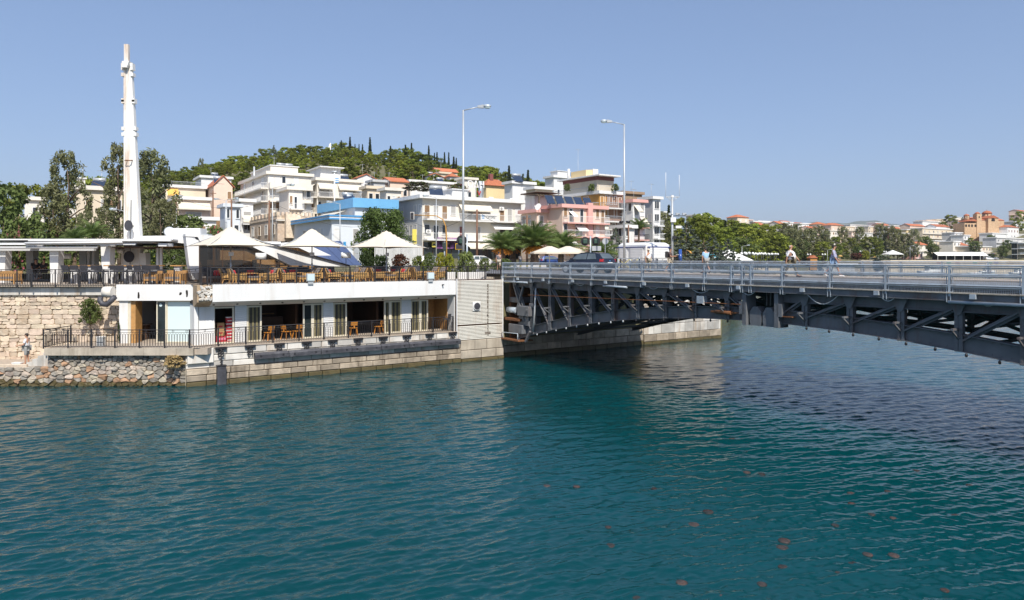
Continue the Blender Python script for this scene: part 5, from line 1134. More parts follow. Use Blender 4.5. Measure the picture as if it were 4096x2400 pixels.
# barriers with yellow crosses
ym = mat('yellow_paint', (.75, .62, .12), .5, .1, 5)
for i, (pa_, pb) in enumerate(((2472, 2520), (2522, 2552))):
    a, b = px_frame(pa_, 58.5, 5.72), px_frame(pb, 58.5, 5.72); w = (b - a).length; t = thing('road_barrier', 'white pipe barrier with yellow crosses, %s of the lamp post' % ('left', 'right')[i], 'barrier', a, 0, 'crossed barriers at the bridge end')
    for x in (0, w): mobj('post', MB().tube([(x, 0, 0), (x, 0, 1.0)], .035, 6).mesh('post', galv), t)
    for z in (.15, 1.0): mobj('rail', MB().tube([(0, 0, z), (w, 0, z)], .03, 6).mesh('rail', galv), t)
    for (x0, x1) in ((0, w),): mobj('cross', MB().bar((x0, 0, .18), (x1, 0, .97), .03, .07, (0, 1, 0)).bar((x1, .02, .18), (x0, .02, .97), .03, .07, (0, 1, 0)).mesh('cross', ym), t)
for px, Y in ((2557, 59), (2445, 60)):
    t = thing('bollard', 'dark round topped bollard %s the barriers' % ('right of' if px > 2500 else 'left of'), 'bollard', px_frame(px, Y, 5.72)); mobj('post', MB().lathe([(.1, 0), (.1, 1.0), (.06, 1.08), (.02, 1.1)], 10).mesh('post', galv), t); mobj('collar', MB().lathe([(.11, .85), (.11, .9)], 10).mesh('collar', alu), t)
iron_fence('iron_railing', 'black iron railing on the quay before the kiosk and the spruces', [W(29.0, -1.2, 5.75), W(39.0, -1.2, 5.75)], [W(29.0 + k * 2, -1.2, 5.75) for k in range(6)], .95, 5, .2)
iron_fence('iron_railing', 'black iron railing along the street below the palms', [px_frame(2040, 80, 5.7), px_frame(2462, 92, 5.75)], [px_frame(2040 + 70 * k, 80 + 2 * k, 5.72) for k in range(7)], .95, 5, .2)
t = thing('low_wall', 'low white kerb wall along the street left of the car', 'wall', px_frame(2010, 70, 5.66)); a = px_frame(2180, 76, 5.68) - t.location; mobj('wall', MB().bar((0, 0, .2), (a.x, a.y, .2), .35, .4).mesh('wall', white), t)
for i, px in enumerate((2018, 2040, 2082, 2108, 2160, 2240)):
    t = thing('bollard', 'short black bollard with yellow band at the street edge, %s from the left' % ords[i], 'bollard', px_frame(px, 66 + i * .8, 5.66), 0, 'short street bollards'); mobj('post', MB().lathe([(.09, 0), (.09, .42), (.05, .46)], 8).mesh('post', iron), t); mobj('band', MB().lathe([(.1, .3), (.1, .38)], 8).mesh('band', ym), t)
def traffic_light(label, px, Y, zg, pyhead, kind, pyb=None):
    t = thing('traffic_light', label, 'traffic light', px_frame(px, Y, zg)); zh = ZZ(pyhead, Y) - zg; grn = mat('signal_green_housing', (.03, .07, .05), .5, .1, 4)
    mobj('pole', MB().tube([(0, 0, 0), (0, 0, zh + .5)], .07, 8).mesh('pole', galv), t)
    if kind == 'round':
        mobj('backboard', MB().lathe([(.42, 0), (.42, .03)], 20).mesh('backboard', iron), t, (-.42, -.05, zh), (R(90), 0, 0)); soft(part('housing', grn, t, -.62, -.24, -.35, -.09, zh - .25, zh + .2), .05, 2)
    if kind == 'pair':
        for s in (-1, 1): mobj('backboard', MB().lathe([(.42, 0), (.42, .03)], 20).mesh('backboard', iron), t, (.52 * s, .05, zh), (R(90), 0, 0)); soft(part('housing', grn, t, .52 * s - .2, .52 * s + .2, -.25, 0, zh - .22, zh + .22), .05, 2)
        part('sign_back', alu, t, .15, 1.0, -.05, -.02, zh - .9, zh - .45)
    if kind == 'side':
        soft(part('housing', grn, t, -.2, .2, -.2, .05, zh - .45, zh + .45), .04)
        for k_ in range(3): mobj('signal_lens', MB().lathe([(.12, 0), (.12, .03)], 12).mesh('signal_lens', dgrey), t, (0, -.2, zh - .28 + .28 * k_), (R(90), 0, 0))
    return t
traffic_light('round black backed traffic light beside the tall street lamp', 1868, 56, 5.5, 962, 'round'); traffic_light('pair of round black backed traffic lights on one pole over the car', 2362, 66, 5.7, 965, 'pair'); traffic_light('small three lens traffic light below the rounded balconies', 1778, 78, 5.7, 985, 'side')
t = thing('traffic_light', 'traffic light hanging from a curved yellow arm before the grey wall', 'traffic light', px_frame(1786, 84, 5.75)); zq = lambda py: ZZ(py, 84) - 5.75; xq = lambda px: XX(px, 84) - t.location.x
mobj('curved_arm', MB().tube([(0, 0, 0), (0, 0, zq(960)), (xq(1783), 0, zq(905)), (xq(1772), 0, zq(878)), (xq(1745), 0, zq(863)), (xq(1655), 0, zq(860))], [.1, .09, .08, .07, .06, .05], 8).mesh('curved_arm', mat('ochre_paint', (.50, .26, .05), .5)), t); part('backboard', awnw, t, xq(1642), xq(1657), -.05, 0, zq(878), zq(848)); part('housing', iron, t, xq(1644), xq(1655), -.2, -.051, zq(876), zq(850))
for k_ in range(3): mobj('signal_lens', MB().lathe([(.11, 0), (.11, .05)], 10).mesh('signal_lens', dgrey), t, (xq(1649.5), -.2, zq(871 - 8 * k_)), (R(90), 0, 0))
t = thing('road_sign', 'yellow framed dark variable message sign beside the street lamp', 'road sign', px_frame(1835, 57, 5.5)); part('frame', mat('sign_yellow', (.75, .45, .02), .5), t, -.27, .33, -.05, .0, ZZ(998, 57) - 5.5, ZZ(974, 57) - 5.5); part('panel', dgrey, t, -.23, .29, -.065, -.051, ZZ(996, 57) - 5.5, ZZ(976, 57) - 5.5); part('post', galv, t, -.04, .04, .01, .08, 0, ZZ(974, 57) - 5.5)
t = thing('road_sign', 'grey back of a round road sign right of the car', 'road sign', px_frame(2421, 64, 5.7)); mobj('disc', MB().lathe([(.28, 0), (.28, .02)], 20).mesh('disc', alu), t, (0, -.05, ZZ(965, 64) - 5.7), (R(90), 0, 0)); part('post', alu, t, -.03, .03, -.03, .03, 0, ZZ(955, 64) - 5.7)
t = thing('road_sign', 'three round road sign backs on one pole right of the blue awning roof', 'road sign', px_frame(1428, 56, 5.4)); part('post', alu, t, -.03, .03, -.03, .03, 0, ZZ(970, 56) - 5.4)
for py in (981, 1003, 1026): mobj('disc', MB().lathe([(.22, 0), (.22, .02)], 18).mesh('disc', alu), t, (0, -.05, ZZ(py, 56) - 5.4), (R(90), 0, 0))
polem = mat('old_pole_wood', (.20, .11, .07), .85, .25, 4)
poles = [(78, 865, 70), (228, 905, 75), (704, 785, 95), (852, 762, 110), (926, 795, 100), (1077, 802, 92), (1908, 838, 88), (2108, 862, 96), (2514, 900, 110)]
for i, (px, py, Y) in enumerate(poles):
    zg = gz(px, Y) - .1; t = thing('utility_pole', 'brown wooden utility pole ' + ('at the far left', 'left of the tall ragged tree', 'before the cream house', 'between the cream and peach houses', 'left of the white stacked apartments', 'before the old stone house', 'before the long white apartment house', 'before the pink apartment house', 'right of the second street lamp')[i], 'utility pole', px_frame(px, Y, zg), 0, 'wooden utility poles'); zt = ZZ(py, Y) - zg; mobj('pole', MB().tube([(0, 0, 0), (0, 0, zt)], [.16, .11], 8).mesh('pole', polem), t); part('crossarm', polem, t, -.5, .5, -.05, .05, zt - .5, zt - .4)
def wire(label, pa, pb, sag):
    pts = [pa.lerp(pb, k / 12) - Vector((0, 0, sag * math.sin(math.pi * k / 12))) for k in range(13)]; o = MB().tube([p - pa for p in pts], .022, 4, False).build('overhead_cable', iron); o.location = pa; tag(o, label, 'cable', 'overhead cables')
top = [P(px, py + 4, Y) for px, py, Y in poles]
wire('sagging black cable between the two left utility poles', top[0], top[1], .8); wire('sagging black cable from the second pole toward the mast', top[1], P(470, 850, 80), .9); wire('black cable from the old stone house pole to the rounded balconies', top[5], P(1640, 880, 92), 2.0); wire('black cable before the long white apartment house', P(1580, 845, 90), top[6], 2.2); wire('black cable between the cream house and the old stone house', top[2], top[5], 1.2); wire('black cable before the pink apartment house', top[6], top[7], 1.4)
# pickets behind the hedge
t = thing('picket_fence', 'white vertical picket fence behind the terrace hedge', 'fence', px_frame(1500, 57, 5.4)); w = XX(1690, 57) - XX(1500, 57); pkm = box_mesh('picket', whitep, -.03, .03, -.015, .015, 0, ZZ(989, 57) - 5.4)
for k_ in range(42): mobj('picket', pkm, t, (w * k_ / 42, random.uniform(-.04, .04), 0))
for z in (.4, 1.0): part('rail', whitep, t, 0, w, .02, .05, z, z + .06)
# jellyfish
jm = mat('jellyfish', (.085, .045, .036), .5, .5, 9, rnd=.4, spec=.2, alpha=.6); J_ = [(380, 420), (1083, 562), (1160, 625), (1125, 663), (1532, 513), (1228, 737), (700, 806), (1042, 806), (1515, 828), (1518, 855), (1668, 829), (1672, 880), (965, 921), (893, 980), (1590, 985), (1470, 1015), (1875, 950), (1770, 935), (2190, 938), (1850, 818), (2250, 790), (1990, 716), (2015, 762), (1340, 1063), (1330, 1097), (473, 995), (1750, 1127), (1880, 1133), (1335, 1190), (1615, 1222), (1230, 1276), (835, 1265), (1016, 1336), (610, 1342), (2130, 1305), (170, 790), (318, 797), (1155, 725), (1672, 1168), (482, 1083)]
bell = MB().lathe([(.13, -.06), (.17, -.02), (.15, .008), (.1, .02), (.0, .026)], 12).mesh('bell', jm)
for x, y in J_:
    px, py = 2048 + x * 2048 / 2520, 1300 + y * 1100 / 1354; Y = EYE * F / (py - HOR)
    o = mobj('jellyfish', bell, None, (XX(px, Y), Y, random.uniform(-.012, .02)), (random.uniform(-.04, .04), random.uniform(-.04, .04), random.random() * 6), random.uniform(.5, .9)); tag(o, ('large ' if o.scale.x > .7 else 'small ') + 'brown jellyfish in the ' + ('nearest' if py > 2250 else 'nearer' if py > 2080 else 'middle' if py > 1950 else 'farther') + ' water, ' + ('left of the pier reflection' if px < 2650 else 'below the stone pier' if px < 2900 else 'below the bridge lock' if px < 3200 else 'below the lilac shirted man' if px < 3500 else 'toward the right edge'), 'jellyfish', 'jellyfish drifting at the surface')
# ---------------------------------------------------------------- plants
def leafcloud(name, clumps, per, size, seed, m, out=.8, aspect=1.6, m2=None, f2=0):
    rg = np.random.default_rng(seed); V, Fc, n = [], [], 0; mi = []
    for (cx, cy, cz, r) in clumps:
        rr = np.array(r if hasattr(r, '__len__') else (r, r, r * .8)); d = rg.normal(size=(per, 3)); d /= np.linalg.norm(d, axis=1)[:, None]
        p = np.array((cx, cy, cz)) + d * rr * rg.uniform(.45, 1.0, (per, 1)); nn = d * out + rg.normal(size=(per, 3)) * .55 + np.array((0, 0, .25)); nn /= np.linalg.norm(nn, axis=1)[:, None]
        a = np.cross(nn, rg.normal(size=(per, 3))); a /= np.linalg.norm(a, axis=1)[:, None] + 1e-9; b = np.cross(nn, a); s = size * rg.uniform(.6, 1.3, (per, 1)); a *= s * aspect * .5; b *= s * .5
        V.append(np.stack([p - a, p - b * .9, p + a, p + b * .9], 1).reshape(-1, 3)); mi.append((rg.uniform(size=per) < f2).astype(int))
    V = np.concatenate(V); k = len(V) // 4; me = bpy.data.meshes.new(name); me.vertices.add(len(V)); me.vertices.foreach_set('co', V.ravel().astype(np.float32)); me.loops.add(k * 4); me.loops.foreach_set('vertex_index', np.arange(k * 4, dtype=np.int32)); me.polygons.add(k); me.polygons.foreach_set('loop_start', np.arange(0, k * 4, 4, dtype=np.int32)); me.materials.append(m)
    if m2: me.materials.append(m2); me.polygons.foreach_set('material_index', np.concatenate(mi).astype(np.int32))
    me.update(calc_edges=True); me.validate(); return me
def env(seed, n, prof, rc, jit=.35, zlo=.25, zhi=1.0, flat=.8):
    rg = random.Random(seed); out = []
    for i in range(n):
        z = zlo + (zhi - zlo) * (i + rg.random()) / n; R_ = prof((z - zlo) / (zhi - zlo)); a = i * 2.399 + rg.uniform(-.5, .5); rad = R_ * rg.uniform(.35, 1.0); r = rc * rg.uniform(.7, 1.25)
        out.append((rad * math.cos(a), rad * math.sin(a), min(z, zhi - r * .6), (r, r, r * flat)))
    return out
PR = {}
PR['pine'] = [leafcloud('pine_crown', env(s, 34, lambda t: .33 * math.sin(math.pi * (.12 + .8 * t)) ** .7, .10, zlo=.12, flat=.6), 120, .028, s, lpine, 1.1) for s in (1, 2, 3, 4)]
def cyp_clumps(s):
    rg = random.Random(s); o = []
    for i in range(46):
        t = i / 45; R_ = .075 * (1 - t) ** .8 * min(1, t * 5 + .5); a = i * 2.4; r = .045 * (1 - .75 * t) * rg.uniform(.8, 1.2); o.append((R_ * .6 * math.cos(a), R_ * .6 * math.sin(a), .05 + .92 * t, (r, r, r * 2)))
    return o
PR['cypress'] = [leafcloud('cypress_crown', cyp_clumps(s), 60, .022, s, lcyp) for s in (11, 12, 13)]
PR['eucalyptus'] = [leafcloud('eucalyptus_crown', env(s, 56, lambda t: .27 * math.sin(math.pi * (.1 + .82 * t)) ** .8 * (1 if s % 2 else .85), .052, zlo=.14, flat=1.3), 70, .017, s, leuc, .5, 2.6) for s in (21, 22, 23)]
def spruce_clumps(s):
    rg = random.Random(s); o = []
    for L in range(13):
        t = L / 12; z = .1 + .86 * t; R_ = .40 * (1 - t) ** .85 + .02; n = max(3, int(15 * (1 - t)))
        for k in range(n):
            a = 2 * math.pi * k / n + rg.random(); 
            for q_ in (.55, .95): o.append((R_ * q_ * math.cos(a), R_ * q_ * math.sin(a), z - .035 * q_ + rg.uniform(-.02, .02), (.055 * (1.2 - t), .055 * (1.2 - t), .026)))
    return o
PR['spruce'] = [leafcloud('spruce_crown', spruce_clumps(s), 26, .026, s, lspr) for s in (31, 32)]
PR['broad'] = [leafcloud('leafy_crown', env(s, 42, lambda t: .40 * math.sin(math.pi * (.14 + .76 * t)) ** .6, .12, zlo=.2, flat=.85), 70, .04, s, lgrn) for s in (41, 42)]
PR['round'] = [leafcloud('round_crown', env(s, 110, lambda t: .47 * math.sin(math.pi * (.12 + .78 * t)) ** .55, .12, zlo=.05, flat=.9), 130, .026, s, lrnd, 1.0) for s in (51,)]
def bush_mesh(s, m, m2=None, f2=0, per=60): return leafcloud('bush_foliage', env(s, 34, lambda t: .52 * math.sin(math.pi * (.3 + .66 * t)) ** .6, .17, zlo=.1, flat=.8), per, .06, s, m, 1.0, 1.6, m2, f2)
def trunk_mesh(s, h, r, limbs=5, lo=.3, spread=.22):
    rg = random.Random(s); mb = MB(); k = 6; x = y = 0; pts = []; 
    for i in range(k + 1): pts.append((x, y, h * i / k)); x += rg.uniform(-.012, .012); y += rg.uniform(-.012, .012)
    mb.tube(pts, [r * (1 - .8 * i / k) for i in range(k + 1)], 7)
    for i in range(limbs): 
        t = lo + (.9 - lo) * i / limbs; p = Vector(pts[int(t * k)]); a = i * 2.4 + rg.random(); q_ = p + Vector((math.cos(a) * spread, math.sin(a) * spread, h * .16)); mb.tube([p, p.lerp(q_, .5) + Vector((0, 0, .02)), q_], [r * .45, r * .3, r * .12], 5)
    return mb.mesh('trunk', bark)
TK = {'pine': trunk_mesh(1, .8, .022), 'cypress': trunk_mesh(2, .6, .014, 0), 'eucalyptus': trunk_mesh(3, .85, .018, 8, .2, .2), 'spruce': trunk_mesh(4, .9, .016, 0), 'broad': trunk_mesh(5, .7, .025), 'round': trunk_mesh(6, .5, .03)}
NT = [0]
def tree(kind, px, py, Y, label, group=None, wide=1.0, zg=None, name=None):
    Y = FY(px, Y); zg = gz(px, Y) - .1 if zg is None else zg; H = max(1.2, ZZ(py, Y) - zg); t = thing(name or kind + '_tree', label, 'tree', px_frame(px, Y, zg), random.random() * 6, group); NT[0] += 1
    v = PR[kind]; mobj('trunk', TK[kind], t, sc=H); c = mobj('crown', v[NT[0] % len(v)], t, sc=(H * wide, H * wide * random.uniform(.9, 1.1), H)); return t
# wooded hill with the fort: rows of pines, then the cypresses on the ridge
SKY = [(420, 715), (520, 700), (640, 695), (700, 690), (760, 672), (820, 655), (880, 650), (950, 632), (1010, 622), (1060, 600), (1100, 612), (1150, 596), (1210, 575), (1260, 592), (1310, 588), (1370, 580), (1420, 602), (1490, 622), (1530, 618), (1580, 598), (1650, 595), (1700, 622), (1760, 648), (1810, 662), (1880, 668), (1940, 662), (1980, 672), (2020, 694), (2060, 712), (2110, 722), (2160, 722), (2240, 740)]
def skyl(px): return smooth_interp(px, [a for a, b in SKY], [b for a, b in SKY])
rg = random.Random(5); npine = 0
LMK = [(520, 'above the cream house'), (640, 'left of the lone spindly tree'), (800, 'above the peach gable'), (930, 'near the fort ruin'), (1050, 'above the stacked apartments'), (1170, 'near the broad fir'), (1290, 'left of the flagpole'), (1420, 'right of the flagpole'), (1560, 'below the ridge cypresses'), (1700, 'above the red gable'), (1850, 'behind the tall street lamp'), (2000, 'above the orange villa'), (2400, 'behind the white penthouse block')]
def lmk(px): return next(n for a, n in LMK if px < a)
TIER = {322: 'skyline pine', 285: 'upper slope pine', 250: 'mid slope pine', 220: 'lower slope pine', 190: 'lowest pine'}
for Y, dpx, off in ((322, 34, 0), (285, 38, 14), (250, 40, 34), (220, 44, 60), (190, 50, 90)):
    px = 430 + rg.uniform(0, 20)
    while px < 2290:
        zg = gz(px, Y); want = skyl(px) - 8 + off * rg.uniform(.7, 1.3); H = ZZ(want, Y) - zg
        H = max(5, min(H * rg.uniform(.88, 1.06), 15)); 
        if zg > 8.5: 
            tree('pine', px, HOR - (zg + H - EYE) * F / Y, Y, (wd_ := rg.choice(('slim ', 'rounded ', 'spreading '))) + TIER[Y] + ' on hill, ' + lmk(px), 'pines on the wooded hill', {'slim ': .85, 'rounded ': 1.15, 'spreading ': 1.5}[wd_]); npine += 1
        px += dpx * rg.uniform(.75, 1.25)
for px, py in ((678, 675), (700, 700), (860, 690), (905, 660), (918, 680), (1315, 600), (1340, 598), (1352, 640), (1365, 570), (1400, 556), (1420, 585), (1436, 585), (1450, 586), (1480, 558), (1562, 592), (1622, 588), (1646, 580), (1715, 590), (1738, 620), (1748, 617), (1778, 617), (1795, 618), (1815, 635), (1825, 640), (1290, 635), (1335, 655), (2036, 670), (2112, 688), (1945, 690), (1380, 600)):
    tree('cypress', px, py - 10, rg.uniform(285, 312), ('tall ' if py < 600 else 'dark slender ') + 'cypress on the wooded hill, ' + lmk(px), 'cypresses on the wooded hill', rg.uniform(1.0, 1.5))
tree('spruce', 1095, 577, 305, 'dark broad fir standing above the hill skyline', None, .8); tree('spruce', 2092, 690, 260, 'dark broad fir right of the red roofed villa', None, .9); tree('eucalyptus', 805, 634, 300, 'lone spindly tree left of the fort ruin', None, .7)
# fort ruin on the hill
t = thing('fort_ruin', 'ruined stone fort wall among the pines on the hilltop', 'ruin', px_frame(890, 325, gz(890, 325))); 
for i, (a, b, py) in enumerate(((852, 880, 655), (880, 905, 650), (905, 932, 653))): part('wall', wallst, t, XX(a, 325) - t.location.x, XX(b, 325) - t.location.x, 0, 4, -6, ZZ(py, 325) - t.location.z)
t = thing('flagpole', 'white flagpole on the wooded hill', 'flagpole', px_frame(1322, 300, gz(1322, 300))); mobj('pole', MB().tube([(0, 0, 0), (0, 0, ZZ(572, 300) - t.location.z)], .2, 6).mesh('pole', whitep), t); mobj('flag', MB().hexa([(-.9, 0, ZZ(590, 300) - t.location.z), (0, -.05, ZZ(590, 300) - t.location.z), (0, .05, ZZ(590, 300) - t.location.z), (-.9, .05, ZZ(590, 300) - t.location.z), (-.5, 0, ZZ(575, 300) - t.location.z), (0, -.05, ZZ(575, 300) - t.location.z), (0, .05, ZZ(575, 300) - t.location.z), (-.5, .05, ZZ(575, 300) - t.location.z)]).mesh('flag', awnw), t)
# prominent trees
tree('eucalyptus', 262, 612, 78, 'tall ragged eucalyptus left of the mast', None, .72); tree('eucalyptus', 215, 740, 76, 'lower bushy eucalyptus before the beige house', None, .95); tree('eucalyptus', 350, 850, 74, 'small eucalyptus right of the tall ragged one', None, .8)
tree('eucalyptus', 478, 582, 82, 'large eucalyptus directly left of the mast', None, .68); tree('eucalyptus', 600, 612, 80, 'large dense eucalyptus directly right of the mast', None, .95); tree('eucalyptus', 430, 830, 72, 'low eucalyptus under the large ones left of the mast', None, 1.0); tree('eucalyptus', 645, 800, 72, 'low eucalyptus behind the white roof slab', None, .8)
tree('broad', 15, 735, 70, 'dark green tree at the left edge behind the utility pole', None, .75); tree('pine', 108, 733, 120, 'small bright pine behind the beige roofs', None, 1.0); tree('pine', 350, 700, 125, 'bright pine behind the beige house roof', None, 1.0)
tree('broad', 120, 880, 74, 'low tree between the two left utility poles', None, 1.1); tree('round', 1527, 838, 64, 'large round dark green tree before the grey walled house', None, .93, 5.3, 'round_tree')
tree('broad', 742, 865, 88, 'bright leafy tree behind the white box unit', None, 1.5); tree('spruce', 2462, 905, 82, 'small dark spruce left of the kiosk', None, .8)
tree('spruce', 2748, 880, 112, 'tall blue green spruce right of the camera pole', None, 1.25); tree('spruce', 2852, 930, 112, 'broad olive spruce behind the man in sky blue', None, 1.3); tree('spruce', 2912, 950, 112, 'grey green spruce at the right of the spruce row', None, 1.2)
rt = [(2640, 850, 165, 'eucalyptus'), (2620, 930, 140, 'eucalyptus'), (2690, 880, 170, 'pine'), (2740, 868, 200, 'pine'), (2790, 862, 190, 'pine'), (2825, 850, 215, 'pine'), (2815, 890, 160, 'pine'), (2855, 868, 220, 'pine'), (2890, 878, 250, 'cypress'), (2902, 880, 215, 'cypress'), (2880, 905, 170, 'pine'), (2930, 878, 250, 'pine'), (2960, 890, 240, 'pine'), (2985, 905, 235, 'pine'), (3010, 892, 270, 'pine'), (3030, 915, 255, 'pine'), (3060, 905, 275, 'pine'), (3075, 895, 285, 'pine'), (3095, 925, 280, 'pine'), (3115, 940, 275, 'pine'), (3140, 895, 300, 'eucalyptus'), (3160, 915, 295, 'eucalyptus'), (3185, 900, 310, 'eucalyptus'), (3215, 920, 300, 'eucalyptus'), (3240, 915, 305, 'eucalyptus'), (3275, 905, 310, 'eucalyptus'), (3300, 925, 305, 'eucalyptus'), (3345, 945, 302, 'pine'), (3370, 908, 320, 'eucalyptus'), (3405, 950, 305, 'pine'), (3440, 908, 322, 'eucalyptus'), (3475, 945, 306, 'pine'), (3500, 950, 308, 'pine'), (3520, 898, 325, 'eucalyptus'), (3560, 905, 322, 'eucalyptus'), (3590, 918, 320, 'eucalyptus'), (3620, 935, 320, 'eucalyptus'), (3655, 918, 318, 'eucalyptus'), (3290, 965, 298, 'pine'), (3040, 960, 255, 'pine'), (3150, 955, 285, 'broad'), (2990, 960, 245, 'broad'), (3210, 960, 298, 'broad'), (3430, 985, 303, 'broad'), (3330, 1000, 300, 'broad'), (2950, 950, 215, 'broad')]
nm = {'pine': ('yellow green pine in the belt of trees across the bay', 'pines across the bay'), 'eucalyptus': ('grey green eucalyptus in the belt of trees across the bay', 'eucalyptus trees across the bay'), 'cypress': ('dark cypress rising from the trees right of the spruces', 'cypresses across the bay'), 'broad': ('low leafy tree at the foot of the trees across the bay', 'low trees across the bay')}
ORD = ('first', 'second', 'third', 'fourth', 'fifth', 'sixth', 'seventh', 'eighth', 'ninth', 'tenth', 'eleventh', 'twelfth', 'thirteenth', 'fourteenth', 'fifteenth', 'sixteenth', 'seventeenth', 'eighteenth', 'nineteenth', 'twentieth', 'twenty-first', 'twenty-second', 'twenty-third', 'twenty-fourth', 'twenty-fifth', 'twenty-sixth')
cnt = {}
for px, py, Y, kd in sorted(rt): k = cnt[kd] = cnt.get(kd, -1) + 1; tree(kd, px, py, Y, nm[kd][0] + ', ' + ORD[k] + ' from the left', nm[kd][1], random.uniform(.9, 1.35) if kd != 'cypress' else 1.3)
for px, py, Y, kd, lb in ((2675, 818, 225, 'cypress', 'lone cypress above the trees beside the camera pole'), (3730, 975, 320, 'broad', 'dark leafy tree left of the white market awning'), (3700, 945, 345, 'broad', 'leafy tree between the villas across the bay'), (4010, 982, 325, 'broad', 'dark round tree beside the modern glass building'), (3880, 950, 352, 'pine', 'small pine beside the sloping road'), (3800, 858, 440, 'pine', 'tall pine left of the domed church'), (3770, 888, 430, 'pine', 'pine beside the long white school'), (3850, 866, 445, 'spruce', 'dark fir left of the domed church'), (4075, 845, 430, 'pine', 'pine right of the domed church'), (3960, 940, 372, 'broad', 'bush like tree by the terraced block'), (4030, 960, 345, 'broad', 'leafy tree before the terraced block'), (3900, 965, 335, 'broad', 'leafy tree below the sloping road')): tree(kd, px, py, Y, lb, None, .95 if kd != 'cypress' else 1.2)
# bushes
def bush(label, px0, px1, py, Y, m, zg=None, seed=1, m2=None, f2=0, name='bush', cat='bush', group=None):
    if Y >= 280: Y = FY(px0, Y); zg = None
    zg = gz((px0 + px1) / 2, Y) if zg is None else zg; w = XX(px1, Y) - XX(px0, Y); t = thing(name, label, cat, px_frame((px0 + px1) / 2, Y, zg), random.random() * 6, group); H = ZZ(py, Y) - zg
    mobj('foliage', bush_mesh(seed, m, m2, f2), t, sc=(w, w * .9, H)); mobj('stem', trunk_mesh(seed, .5, .03, 3), t, sc=(w * .6, w * .6, H)); return t
bush('dark green bush behind the sofas under the right umbrella', 1440, 1500, 1010, 48.5, ldark, ZT, 61); bush('dark green bush left of the red leaved bush', 1490, 1560, 1020, 49, ldark, ZT, 62); bush('red leaved bush on the terrace', 1558, 1642, 1017, 49.5, lred, ZT, 63); bush('yellow green bush right of the red leaved bush', 1645, 1705, 1024, 50, lgrn, ZT, 64, lyel, .3)
bush('green bush with pale tips before the picket fence end', 1690, 1740, 1012, 50.5, lgrn, ZT, 65); bush('bright yellow green rounded bush', 1738, 1788, 1012, 51, lyel, ZT, 66); bush('second bright yellow green rounded bush', 1772, 1822, 1016, 50.5, lyel, ZT, 67); bush('large green bush in a white planter near the bridge', 1822, 1912, 1006, 49.3, lgrn, ZT, 68)
bush('low clipped bush beside the wooden pole', 1915, 1962, 1032, 60, lgrn, 5.4, 69); bush('low bush behind the walking man in grey', 1962, 2060, 1035, 66, lgrn, 5.5, 70)
for px0, px1, nm_ in ((1788, 1822, 'square white planter right of the armchairs'), (1832, 1945, 'long white planter under the large green bush')):
    t = thing('planter', nm_, 'planter', px_frame((px0 + px1) / 2, 48, ZT)); w = (XX(px1, 48) - XX(px0, 48)) / 2; soft(part('box', white, t, -w, w, -.4, .4, 0, .55), .03); part('soil', soil, t, -w + .06, w - .06, -.34, .34, .5, .56)
bush('green oleander hedge with pink flowers behind the pergola, left part', 0, 120, 920, 62, lgrn, 5.3, 71, lpink, .04); bush('green hedge with pink flowers behind the pergola, right part', 90, 215, 918, 63, lgrn, 5.3, 72, lpink, .03); bush('dense green shrub behind the pergola posts', 240, 330, 960, 60, lgrn, 5.3, 73, lpink, .02); bush('green shrub behind the thin white posts', 340, 470, 985, 58, lgrn, 5.3, 74); bush('dark shrub behind the white fence right of the mast', 580, 670, 985, 58, ldark, 5.3, 75, lyel, .06); bush('flowering shrub behind the left umbrella', 820, 905, 905, 70, lgrn, 5.3, 76, lpink, .15); bush('green shrub under the roof slab', 660, 745, 990, 58, lgrn, 5.3, 77)
bush('green caper bush growing out of the tall stone wall', 318, 400, 1195, 38.9, lgrn, ZZ(1300, 38.9), 78); bush('dry straw coloured plant growing from the low rubble wall', 655, 735, 1420, 36.3, mat('dry_grass', (.42, .30, .13), .8, .3, 5), ZZ(1475, 36.3), 79); bush('small weed at the foot of the stone wall', 470, 480, 1290, 38.5, ldark, 2.0, 80)
bush('pink oleander across the bay', 3395, 3460, 1012, 290, lred, 2.4, 81, lpink, .2); bush('yellow flowering shrub across the bay', 3440, 3480, 1003, 288, lyel, 2.4, 82); bush('white flowering shrub across the bay', 3495, 3570, 1020, 286, lgrn, 2.4, 83, lwhit, .3); bush('dark shrub beside the market awning', 3940, 3985, 1015, 322, ldark, 2.4, 84); bush('green shrub across the bay below the pines', 3365, 3400, 1018, 290, lgrn, 2.4, 85)
# palms
def frond_mesh(s):
    rg = random.Random(s); mb = MB(); n = 22; pts = []
    for i in range(n + 1): t = i / n; pts.append(Vector((t * .92, 0, .42 * t - .52 * t ** 2.2)))
    mb.tube(pts[::3], [.012 * (1 - .8 * i / 7) for i in range(len(pts[::3]))], 4)
    for i in range(2, n):
        p = pts[i]; d = (pts[i + 1] - pts[i - 1]).normalized(); L = .24 * math.sin(math.pi * (.12 + .85 * i / n)) ** .6
        for s_ in (-1, 1):
            q_ = p + d * L * .55 + Vector((0, s_ * L * .8, -.05 - .05 * rg.random())); w = d * .016; mb.quad(p - w, p + w, q_)
            p2 = p + d * .02; q2 = p2 + d * L * .6 + Vector((0, s_ * L * .7, .05 - .06 * rg.random())); mb.quad(p2 - w, p2 + w, q2)
    return mb.mesh('frond', lpalm)
FRD = [frond_mesh(1), frond_mesh(2)]
def dates_mesh():
    rg = random.Random(3); mb = MB()
    for i in range(90): 
        a = rg.uniform(-.5, .5); t = rg.uniform(.25, 1); p = Vector((.5 * t, a * .5 * t, .05 * t - .55 * t * t + rg.uniform(-.04, .04))); mb.ell(p, (.03, .03, .055), 5, 3)
    for k in range(7): a = (k - 3) / 7; mb.tube([(0, 0, 0), (.3, a * .1, -.05), (.5, a * .3, -.4)], [.012, .01, .006], 4)
    return mb.mesh('date_cluster', lfruit)
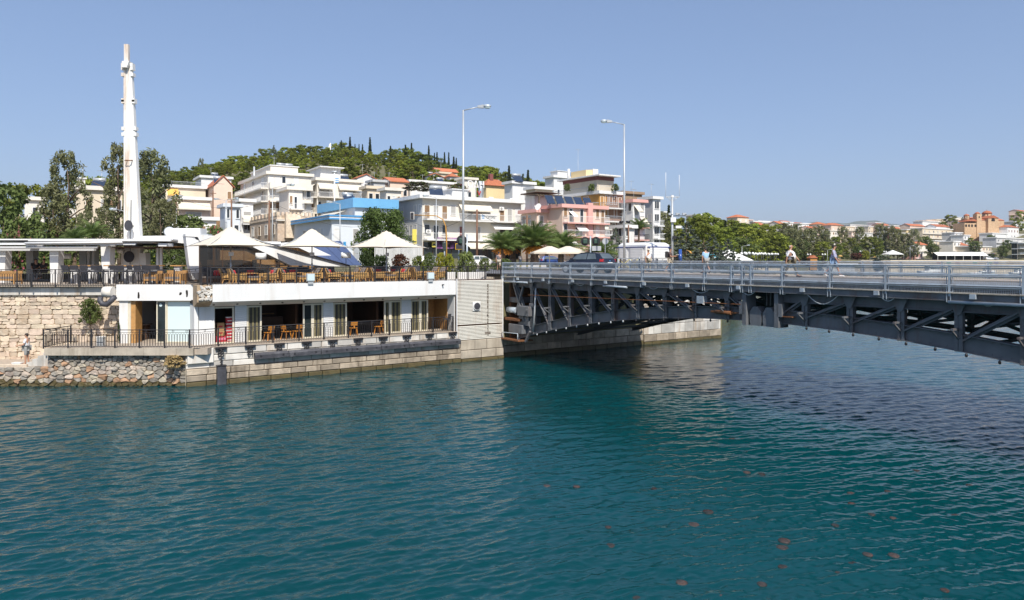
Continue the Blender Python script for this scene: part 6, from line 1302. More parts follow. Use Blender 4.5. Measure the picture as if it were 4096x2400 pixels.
DAT = dates_mesh()
def palm(label, px, pybase, pytop, Y, crown, ndat=6, nf=46, thick=.42, group='date palms'):
    zg = gz(px, Y); t = thing('palm_tree', label, 'palm tree', px_frame(px, Y, zg), random.random() * 6, group); hz = ZZ(pybase, Y) - zg; mb = MB(); n = 9
    prof = [(thick * (1.1 - .25 * k / n) * (1.06 if k % 2 else .96), hz * k / n) for k in range(n + 1)] + [(thick * 1.15, hz + .2), (thick * .5, hz + .6)]; mobj('trunk', mb.lathe(prof, 12).mesh('trunk', mat('palm_trunk', (.16, .11, .075), .9, .6, 9, .8, 10)), t)
    for k in range(nf):
        e = 1.6 - 1.5 * (k / nf) ** .9; a = k * 2.399; L = crown * random.uniform(.85, 1.1); mobj('frond', FRD[k % 2], t, (0, 0, hz + .3), (0, -e * .75, a), L)
    for k in range(ndat): mobj('date_cluster', DAT, t, (.1 * math.cos(k), .1 * math.sin(k), hz + .4), (0, random.uniform(-.6, -.1), 2 * math.pi * k / ndat + random.random() * .5), crown * .52)
palm('left date palm with orange fruit near the walking man', 2008, 1010, 930, 82, 2.9, 6); palm('date palm between the left and the tallest palms', 2052, 1010, 945, 86, 2.6, 4); palm('tallest date palm in the middle with heavy orange fruit clusters', 2138, 1002, 895, 84, 3.9, 8, 54, .52); palm('right date palm behind the cream parasols', 2244, 1012, 925, 92, 3.6, 6); palm('small date palm beside the round road sign', 2398, 1040, 975, 78, 2.6, 5, 40); palm('small fan of palm leaves behind the pergola', 368, 965, 925, 66, 2.0, 0, 30, .25); palm('small young palm under the eucalyptus behind the pergola', 300, 985, 965, 60, 1.6, 0, 26, .2); palm('slim palm before the white apartment block on the right', 2555, 925, 905, 120, 2.6, 0, 26, .18)
# street parasols of the cafe by the palms
for i, (px, w) in enumerate(((2198, 2.1), (2272, 2.3))):
    Y = 77 + 2 * i; t = thing('patio_umbrella', ('left', 'right')[i] + ' cream cafe parasol below the palms', 'umbrella', px_frame(px, Y, 5.72), TH, 'cafe parasols below the palms'); zt = ZZ(985, Y) - 5.72; ze = ZZ(1010, Y) - 5.72; mb = MB(); n = 8; a = mb.addv([(w * math.cos(2 * math.pi * k / n), w * math.sin(2 * math.pi * k / n), ze - .16) for k in range(n)]); b = mb.addv([(w * math.cos(2 * math.pi * k / n), w * math.sin(2 * math.pi * k / n), ze) for k in range(n)]); c = mb.addv([(.25 * math.cos(2 * math.pi * k / n), .25 * math.sin(2 * math.pi * k / n), zt) for k in range(n)])
    for k in range(n): k2 = (k + 1) % n; mb.face([a + k, a + k2, b + k2, b + k]); mb.face([b + k, b + k2, c + k2, c + k])
    mb.face([c + k for k in range(n)]); mobj('canopy', mb.mesh('canopy', canvas), t); mobj('pole', MB().tube([(0, 0, 0), (0, 0, zt)], .05, 8).mesh('pole', awnw), t); part('base', conc, t, -.35, .35, -.35, .35, 0, .08)
# ---------------------------------------------------------------- buildings
WC = {}; FCR = random.Random(12)
def win(root, loc, rz, w, h, m, kind='window'):
    key = (round(w, 1), round(h, 1), m.name, kind); w, h = key[0], key[1]
    if key not in WC:
        f = MB(); b = .09; f.bx(-w / 2 - b, -w / 2, -.07, .02, -b * (kind == 'window'), h + b); f.bx(w / 2, w / 2 + b, -.07, .02, -b * (kind == 'window'), h + b); f.bx(-w / 2, w / 2, -.07, .02, h, h + b)
        if kind == 'window': f.bx(-w / 2 - .12, w / 2 + .12, -.13, .02, -.14, -b)
        if m is glass and w > .9: f.bx(-.035, .035, -.05, .02, 0, h)
        p = MB()
        if m in (brown, winered, whsh, grsh):
            n = max(5, int(h / .22))
            for i in range(n): p.prism([(-w / 2, -.012, h * i / n), (-w / 2, -.035, h * i / n + .01), (-w / 2, -.02, h * (i + 1) / n)], (w, 0, 0)); p.bx(-w / 2, w / 2, -.012, .01, h * i / n, h * (i + 1) / n)
        else: p.bx(-w / 2, w / 2, -.012, .01, 0, h)
        WC[key] = (f.mesh('window_frame', whitep if m is not brown else offw), p.mesh('pane', m))
    f, p = WC[key]; o = mobj(kind, f, root, loc, (0, 0, rz)); mobj('shutter' if m in (brown, winered, whsh, grsh) else 'pane', p, o); return o
RAILC = {}
def rail_mesh(L, m, solid):
    key = (round(L, 1), m.name, solid)
    if key not in RAILC:
        mb = MB(); L_ = key[0]
        if solid: mb.bx(0, L_, -.05, .05, 0, .95)
        else:
            mb.bx(0, L_, -.03, .03, .92, .98); mb.bx(0, L_, -.02, .02, .06, .1); n = int(L_ / .22)
            for k in range(n + 1): x = L_ * k / n; mb.bx(x - .014, x + .014, -.014, .014, .0, .92)
        RAILC[key] = mb.mesh('balcony_railing', m)
    return RAILC[key]
def awning(root, M, w, m, drop=.95, out=1.25, z=0):
    mb = MB(); mb.hexa([M @ Vector(p) for p in ((0, -out, -drop), (w, -out, -drop), (w, -.05, -.03), (0, -.05, -.03), (0, -out, -drop + .04), (w, -out, -drop + .04), (w, -.05, .01), (0, -.05, .01))]); mb.prism([M @ Vector(p) for p in ((0, -out, -drop - .16), (w, -out, -drop - .16), (w, -out, -drop), (0, -out, -drop))], (M.to_3x3() @ Vector((0, .02, 0)))); mb.build('awning', m, root)
def facade(root, M, rz, L, z0, zt, floors, m, par=.5, railm=None, slabm=None, trim=None, bal=1.15):
    n = len(floors); fh = (zt - par - z0) / n
    for i, spec in enumerate(floors):
        zf = zt - par - fh * (i + 1); fl, cells = (spec.split(':') + [''])[:2] if ':' in spec else ('', spec)
        if 'B' in fl or 'S' in fl:
            mb = MB(); mb.hexa([M @ Vector(p) for p in ((.05, -bal, zf - .18), (L - .05, -bal, zf - .18), (L - .05, .0, zf - .18), (.05, 0, zf - .18), (.05, -bal, zf), (L - .05, -bal, zf), (L - .05, 0, zf), (.05, 0, zf))]); mb.build('balcony_slab', slabm or m, root)
            rm = rail_mesh(L - .2, railm or (slabm or m if 'S' in fl else whitep), 'S' in fl); mobj('balcony_railing', rm, root, M @ Vector((.1, -bal + .06, zf)), (0, 0, rz))
            for x in (.1, L - .1): mobj('balcony_railing', rail_mesh(bal - .1, railm or (slabm or m if 'S' in fl else whitep), 'S' in fl), root, M @ Vector((x, -bal + .06, zf)), (0, 0, rz + R(90)))
        k = len(cells)
        if not k: continue
        cw = L / k; j = 0
        while j < k:
            c = cells[j]; x = cw * (j + .5)
            if c == '.' and k > 1 and FCR.random() < .38 and 'o' not in cells: c = FCR.choice('wwbsg')
            if c == 'D': c = FCR.choice('DNWG')
            if c in 'wbsrg': win(root, M @ Vector((x, 0, zf + .85)), rz, min(1.4, cw * .55), 1.45, {'w': glass, 'b': brown, 's': whsh, 'r': winered, 'g': grsh}[c])
            elif c in 'WDRGN': win(root, M @ Vector((x, 0, zf + .02)), rz, min(1.3, cw * .55), 2.15, {'W': glass, 'D': whsh, 'R': winered, 'G': grsh, 'N': brown}[c], 'balcony_door')
            elif c in 'AX':
                e = j
                while e < k and cells[e] == c: e += 1
                w = cw * (e - j); win(root, M @ Vector((cw * j + w / 2, 0, zf + .02)), rz, min(2.4, w * .6), 2.1, glass if c == 'X' else grsh, 'balcony_door')
                awning(root, M @ Matrix.Translation((cw * j + .1, 0, zf + fh - .35)), w - .2, awn if c == 'A' else awnw, 1.15 if c == 'A' else .8); j = e; continue
            elif c == 'o':
                e = j
                while e < k and cells[e] == 'o': e += 1
                w = cw * (e - j); mb = MB(); a, b = cw * j + .1, cw * e - .1; mb.hexa([M @ Vector(p) for p in ((a, -.03, zf + .05), (b, -.03, zf + .05), (b, .02, zf + .05), (a, .02, zf + .05), (a, -.03, zf + fh - .4), (b, -.03, zf + fh - .4), (b, .02, zf + fh - .4), (a, .02, zf + fh - .4))]); mb.build('shop_front', darkgl, root)
                nb = max(2, int(w / 1.6))
                for q_ in range(nb + 1): mb = MB(); x0 = a + (b - a) * q_ / nb; mb.hexa([M @ Vector((x0 + dx, dy, zz)) for zz in (zf + .05, zf + fh - .4) for dx, dy in ((-.04, -.08), (.04, -.08), (.04, -.031), (-.04, -.031))]); mb.build('mullion', woodd, root)
                j = e; continue
            j += 1
def building(label, pxl, pxc, pxr, Y, top, wall, front=(), side=(), roof='flat', rot=TH, D=None, base=None, name='apartment_building', cat='building', group=None, railm=None, slabm=None, roofm=None, over=.45, par=.45, bal=1.25, gd=1.6):
    Y = FY(pxc, Y); L, D_ = bdims(pxl, pxc, pxr, Y, rot); D = D or max(3, D_); L = max(2, L); C = px_frame(pxc, Y, 0)
    zg = base if base is not None else ground(C.x, Y); C.z = zg; t = thing(name, label, cat, C, rot, group); zt = ZZ(top, Y) - zg
    part('wall', wall, t, 0, L, 0, D, -4, zt - .12 * (roof == 'flat'))
    if roof == 'flat':
        part('roof_slab', slabm or wall, t, -over, L + over, -over, D + over, zt - .3, zt - .06); 
        mb = MB(); e = over - .02
        for b in ((-e, L + e, -e, -e + .15), (-e, L + e, D + e - .15, D + e), (-e, -e + .15, -e + .15, D + e - .15), (L + e - .15, L + e, -e + .15, D + e - .15)): mb.bx(*b, zt - .058, zt + .25)
        mb.build('parapet', slabm or wall, t)
    elif roof == 'gable':
        mb = MB(); mb.prism([(-.3, -.4, zt - .1), (-.3, D / 2, zt + gd), (-.3, D + .4, zt - .1), (-.3, D + .4, zt - .25), (-.3, D / 2, zt + gd - .18), (-.3, -.4, zt - .25)], (L + .6, 0, 0)); mb.build('roof', roofm or tile, t)
        mb = MB(); mb.prism([(.01, .0, zt - .1), (.01, D / 2, zt + gd - .2), (.01, D, zt - .1)], (L - .02, 0, 0)); mb.build('gable', wall, t)
    elif roof == 'gablex':
        mb = MB(); mb.prism([(-.4, -.3, zt - .1), (L / 2, -.3, zt + gd), (L + .4, -.3, zt - .1), (L + .4, -.3, zt - .25), (L / 2, -.3, zt + gd - .18), (-.4, -.3, zt - .25)], (0, D + .6, 0)); mb.build('roof', roofm or tile, t)
        mb = MB(); mb.prism([(.0, .01, zt - .1), (L / 2, .01, zt + gd - .2), (L, .01, zt - .1)], (0, D - .02, 0)); mb.build('gable', wall, t)
    elif roof == 'hip':
        mb = MB(); o = .5; i = min(L, D) * .48; mb.hexa([(-o, -o, zt - .05), (L + o, -o, zt - .05), (L + o, D + o, zt - .05), (-o, D + o, zt - .05), (i, i, zt + gd), (L - i + .02, i, zt + gd), (L - i + .02, D - i + .02, zt + gd), (i, D - i + .02, zt + gd)]); mb.build('roof', roofm or tile, t)
    if front: facade(t, Matrix.Identity(4), 0, L, 0, zt, front, wall, par, railm, slabm, bal=bal)
    if side: facade(t, Matrix.Translation((0, D, 0)) @ Matrix.Rotation(R(-90), 4, 'Z'), R(-90), D, 0, zt, side, wall, par, railm, slabm, bal=bal)
    t['dims'] = (L, D, zt); return t
def dims(t): d = tuple(t['dims']); return d
def heater(label, t, fx, fy, z=0, rz=0, s=1.0):
    L, D, zt = dims(t); loc = t.matrix_basis @ Vector((L * fx, D * fy, zt + z)); h = thing('solar_water_heater', label, 'solar heater', loc, t.rotation_euler.z + rz, 'solar water heaters on the roofs'); h.scale = (s,) * 3
    mb = MB(); mb.hexa([(-.9, -.9, .1), (.9, -.9, .1), (.9, -.84, .05), (-.9, -.84, .05), (-.9, .25, 1.25), (.9, .25, 1.25), (.9, .31, 1.2), (-.9, .31, 1.2)]); mb.build('panel', solar, h); mb = MB().tube([(-.85, .45, 1.45), (.85, .45, 1.45)], .28, 10); mb.build('tank', alu, h); mb = MB()
    for x in (-.75, .75): mb.bar((x, .45, 0), (x, .45, 1.2), .05, .05); mb.bar((x, -.85, 0), (x, -.85, .12), .05, .05)
    mb.build('stand', alu, h); part('panel_gap', alu, h, -.02, .02, -.92, -.88, .05, .14)
def aerial(label, t, fx, fy, h=2.6):
    L, D, zt = dims(t); a = thing('tv_aerial', label, 'aerial', t.matrix_basis @ Vector((L * fx, D * fy, zt)), random.random(), 'aerials on the roofs'); mb = MB().tube([(0, 0, 0), (0, 0, h)], .03, 4); mb.build('mast', alu, a); mb = MB(); mb.bar((-.6, 0, h - .2), (.6, 0, h - .2), .03, .03)
    for k in range(6): mb.bar((-.5 + k * .2, -.3, h - .2), (-.5 + k * .2, .3, h - .2), .02, .02)
    mb.build('antenna', alu, a)
def acunit(label, t, x, y, z, rz=0):
    a = thing('air_conditioner', label, 'air conditioner', t.matrix_basis @ Vector((x, y, z)), t.rotation_euler.z + rz, 'air conditioners on the houses'); soft(part('housing', awnw, a, -.42, .42, -.3, 0, 0, .6), .03); mobj('fan_grille', MB().lathe([(.22, 0), (.22, .015)], 12).mesh('fan_grille', grsh), a, (-.08, -.3, .3), (R(90), 0, 0))
def roomlet(t, x0, x1, y0, y1, h, m, nm='roof_room'):
    L, D, zt = dims(t); p = part(nm, m, t, L * x0, L * x1, D * y0, D * y1, zt - .1, zt + h); part('roof_slab', whitep, p, L * x0 - .2, L * x1 + .2, D * y0 - .2, D * y1 + .2, zt + h, zt + h + .15); return p
def text(body, size, m, parent, loc, rot, ext=.02):
    cu = bpy.data.curves.new('lettering', 'FONT'); cu.body = body; cu.size = size; cu.extrude = ext; cu.align_x = 'CENTER'; cu.align_y = 'CENTER'; o = bpy.data.objects.new('tmp', cu); COL.objects.link(o); me = o.to_mesh().copy(); bpy.data.objects.remove(o); me.name = 'lettering'; me.materials.clear(); me.materials.append(m); return mobj('lettering', me, parent, loc, rot)
# long white apartment house with rounded balconies
b = building('long white apartment house with curved balconies and a grey end wall', 1585, 1690, 2084, 106, 786, offw, ['B:NDN.AAAA.DDD', 'B:wDw.R.D.XXXX', ':ooooooooooo'], [':.b..b.', ':....b.', ':......'], D=None, par=.35, slabm=white, bal=1.5, over=.9); L, D, zt = dims(b)
part('grey_end_wall', greyw, b, -.04, 0.0, 0, D, -1, zt - .32)  # grey colour paints in the dimmer, grazing light on this end
t = thing('sign', 'white balcony sign with a blue mark and dark Greek letters', 'sign', b.matrix_basis @ Vector((L * .61, -1.25, zt - .35 - (zt - .35) / 3 + .1)), TH); part('board', awnw, t, -1.55, 1.55, -.03, .03, 0, .95); text('ΟΛΝΕ', .62, cl('ink', (.03, .04, .07)), t, (.38, -.04, .46), (R(90), 0, 0)); 
for k in range(3): part('emblem', bluep, t, -1.35 + .05 * k, -.75 - .05 * k, -.04, -.031, .68 - k * .24, .82 - k * .24)
heater('solar water heater with white tank on the corner of the curved balcony house', b, .16, .12, 0, R(-20), 1.15); acunit('air conditioner on the roof beside the white tank', b, L * .27, 1.2, zt); acunit('air conditioner high on the white front by the sign', b, L * .78, -.05, zt - 1.6); acunit('air conditioner on the grey end wall side of the lower balcony', b, .9, -.05, zt - 5.6); acunit('air conditioner on the roof right of the roof letters', b, L * .7, .9, zt); acunit('air conditioner at the right end of the roof', b, L * .93, .9, zt); roomlet(b, .3, .45, .05, .4, 1.4, white, 'roof_wall')
part('planters', tile, b, L * .4, L * .55, .6, 1.0, zt, zt + .4)
t = thing('roof_letters', 'standing roof letters on the long white apartment house', 'sign', b.matrix_basis @ Vector((L * .56, 1.2, zt + .2)), TH); text('ΟΔΗ', 1.5, awnw, t, (0, 0, 2.3), (R(90), 0, 0), .06); text('V', 1.1, mat('red_letter', (.5, .04, .03), .5), t, (.6, 0, .9), (R(90), 0, 0), .06); part('frame', alu, t, -1.6, 1.6, .08, .12, 0, 3.0 if 0 else .12)
for x in (-1.4, 0, 1.4): part('strut', alu, t, x - .04, x + .04, .08, .14, 0, 3.0)
mobj('chimney', MB().tube([(L * .62, 1.6, zt), (L * .62, 1.6, ZZ(703, 106) - b.location.z)], .33, 10).mesh('chimney', galv), b)
for k, (nm_, x, m_) in enumerate((('yellow vertical shop sign on the grey end wall', -1.1, ym), ('small yellow shop sign under the curved balcony', 1.6, ym))): t = thing('sign', nm_, 'sign', b.matrix_basis @ Vector((x, -.7 if k else .5, 1.9 if k else 2.3)), TH); part('board', m_, t, -.35, .35, -.05, .05, 0, .8 if k else 2.3); part('print', cl('ink', (.03, .04, .07)), t, -.2, .2, -.06, -.051, .3, .5)
t = thing('banner', 'purple patterned banner over the shop below the curved balcony', 'banner', b.matrix_basis @ Vector((4.2, -.6, 1.7)), TH); part('cloth', mat('purple_print', (.20, .07, .22), .7, 1.2, 1.5, dirt=(.5, .25, .3), dscale=1.2, damt=.8), t, -2.2, 2.2, -.02, .02, 0, 1.7)
awning(b, Matrix.Translation((L * .36, 0, 3.1)), L * .3, awn, 1.3, 3.2); awning(b, Matrix.Translation((L * .68, 0, 3.1)), L * .3, awn, .9, 2.4)
vine = bush('vine covered pergola thicket on the rooftop behind the curved balcony house', 1600, 1745, 728, 121, lgrn, ZZ(765, 121), 90, bark, .5); bush('rooftop flower bushes behind the tall street lamp', 1790, 1880, 735, 116, lgrn, ZZ(775, 116), 91, lpink, .15)
# blue trimmed house
b = building('pale grey house with blue trim and a lower street wing', 1108, 1327, 1478, 93, 868, lblue, [':D.G.', ':o.g.'], [':..w.g.s.', ':.wsw.b.'], par=.9, slabm=white); L, D, zt = dims(b)
for (z0, z1) in ((zt + .1, zt + .3), (zt - .34, zt - .12)): part('blue_band', bluep, b, -.53, L + .5, -.53, -.46, z0, z1); part('blue_band', bluep, b, -.53, -.46, -.45, D + .5, z0, z1)
part('blue_column', mat('bright_blue', (.06, .32, .62), .6), b, L * .30, L * .30 + .35, -.08, .3, 0, 3.2)
b2 = building('blue topped upper block of the pale grey house', 1283, 1420, 1578, 104, 800, lblue, [':..g.'], [':s.w.s'], base=ZZ(905, 104), par=1.2, slabm=mat('sky_blue_paint', (.15, .40, .66), .6, .06, 1)); L, D, zt = dims(b2); part('blue_parapet', MATS['sky_blue_paint'], b2, -.5, L + .5, -.5, D + .4, zt - 1.1, zt + .3); awning(b2, Matrix.Translation((0, D * .8, zt - 1.3)) @ Matrix.Rotation(R(-90), 4, 'Z'), D * .6, awn, .7, 2.0); heater('solar water heater on the sky blue parapet', b2, .3, .5, .2)
# old stone house with castle like trim
b = building('old beige stone house with battlements and carved bay', 1000, 1110, 1265, 107, 868, wallst, [':.w.w', ':o.w.'], [':w.w.', ':.o..'], par=.4, over=.1, name='stone_house', cat='house'); L, D, zt = dims(b)
for k in range(10): part('merlon', wallst, b, L * k / 10, L * k / 10 + L * .055, -.12, .25, zt + .2, zt + .8)
for k in range(8): part('merlon', wallst, b, -.12, .25, D * k / 8, D * k / 8 + D * .07, zt + .2, zt + .8)
part('carved_bay', wallst, b, 1.0, 3.2, -1.1, .05, 3.0, zt + .5); part('cornice', marble, b, -.3, L + .2, -.35, -.02, zt - .6, zt - .35)
# white stacked apartments
b = building('white stacked apartments with wraparound balconies below the wooded hill', 962, 1072, 1245, 128, 690, offw, ['S:s.w.s..', 'B:.D.s..w', 'B:D.D..ws', 'B:D.D..w.', ':..w.'], ['B:D.D', 'B:D.D', 'B:A.D', 'B:D.D', ':.w.'], slabm=offw); L, D, zt = dims(b); roomlet(b, .2, .85, .2, .9, 1.9, offw); heater('pair of solar heaters on top of the white stacked apartments', b, .72, .55, 1.9); heater('second solar heater on top of the white stacked apartments', b, .9, .55, 1.9); aerial('aerial on the white stacked apartments', b, .5, .5, 4.5); mobj('flue', MB().tube([(L * .02, D * .5, zt - 3), (L * .02, D * .5, zt + 2.3)], .18, 8).mesh('flue', alu), b)
b = building('white right wing of the stacked apartments with corner balconies', 1150, 1155, 1210, 121, 752, offw, ['B:.D.', 'B:.D.', ':.s.'], [], slabm=offw, D=6)
b = building('tall narrow white corner of the stacked apartments', 925, 965, 985, 122, 800, white, [':.', 'B:A', ':w', ':.'], [':.w', ':w.', ':.w', ':..'], D=5)
# peach house with red gable
b = building('peach house with an orange tiled gable', 822, 855, 930, 140, 742, peach, [':...', ':...', ':..'], [':.', ':.', ':.'], 'gablex', gd=2.2, name='house', cat='house'); heater('solar heater on the orange gable', b, .3, .1, .3)
b = building('white flat roofed house behind the peach house', 798, 805, 925, 165, 705, white, [':....', 'B:....', ':....'], [], D=8, name='house', cat='house')
# cream house left of it
b = building('cream house with an orange awning and rooftop railing', 640, 662, 822, 140, 742, cream, ['B:A..g..', ':......'], [':.'], railm=alu, slabm=white, name='house', cat='house'); L, D, zt = dims(b); mobj('roof_railing', rail_mesh(L, alu, False), b, (0, 0, zt)); awning(b, Matrix.Translation((.2, 0, zt - .5)), L * .28, mat('orange_awning', (.72, .42, .10), .8), 1.4, 1.4)
b = building('peach house with one long cream awning over its balcony', 632, 706, 842, 122, 790, peach, ['S:AAA', ':....'], [':.w', ':..'], slabm=white, name='house', cat='house')
b = building('low white house above the pavilion roof', 632, 645, 865, 105, 868, white, ['S:......', ':..s..'], [':.'], slabm=white, name='house', cat='house')
b = building('narrow grey house between the peach house and the stacked apartments', 880, 902, 960, 112, 820, lblue, [':w.w', 'B:.D', ':w.'], [':.'], name='house', cat='house')
# beige house on the left
b = building('beige three storey house behind the eucalyptus trees', 175, 305, 490, 92, 748, cream, [':.b..b.', ':.w....', ':......'], ['S:AA', 'S:A.', ':..'], slabm=offw); L, D, zt = dims(b); roomlet(b, .02, .2, .55, .95, 1.3, offw); aerial('aerial on the beige house', b, .15, .5, 3.2); acs = awning(b, Matrix.Translation((0, D * .9, zt - .9)) @ Matrix.Rotation(R(-90), 4, 'Z'), D * .6, mat('green_striped_awning', (.20, .36, .33), .8), 1.0, 1.5)
b = building('low pale house at the far left with a red roof edge', 30, 100, 178, 108, 792, offw, ['B:.w.', ':.w.', ':...'], [':.w', ':..', ':..'], slabm=offw, name='house', cat='house'); building('flat roofed house half hidden at the far left edge', -80, 20, 80, 120, 800, cream, [':.w.', ':w..', ':...'], [':.', ':.', ':.'], name='house', cat='house')
building('white house with yellow wall peeping below the eucalyptus', 390, 420, 500, 100, 880, yellow, ['B:.D.', ':.w.'], [':.', ':.'], name='house', cat='house')
# awninged block behind the blue house
b = building('wide beige block with rows of cream awnings', 1206, 1268, 1445, 140, 715, offw, ['B:AAA.AAAAA', 'B:w.A..AAAA', ':..w.....'], ['B:AA', 'B:A.', ':..'], slabm=offw); L, D, zt = dims(b); p = part('penthouse', white, b, L * .15, L * .6, D * .2, D * .9, zt, zt + 2.6); part('roof_slab', white, p, L * .1, L * .65, D * .1, D, zt + 2.6, zt + 2.8); heater('solar heaters beside the penthouse of the awninged block', b, .8, .5, 0, 0, 1.2)
t = thing('flagpole', 'white pole with a blue and white striped flag', 'flagpole', px_frame(1338, 132, ground(XX(1338, 132), 132))); zz = lambda py: ZZ(py, 132) - t.location.z; mobj('pole', MB().tube([(0, 0, 0), (0, 0, zz(690))], .13, 8).mesh('pole', whitep), t); mobj('pole_head', MB().tube([(-.5, 0, zz(688)), (.5, 0, zz(688))], .22, 8).mesh('pole_head', alu), t)
for k in range(5): part('flag_stripe', bluep if k % 2 == 0 else awnw, t, .05, .8, -.02, .02, zz(731) + k * .18, zz(731) + (k + 1) * .18)
# houses on the slope
sl = [('white house with red tiled gable above the awninged block', 1415, 1428, 1502, 168, 710, white, [':.w.', ':..'], 'gablex'), ('grey concrete house right of the red gabled white house', 1470, 1495, 1540, 158, 722, greyw, [':..', ':..'], 'flat'), ('beige house with a sloping red roof edge', 1520, 1560, 1632, 160, 722, peach, [':w.w', ':..'], 'gable'), ('beige cube house above the blue roof', 1452, 1470, 1522, 133, 748, cream, [':.w', ':w.', ':..'], 'flat'), ('blank cream wall house behind the blue roof', 1530, 1545, 1605, 128, 755, offw, [':..b', ':...', ':...'], 'flat'), ('white gabled house with a red roof on the upper slope', 1690, 1700, 1778, 190, 705, white, [':...', ':.w'], 'gablex'), ('long white terrace house under the upper gabled one', 1610, 1640, 1842, 165, 722, white, [':....w.', 'B:......'], 'flat'), ('small white tower house on the upper slope', 1780, 1800, 1832, 200, 705, white, [':w', ':.'], 'hip'), ('white house with balcony behind the tall street lamp', 1830, 1852, 1905, 165, 712, offw, ['B:ww.', ':...'], 'flat'), ('tavern with red roof edge among the pines', 1735, 1745, 1830, 225, 682, cream, [':....'], 'gable'), ('cream house peeking from the upper pines', 1750, 1760, 1800, 215, 690, cream, [':..'], 'flat')]
for lb, pl, pc, pr, Y, top_, w_, fr_, rf in sl: building(lb, pl, pc, pr, Y, top_, w_, fr_, [':.'] * len(fr_), rf, name='house', cat='house', gd=1.1)
b = building('yellow villa with a wide orange hipped roof', 1925, 1945, 2028, 148, 740, yellow, [':.www.', ':.....'], [':w', ':.'], 'hip', gd=1.5, name='villa', cat='house'); L, D, zt = dims(b); part('chimney', maroon, b, L * .3, L * .3 + .8, 1.0, 1.8, zt - 2.5, zt + 2.6)
b = building('white house with two solar panels right of the orange villa', 2030, 2050, 2135, 142, 728, white, [':...w', 'B:.w..', ':....'], [':.', ':.', ':.'], name='house', cat='house'); heater('solar heater on the white house right of the orange villa', b, .25, .1, 0, R(-10), 1.1)
b = building('cream terrace house behind the pink apartments', 2115, 2140, 2210, 135, 750, cream, ['B:.b.', ':....', ':....'], [':.', ':.', ':.'], slabm=white, name='house', cat='house')
b = building('white penthouse block at the top right of the slope', 2180, 2215, 2290, 190, 705, white, ['B:.w.wr.', 'B:.w..', ':...'], [':w', ':.', ':.'], slabm=white); L, D, zt = dims(b); roomlet(b, .25, .9, .1, .9, 1.6, white)
b = building('small white house left of the cream terrace house', 1985, 2000, 2060, 155, 765, offw, [':.w.', ':...'], [':.', ':.'], name='house', cat='house'); heater('solar panels lying on the small white roof', b, .5, .3, 0)
# pink apartments
b = building('pink and peach apartments with wooden roof pergola, left wing', 2086, 2148, 2238, 108, 842, peach, ['B:D.b', 'B:.XX', ':.oo'], [':...', ':...', ':...'], slabm=pinkw); L, D, zt = dims(b); part('wall', white, b, L * .1, L * .9, D * .3, D * .9, zt, zt + 2.4)
mb = MB(); 
for k in range(9): mb.bar((-.3 + (L + .3) * k / 8, -.6, zt + 2.45), (-.3 + (L + .3) * k / 8, D * .95, zt + 2.75), .12, .14)
mb.bar((-.4, -.3, zt + 2.35), (L, -.3, zt + 2.35), .12, .16); mb.build('roof_pergola', bark, b); part('pergola_cover', woodd, b, -.3, L, -.4, D * .95, zt + 2.83, zt + 2.88)
for x in (0.1, L * .5, L - .2): part('pergola_post', bark, b, x, x + .18, -.35, -.17, zt, zt + 2.3)
for k in range(3): part('glass_block_window', grsh, b, L + .35, L + 1.25, -.06, .02, zt - 2.4 - 3.0 * k, zt - .4 - 3.0 * k)
b = building('pink and peach apartments, right wing with folded awnings', 2236, 2250, 2420, 106, 822, peach, ['B:.X.D.p.N', 'B:D.XX..D.', 'B:.X.D..X.', ':..oo.oo.'], [':.', ':.', ':.', ':.'], slabm=pinkw, D=9); L, D, zt = dims(b); part('pink_pier', pinkw, b, L * .55, L * .66, -.5, .1, 0, zt + .6)
for k in range(5):
    h = b.matrix_basis @ Vector((-1.6 + 1.85 * k, 1.2, zt)); q_ = thing('solar_collector', 'tilted solar panel on the pink apartments, %s from the left' % ords[k], 'solar panel', h, TH, 'row of solar panels on the pink apartments'); mb = MB(); mb.hexa([(-.8, -.7, .25), (.65, -.7, .25), (.65, -.64, .2), (-.8, -.64, .2), (-.5, .5, 1.6), (.95, .5, 1.6), (.95, .56, 1.55), (-.5, .56, 1.55)]); mb.build('panel', solar, q_); mb = MB(); mb.bar((0, .5, 0), (.2, .5, 1.5), .06, .06); mb.bar((-.7, -.65, 0), (-.7, -.65, .25), .06, .06); mb.build('stand', alu, q_)
t = thing('satellite_dish', 'white satellite dish on the pink apartments', 'satellite dish', px_frame(2155, 106, ZZ(842, 106))); mobj('dish', MB().lathe([(.0, 0), (.3, .06), (.55, .2)], 14).mesh('dish', awnw), t, (0, 0, .5), (R(70), 0, R(-40))); part('arm', alu, t, -.03, .03, -.03, .03, -.2, .5)
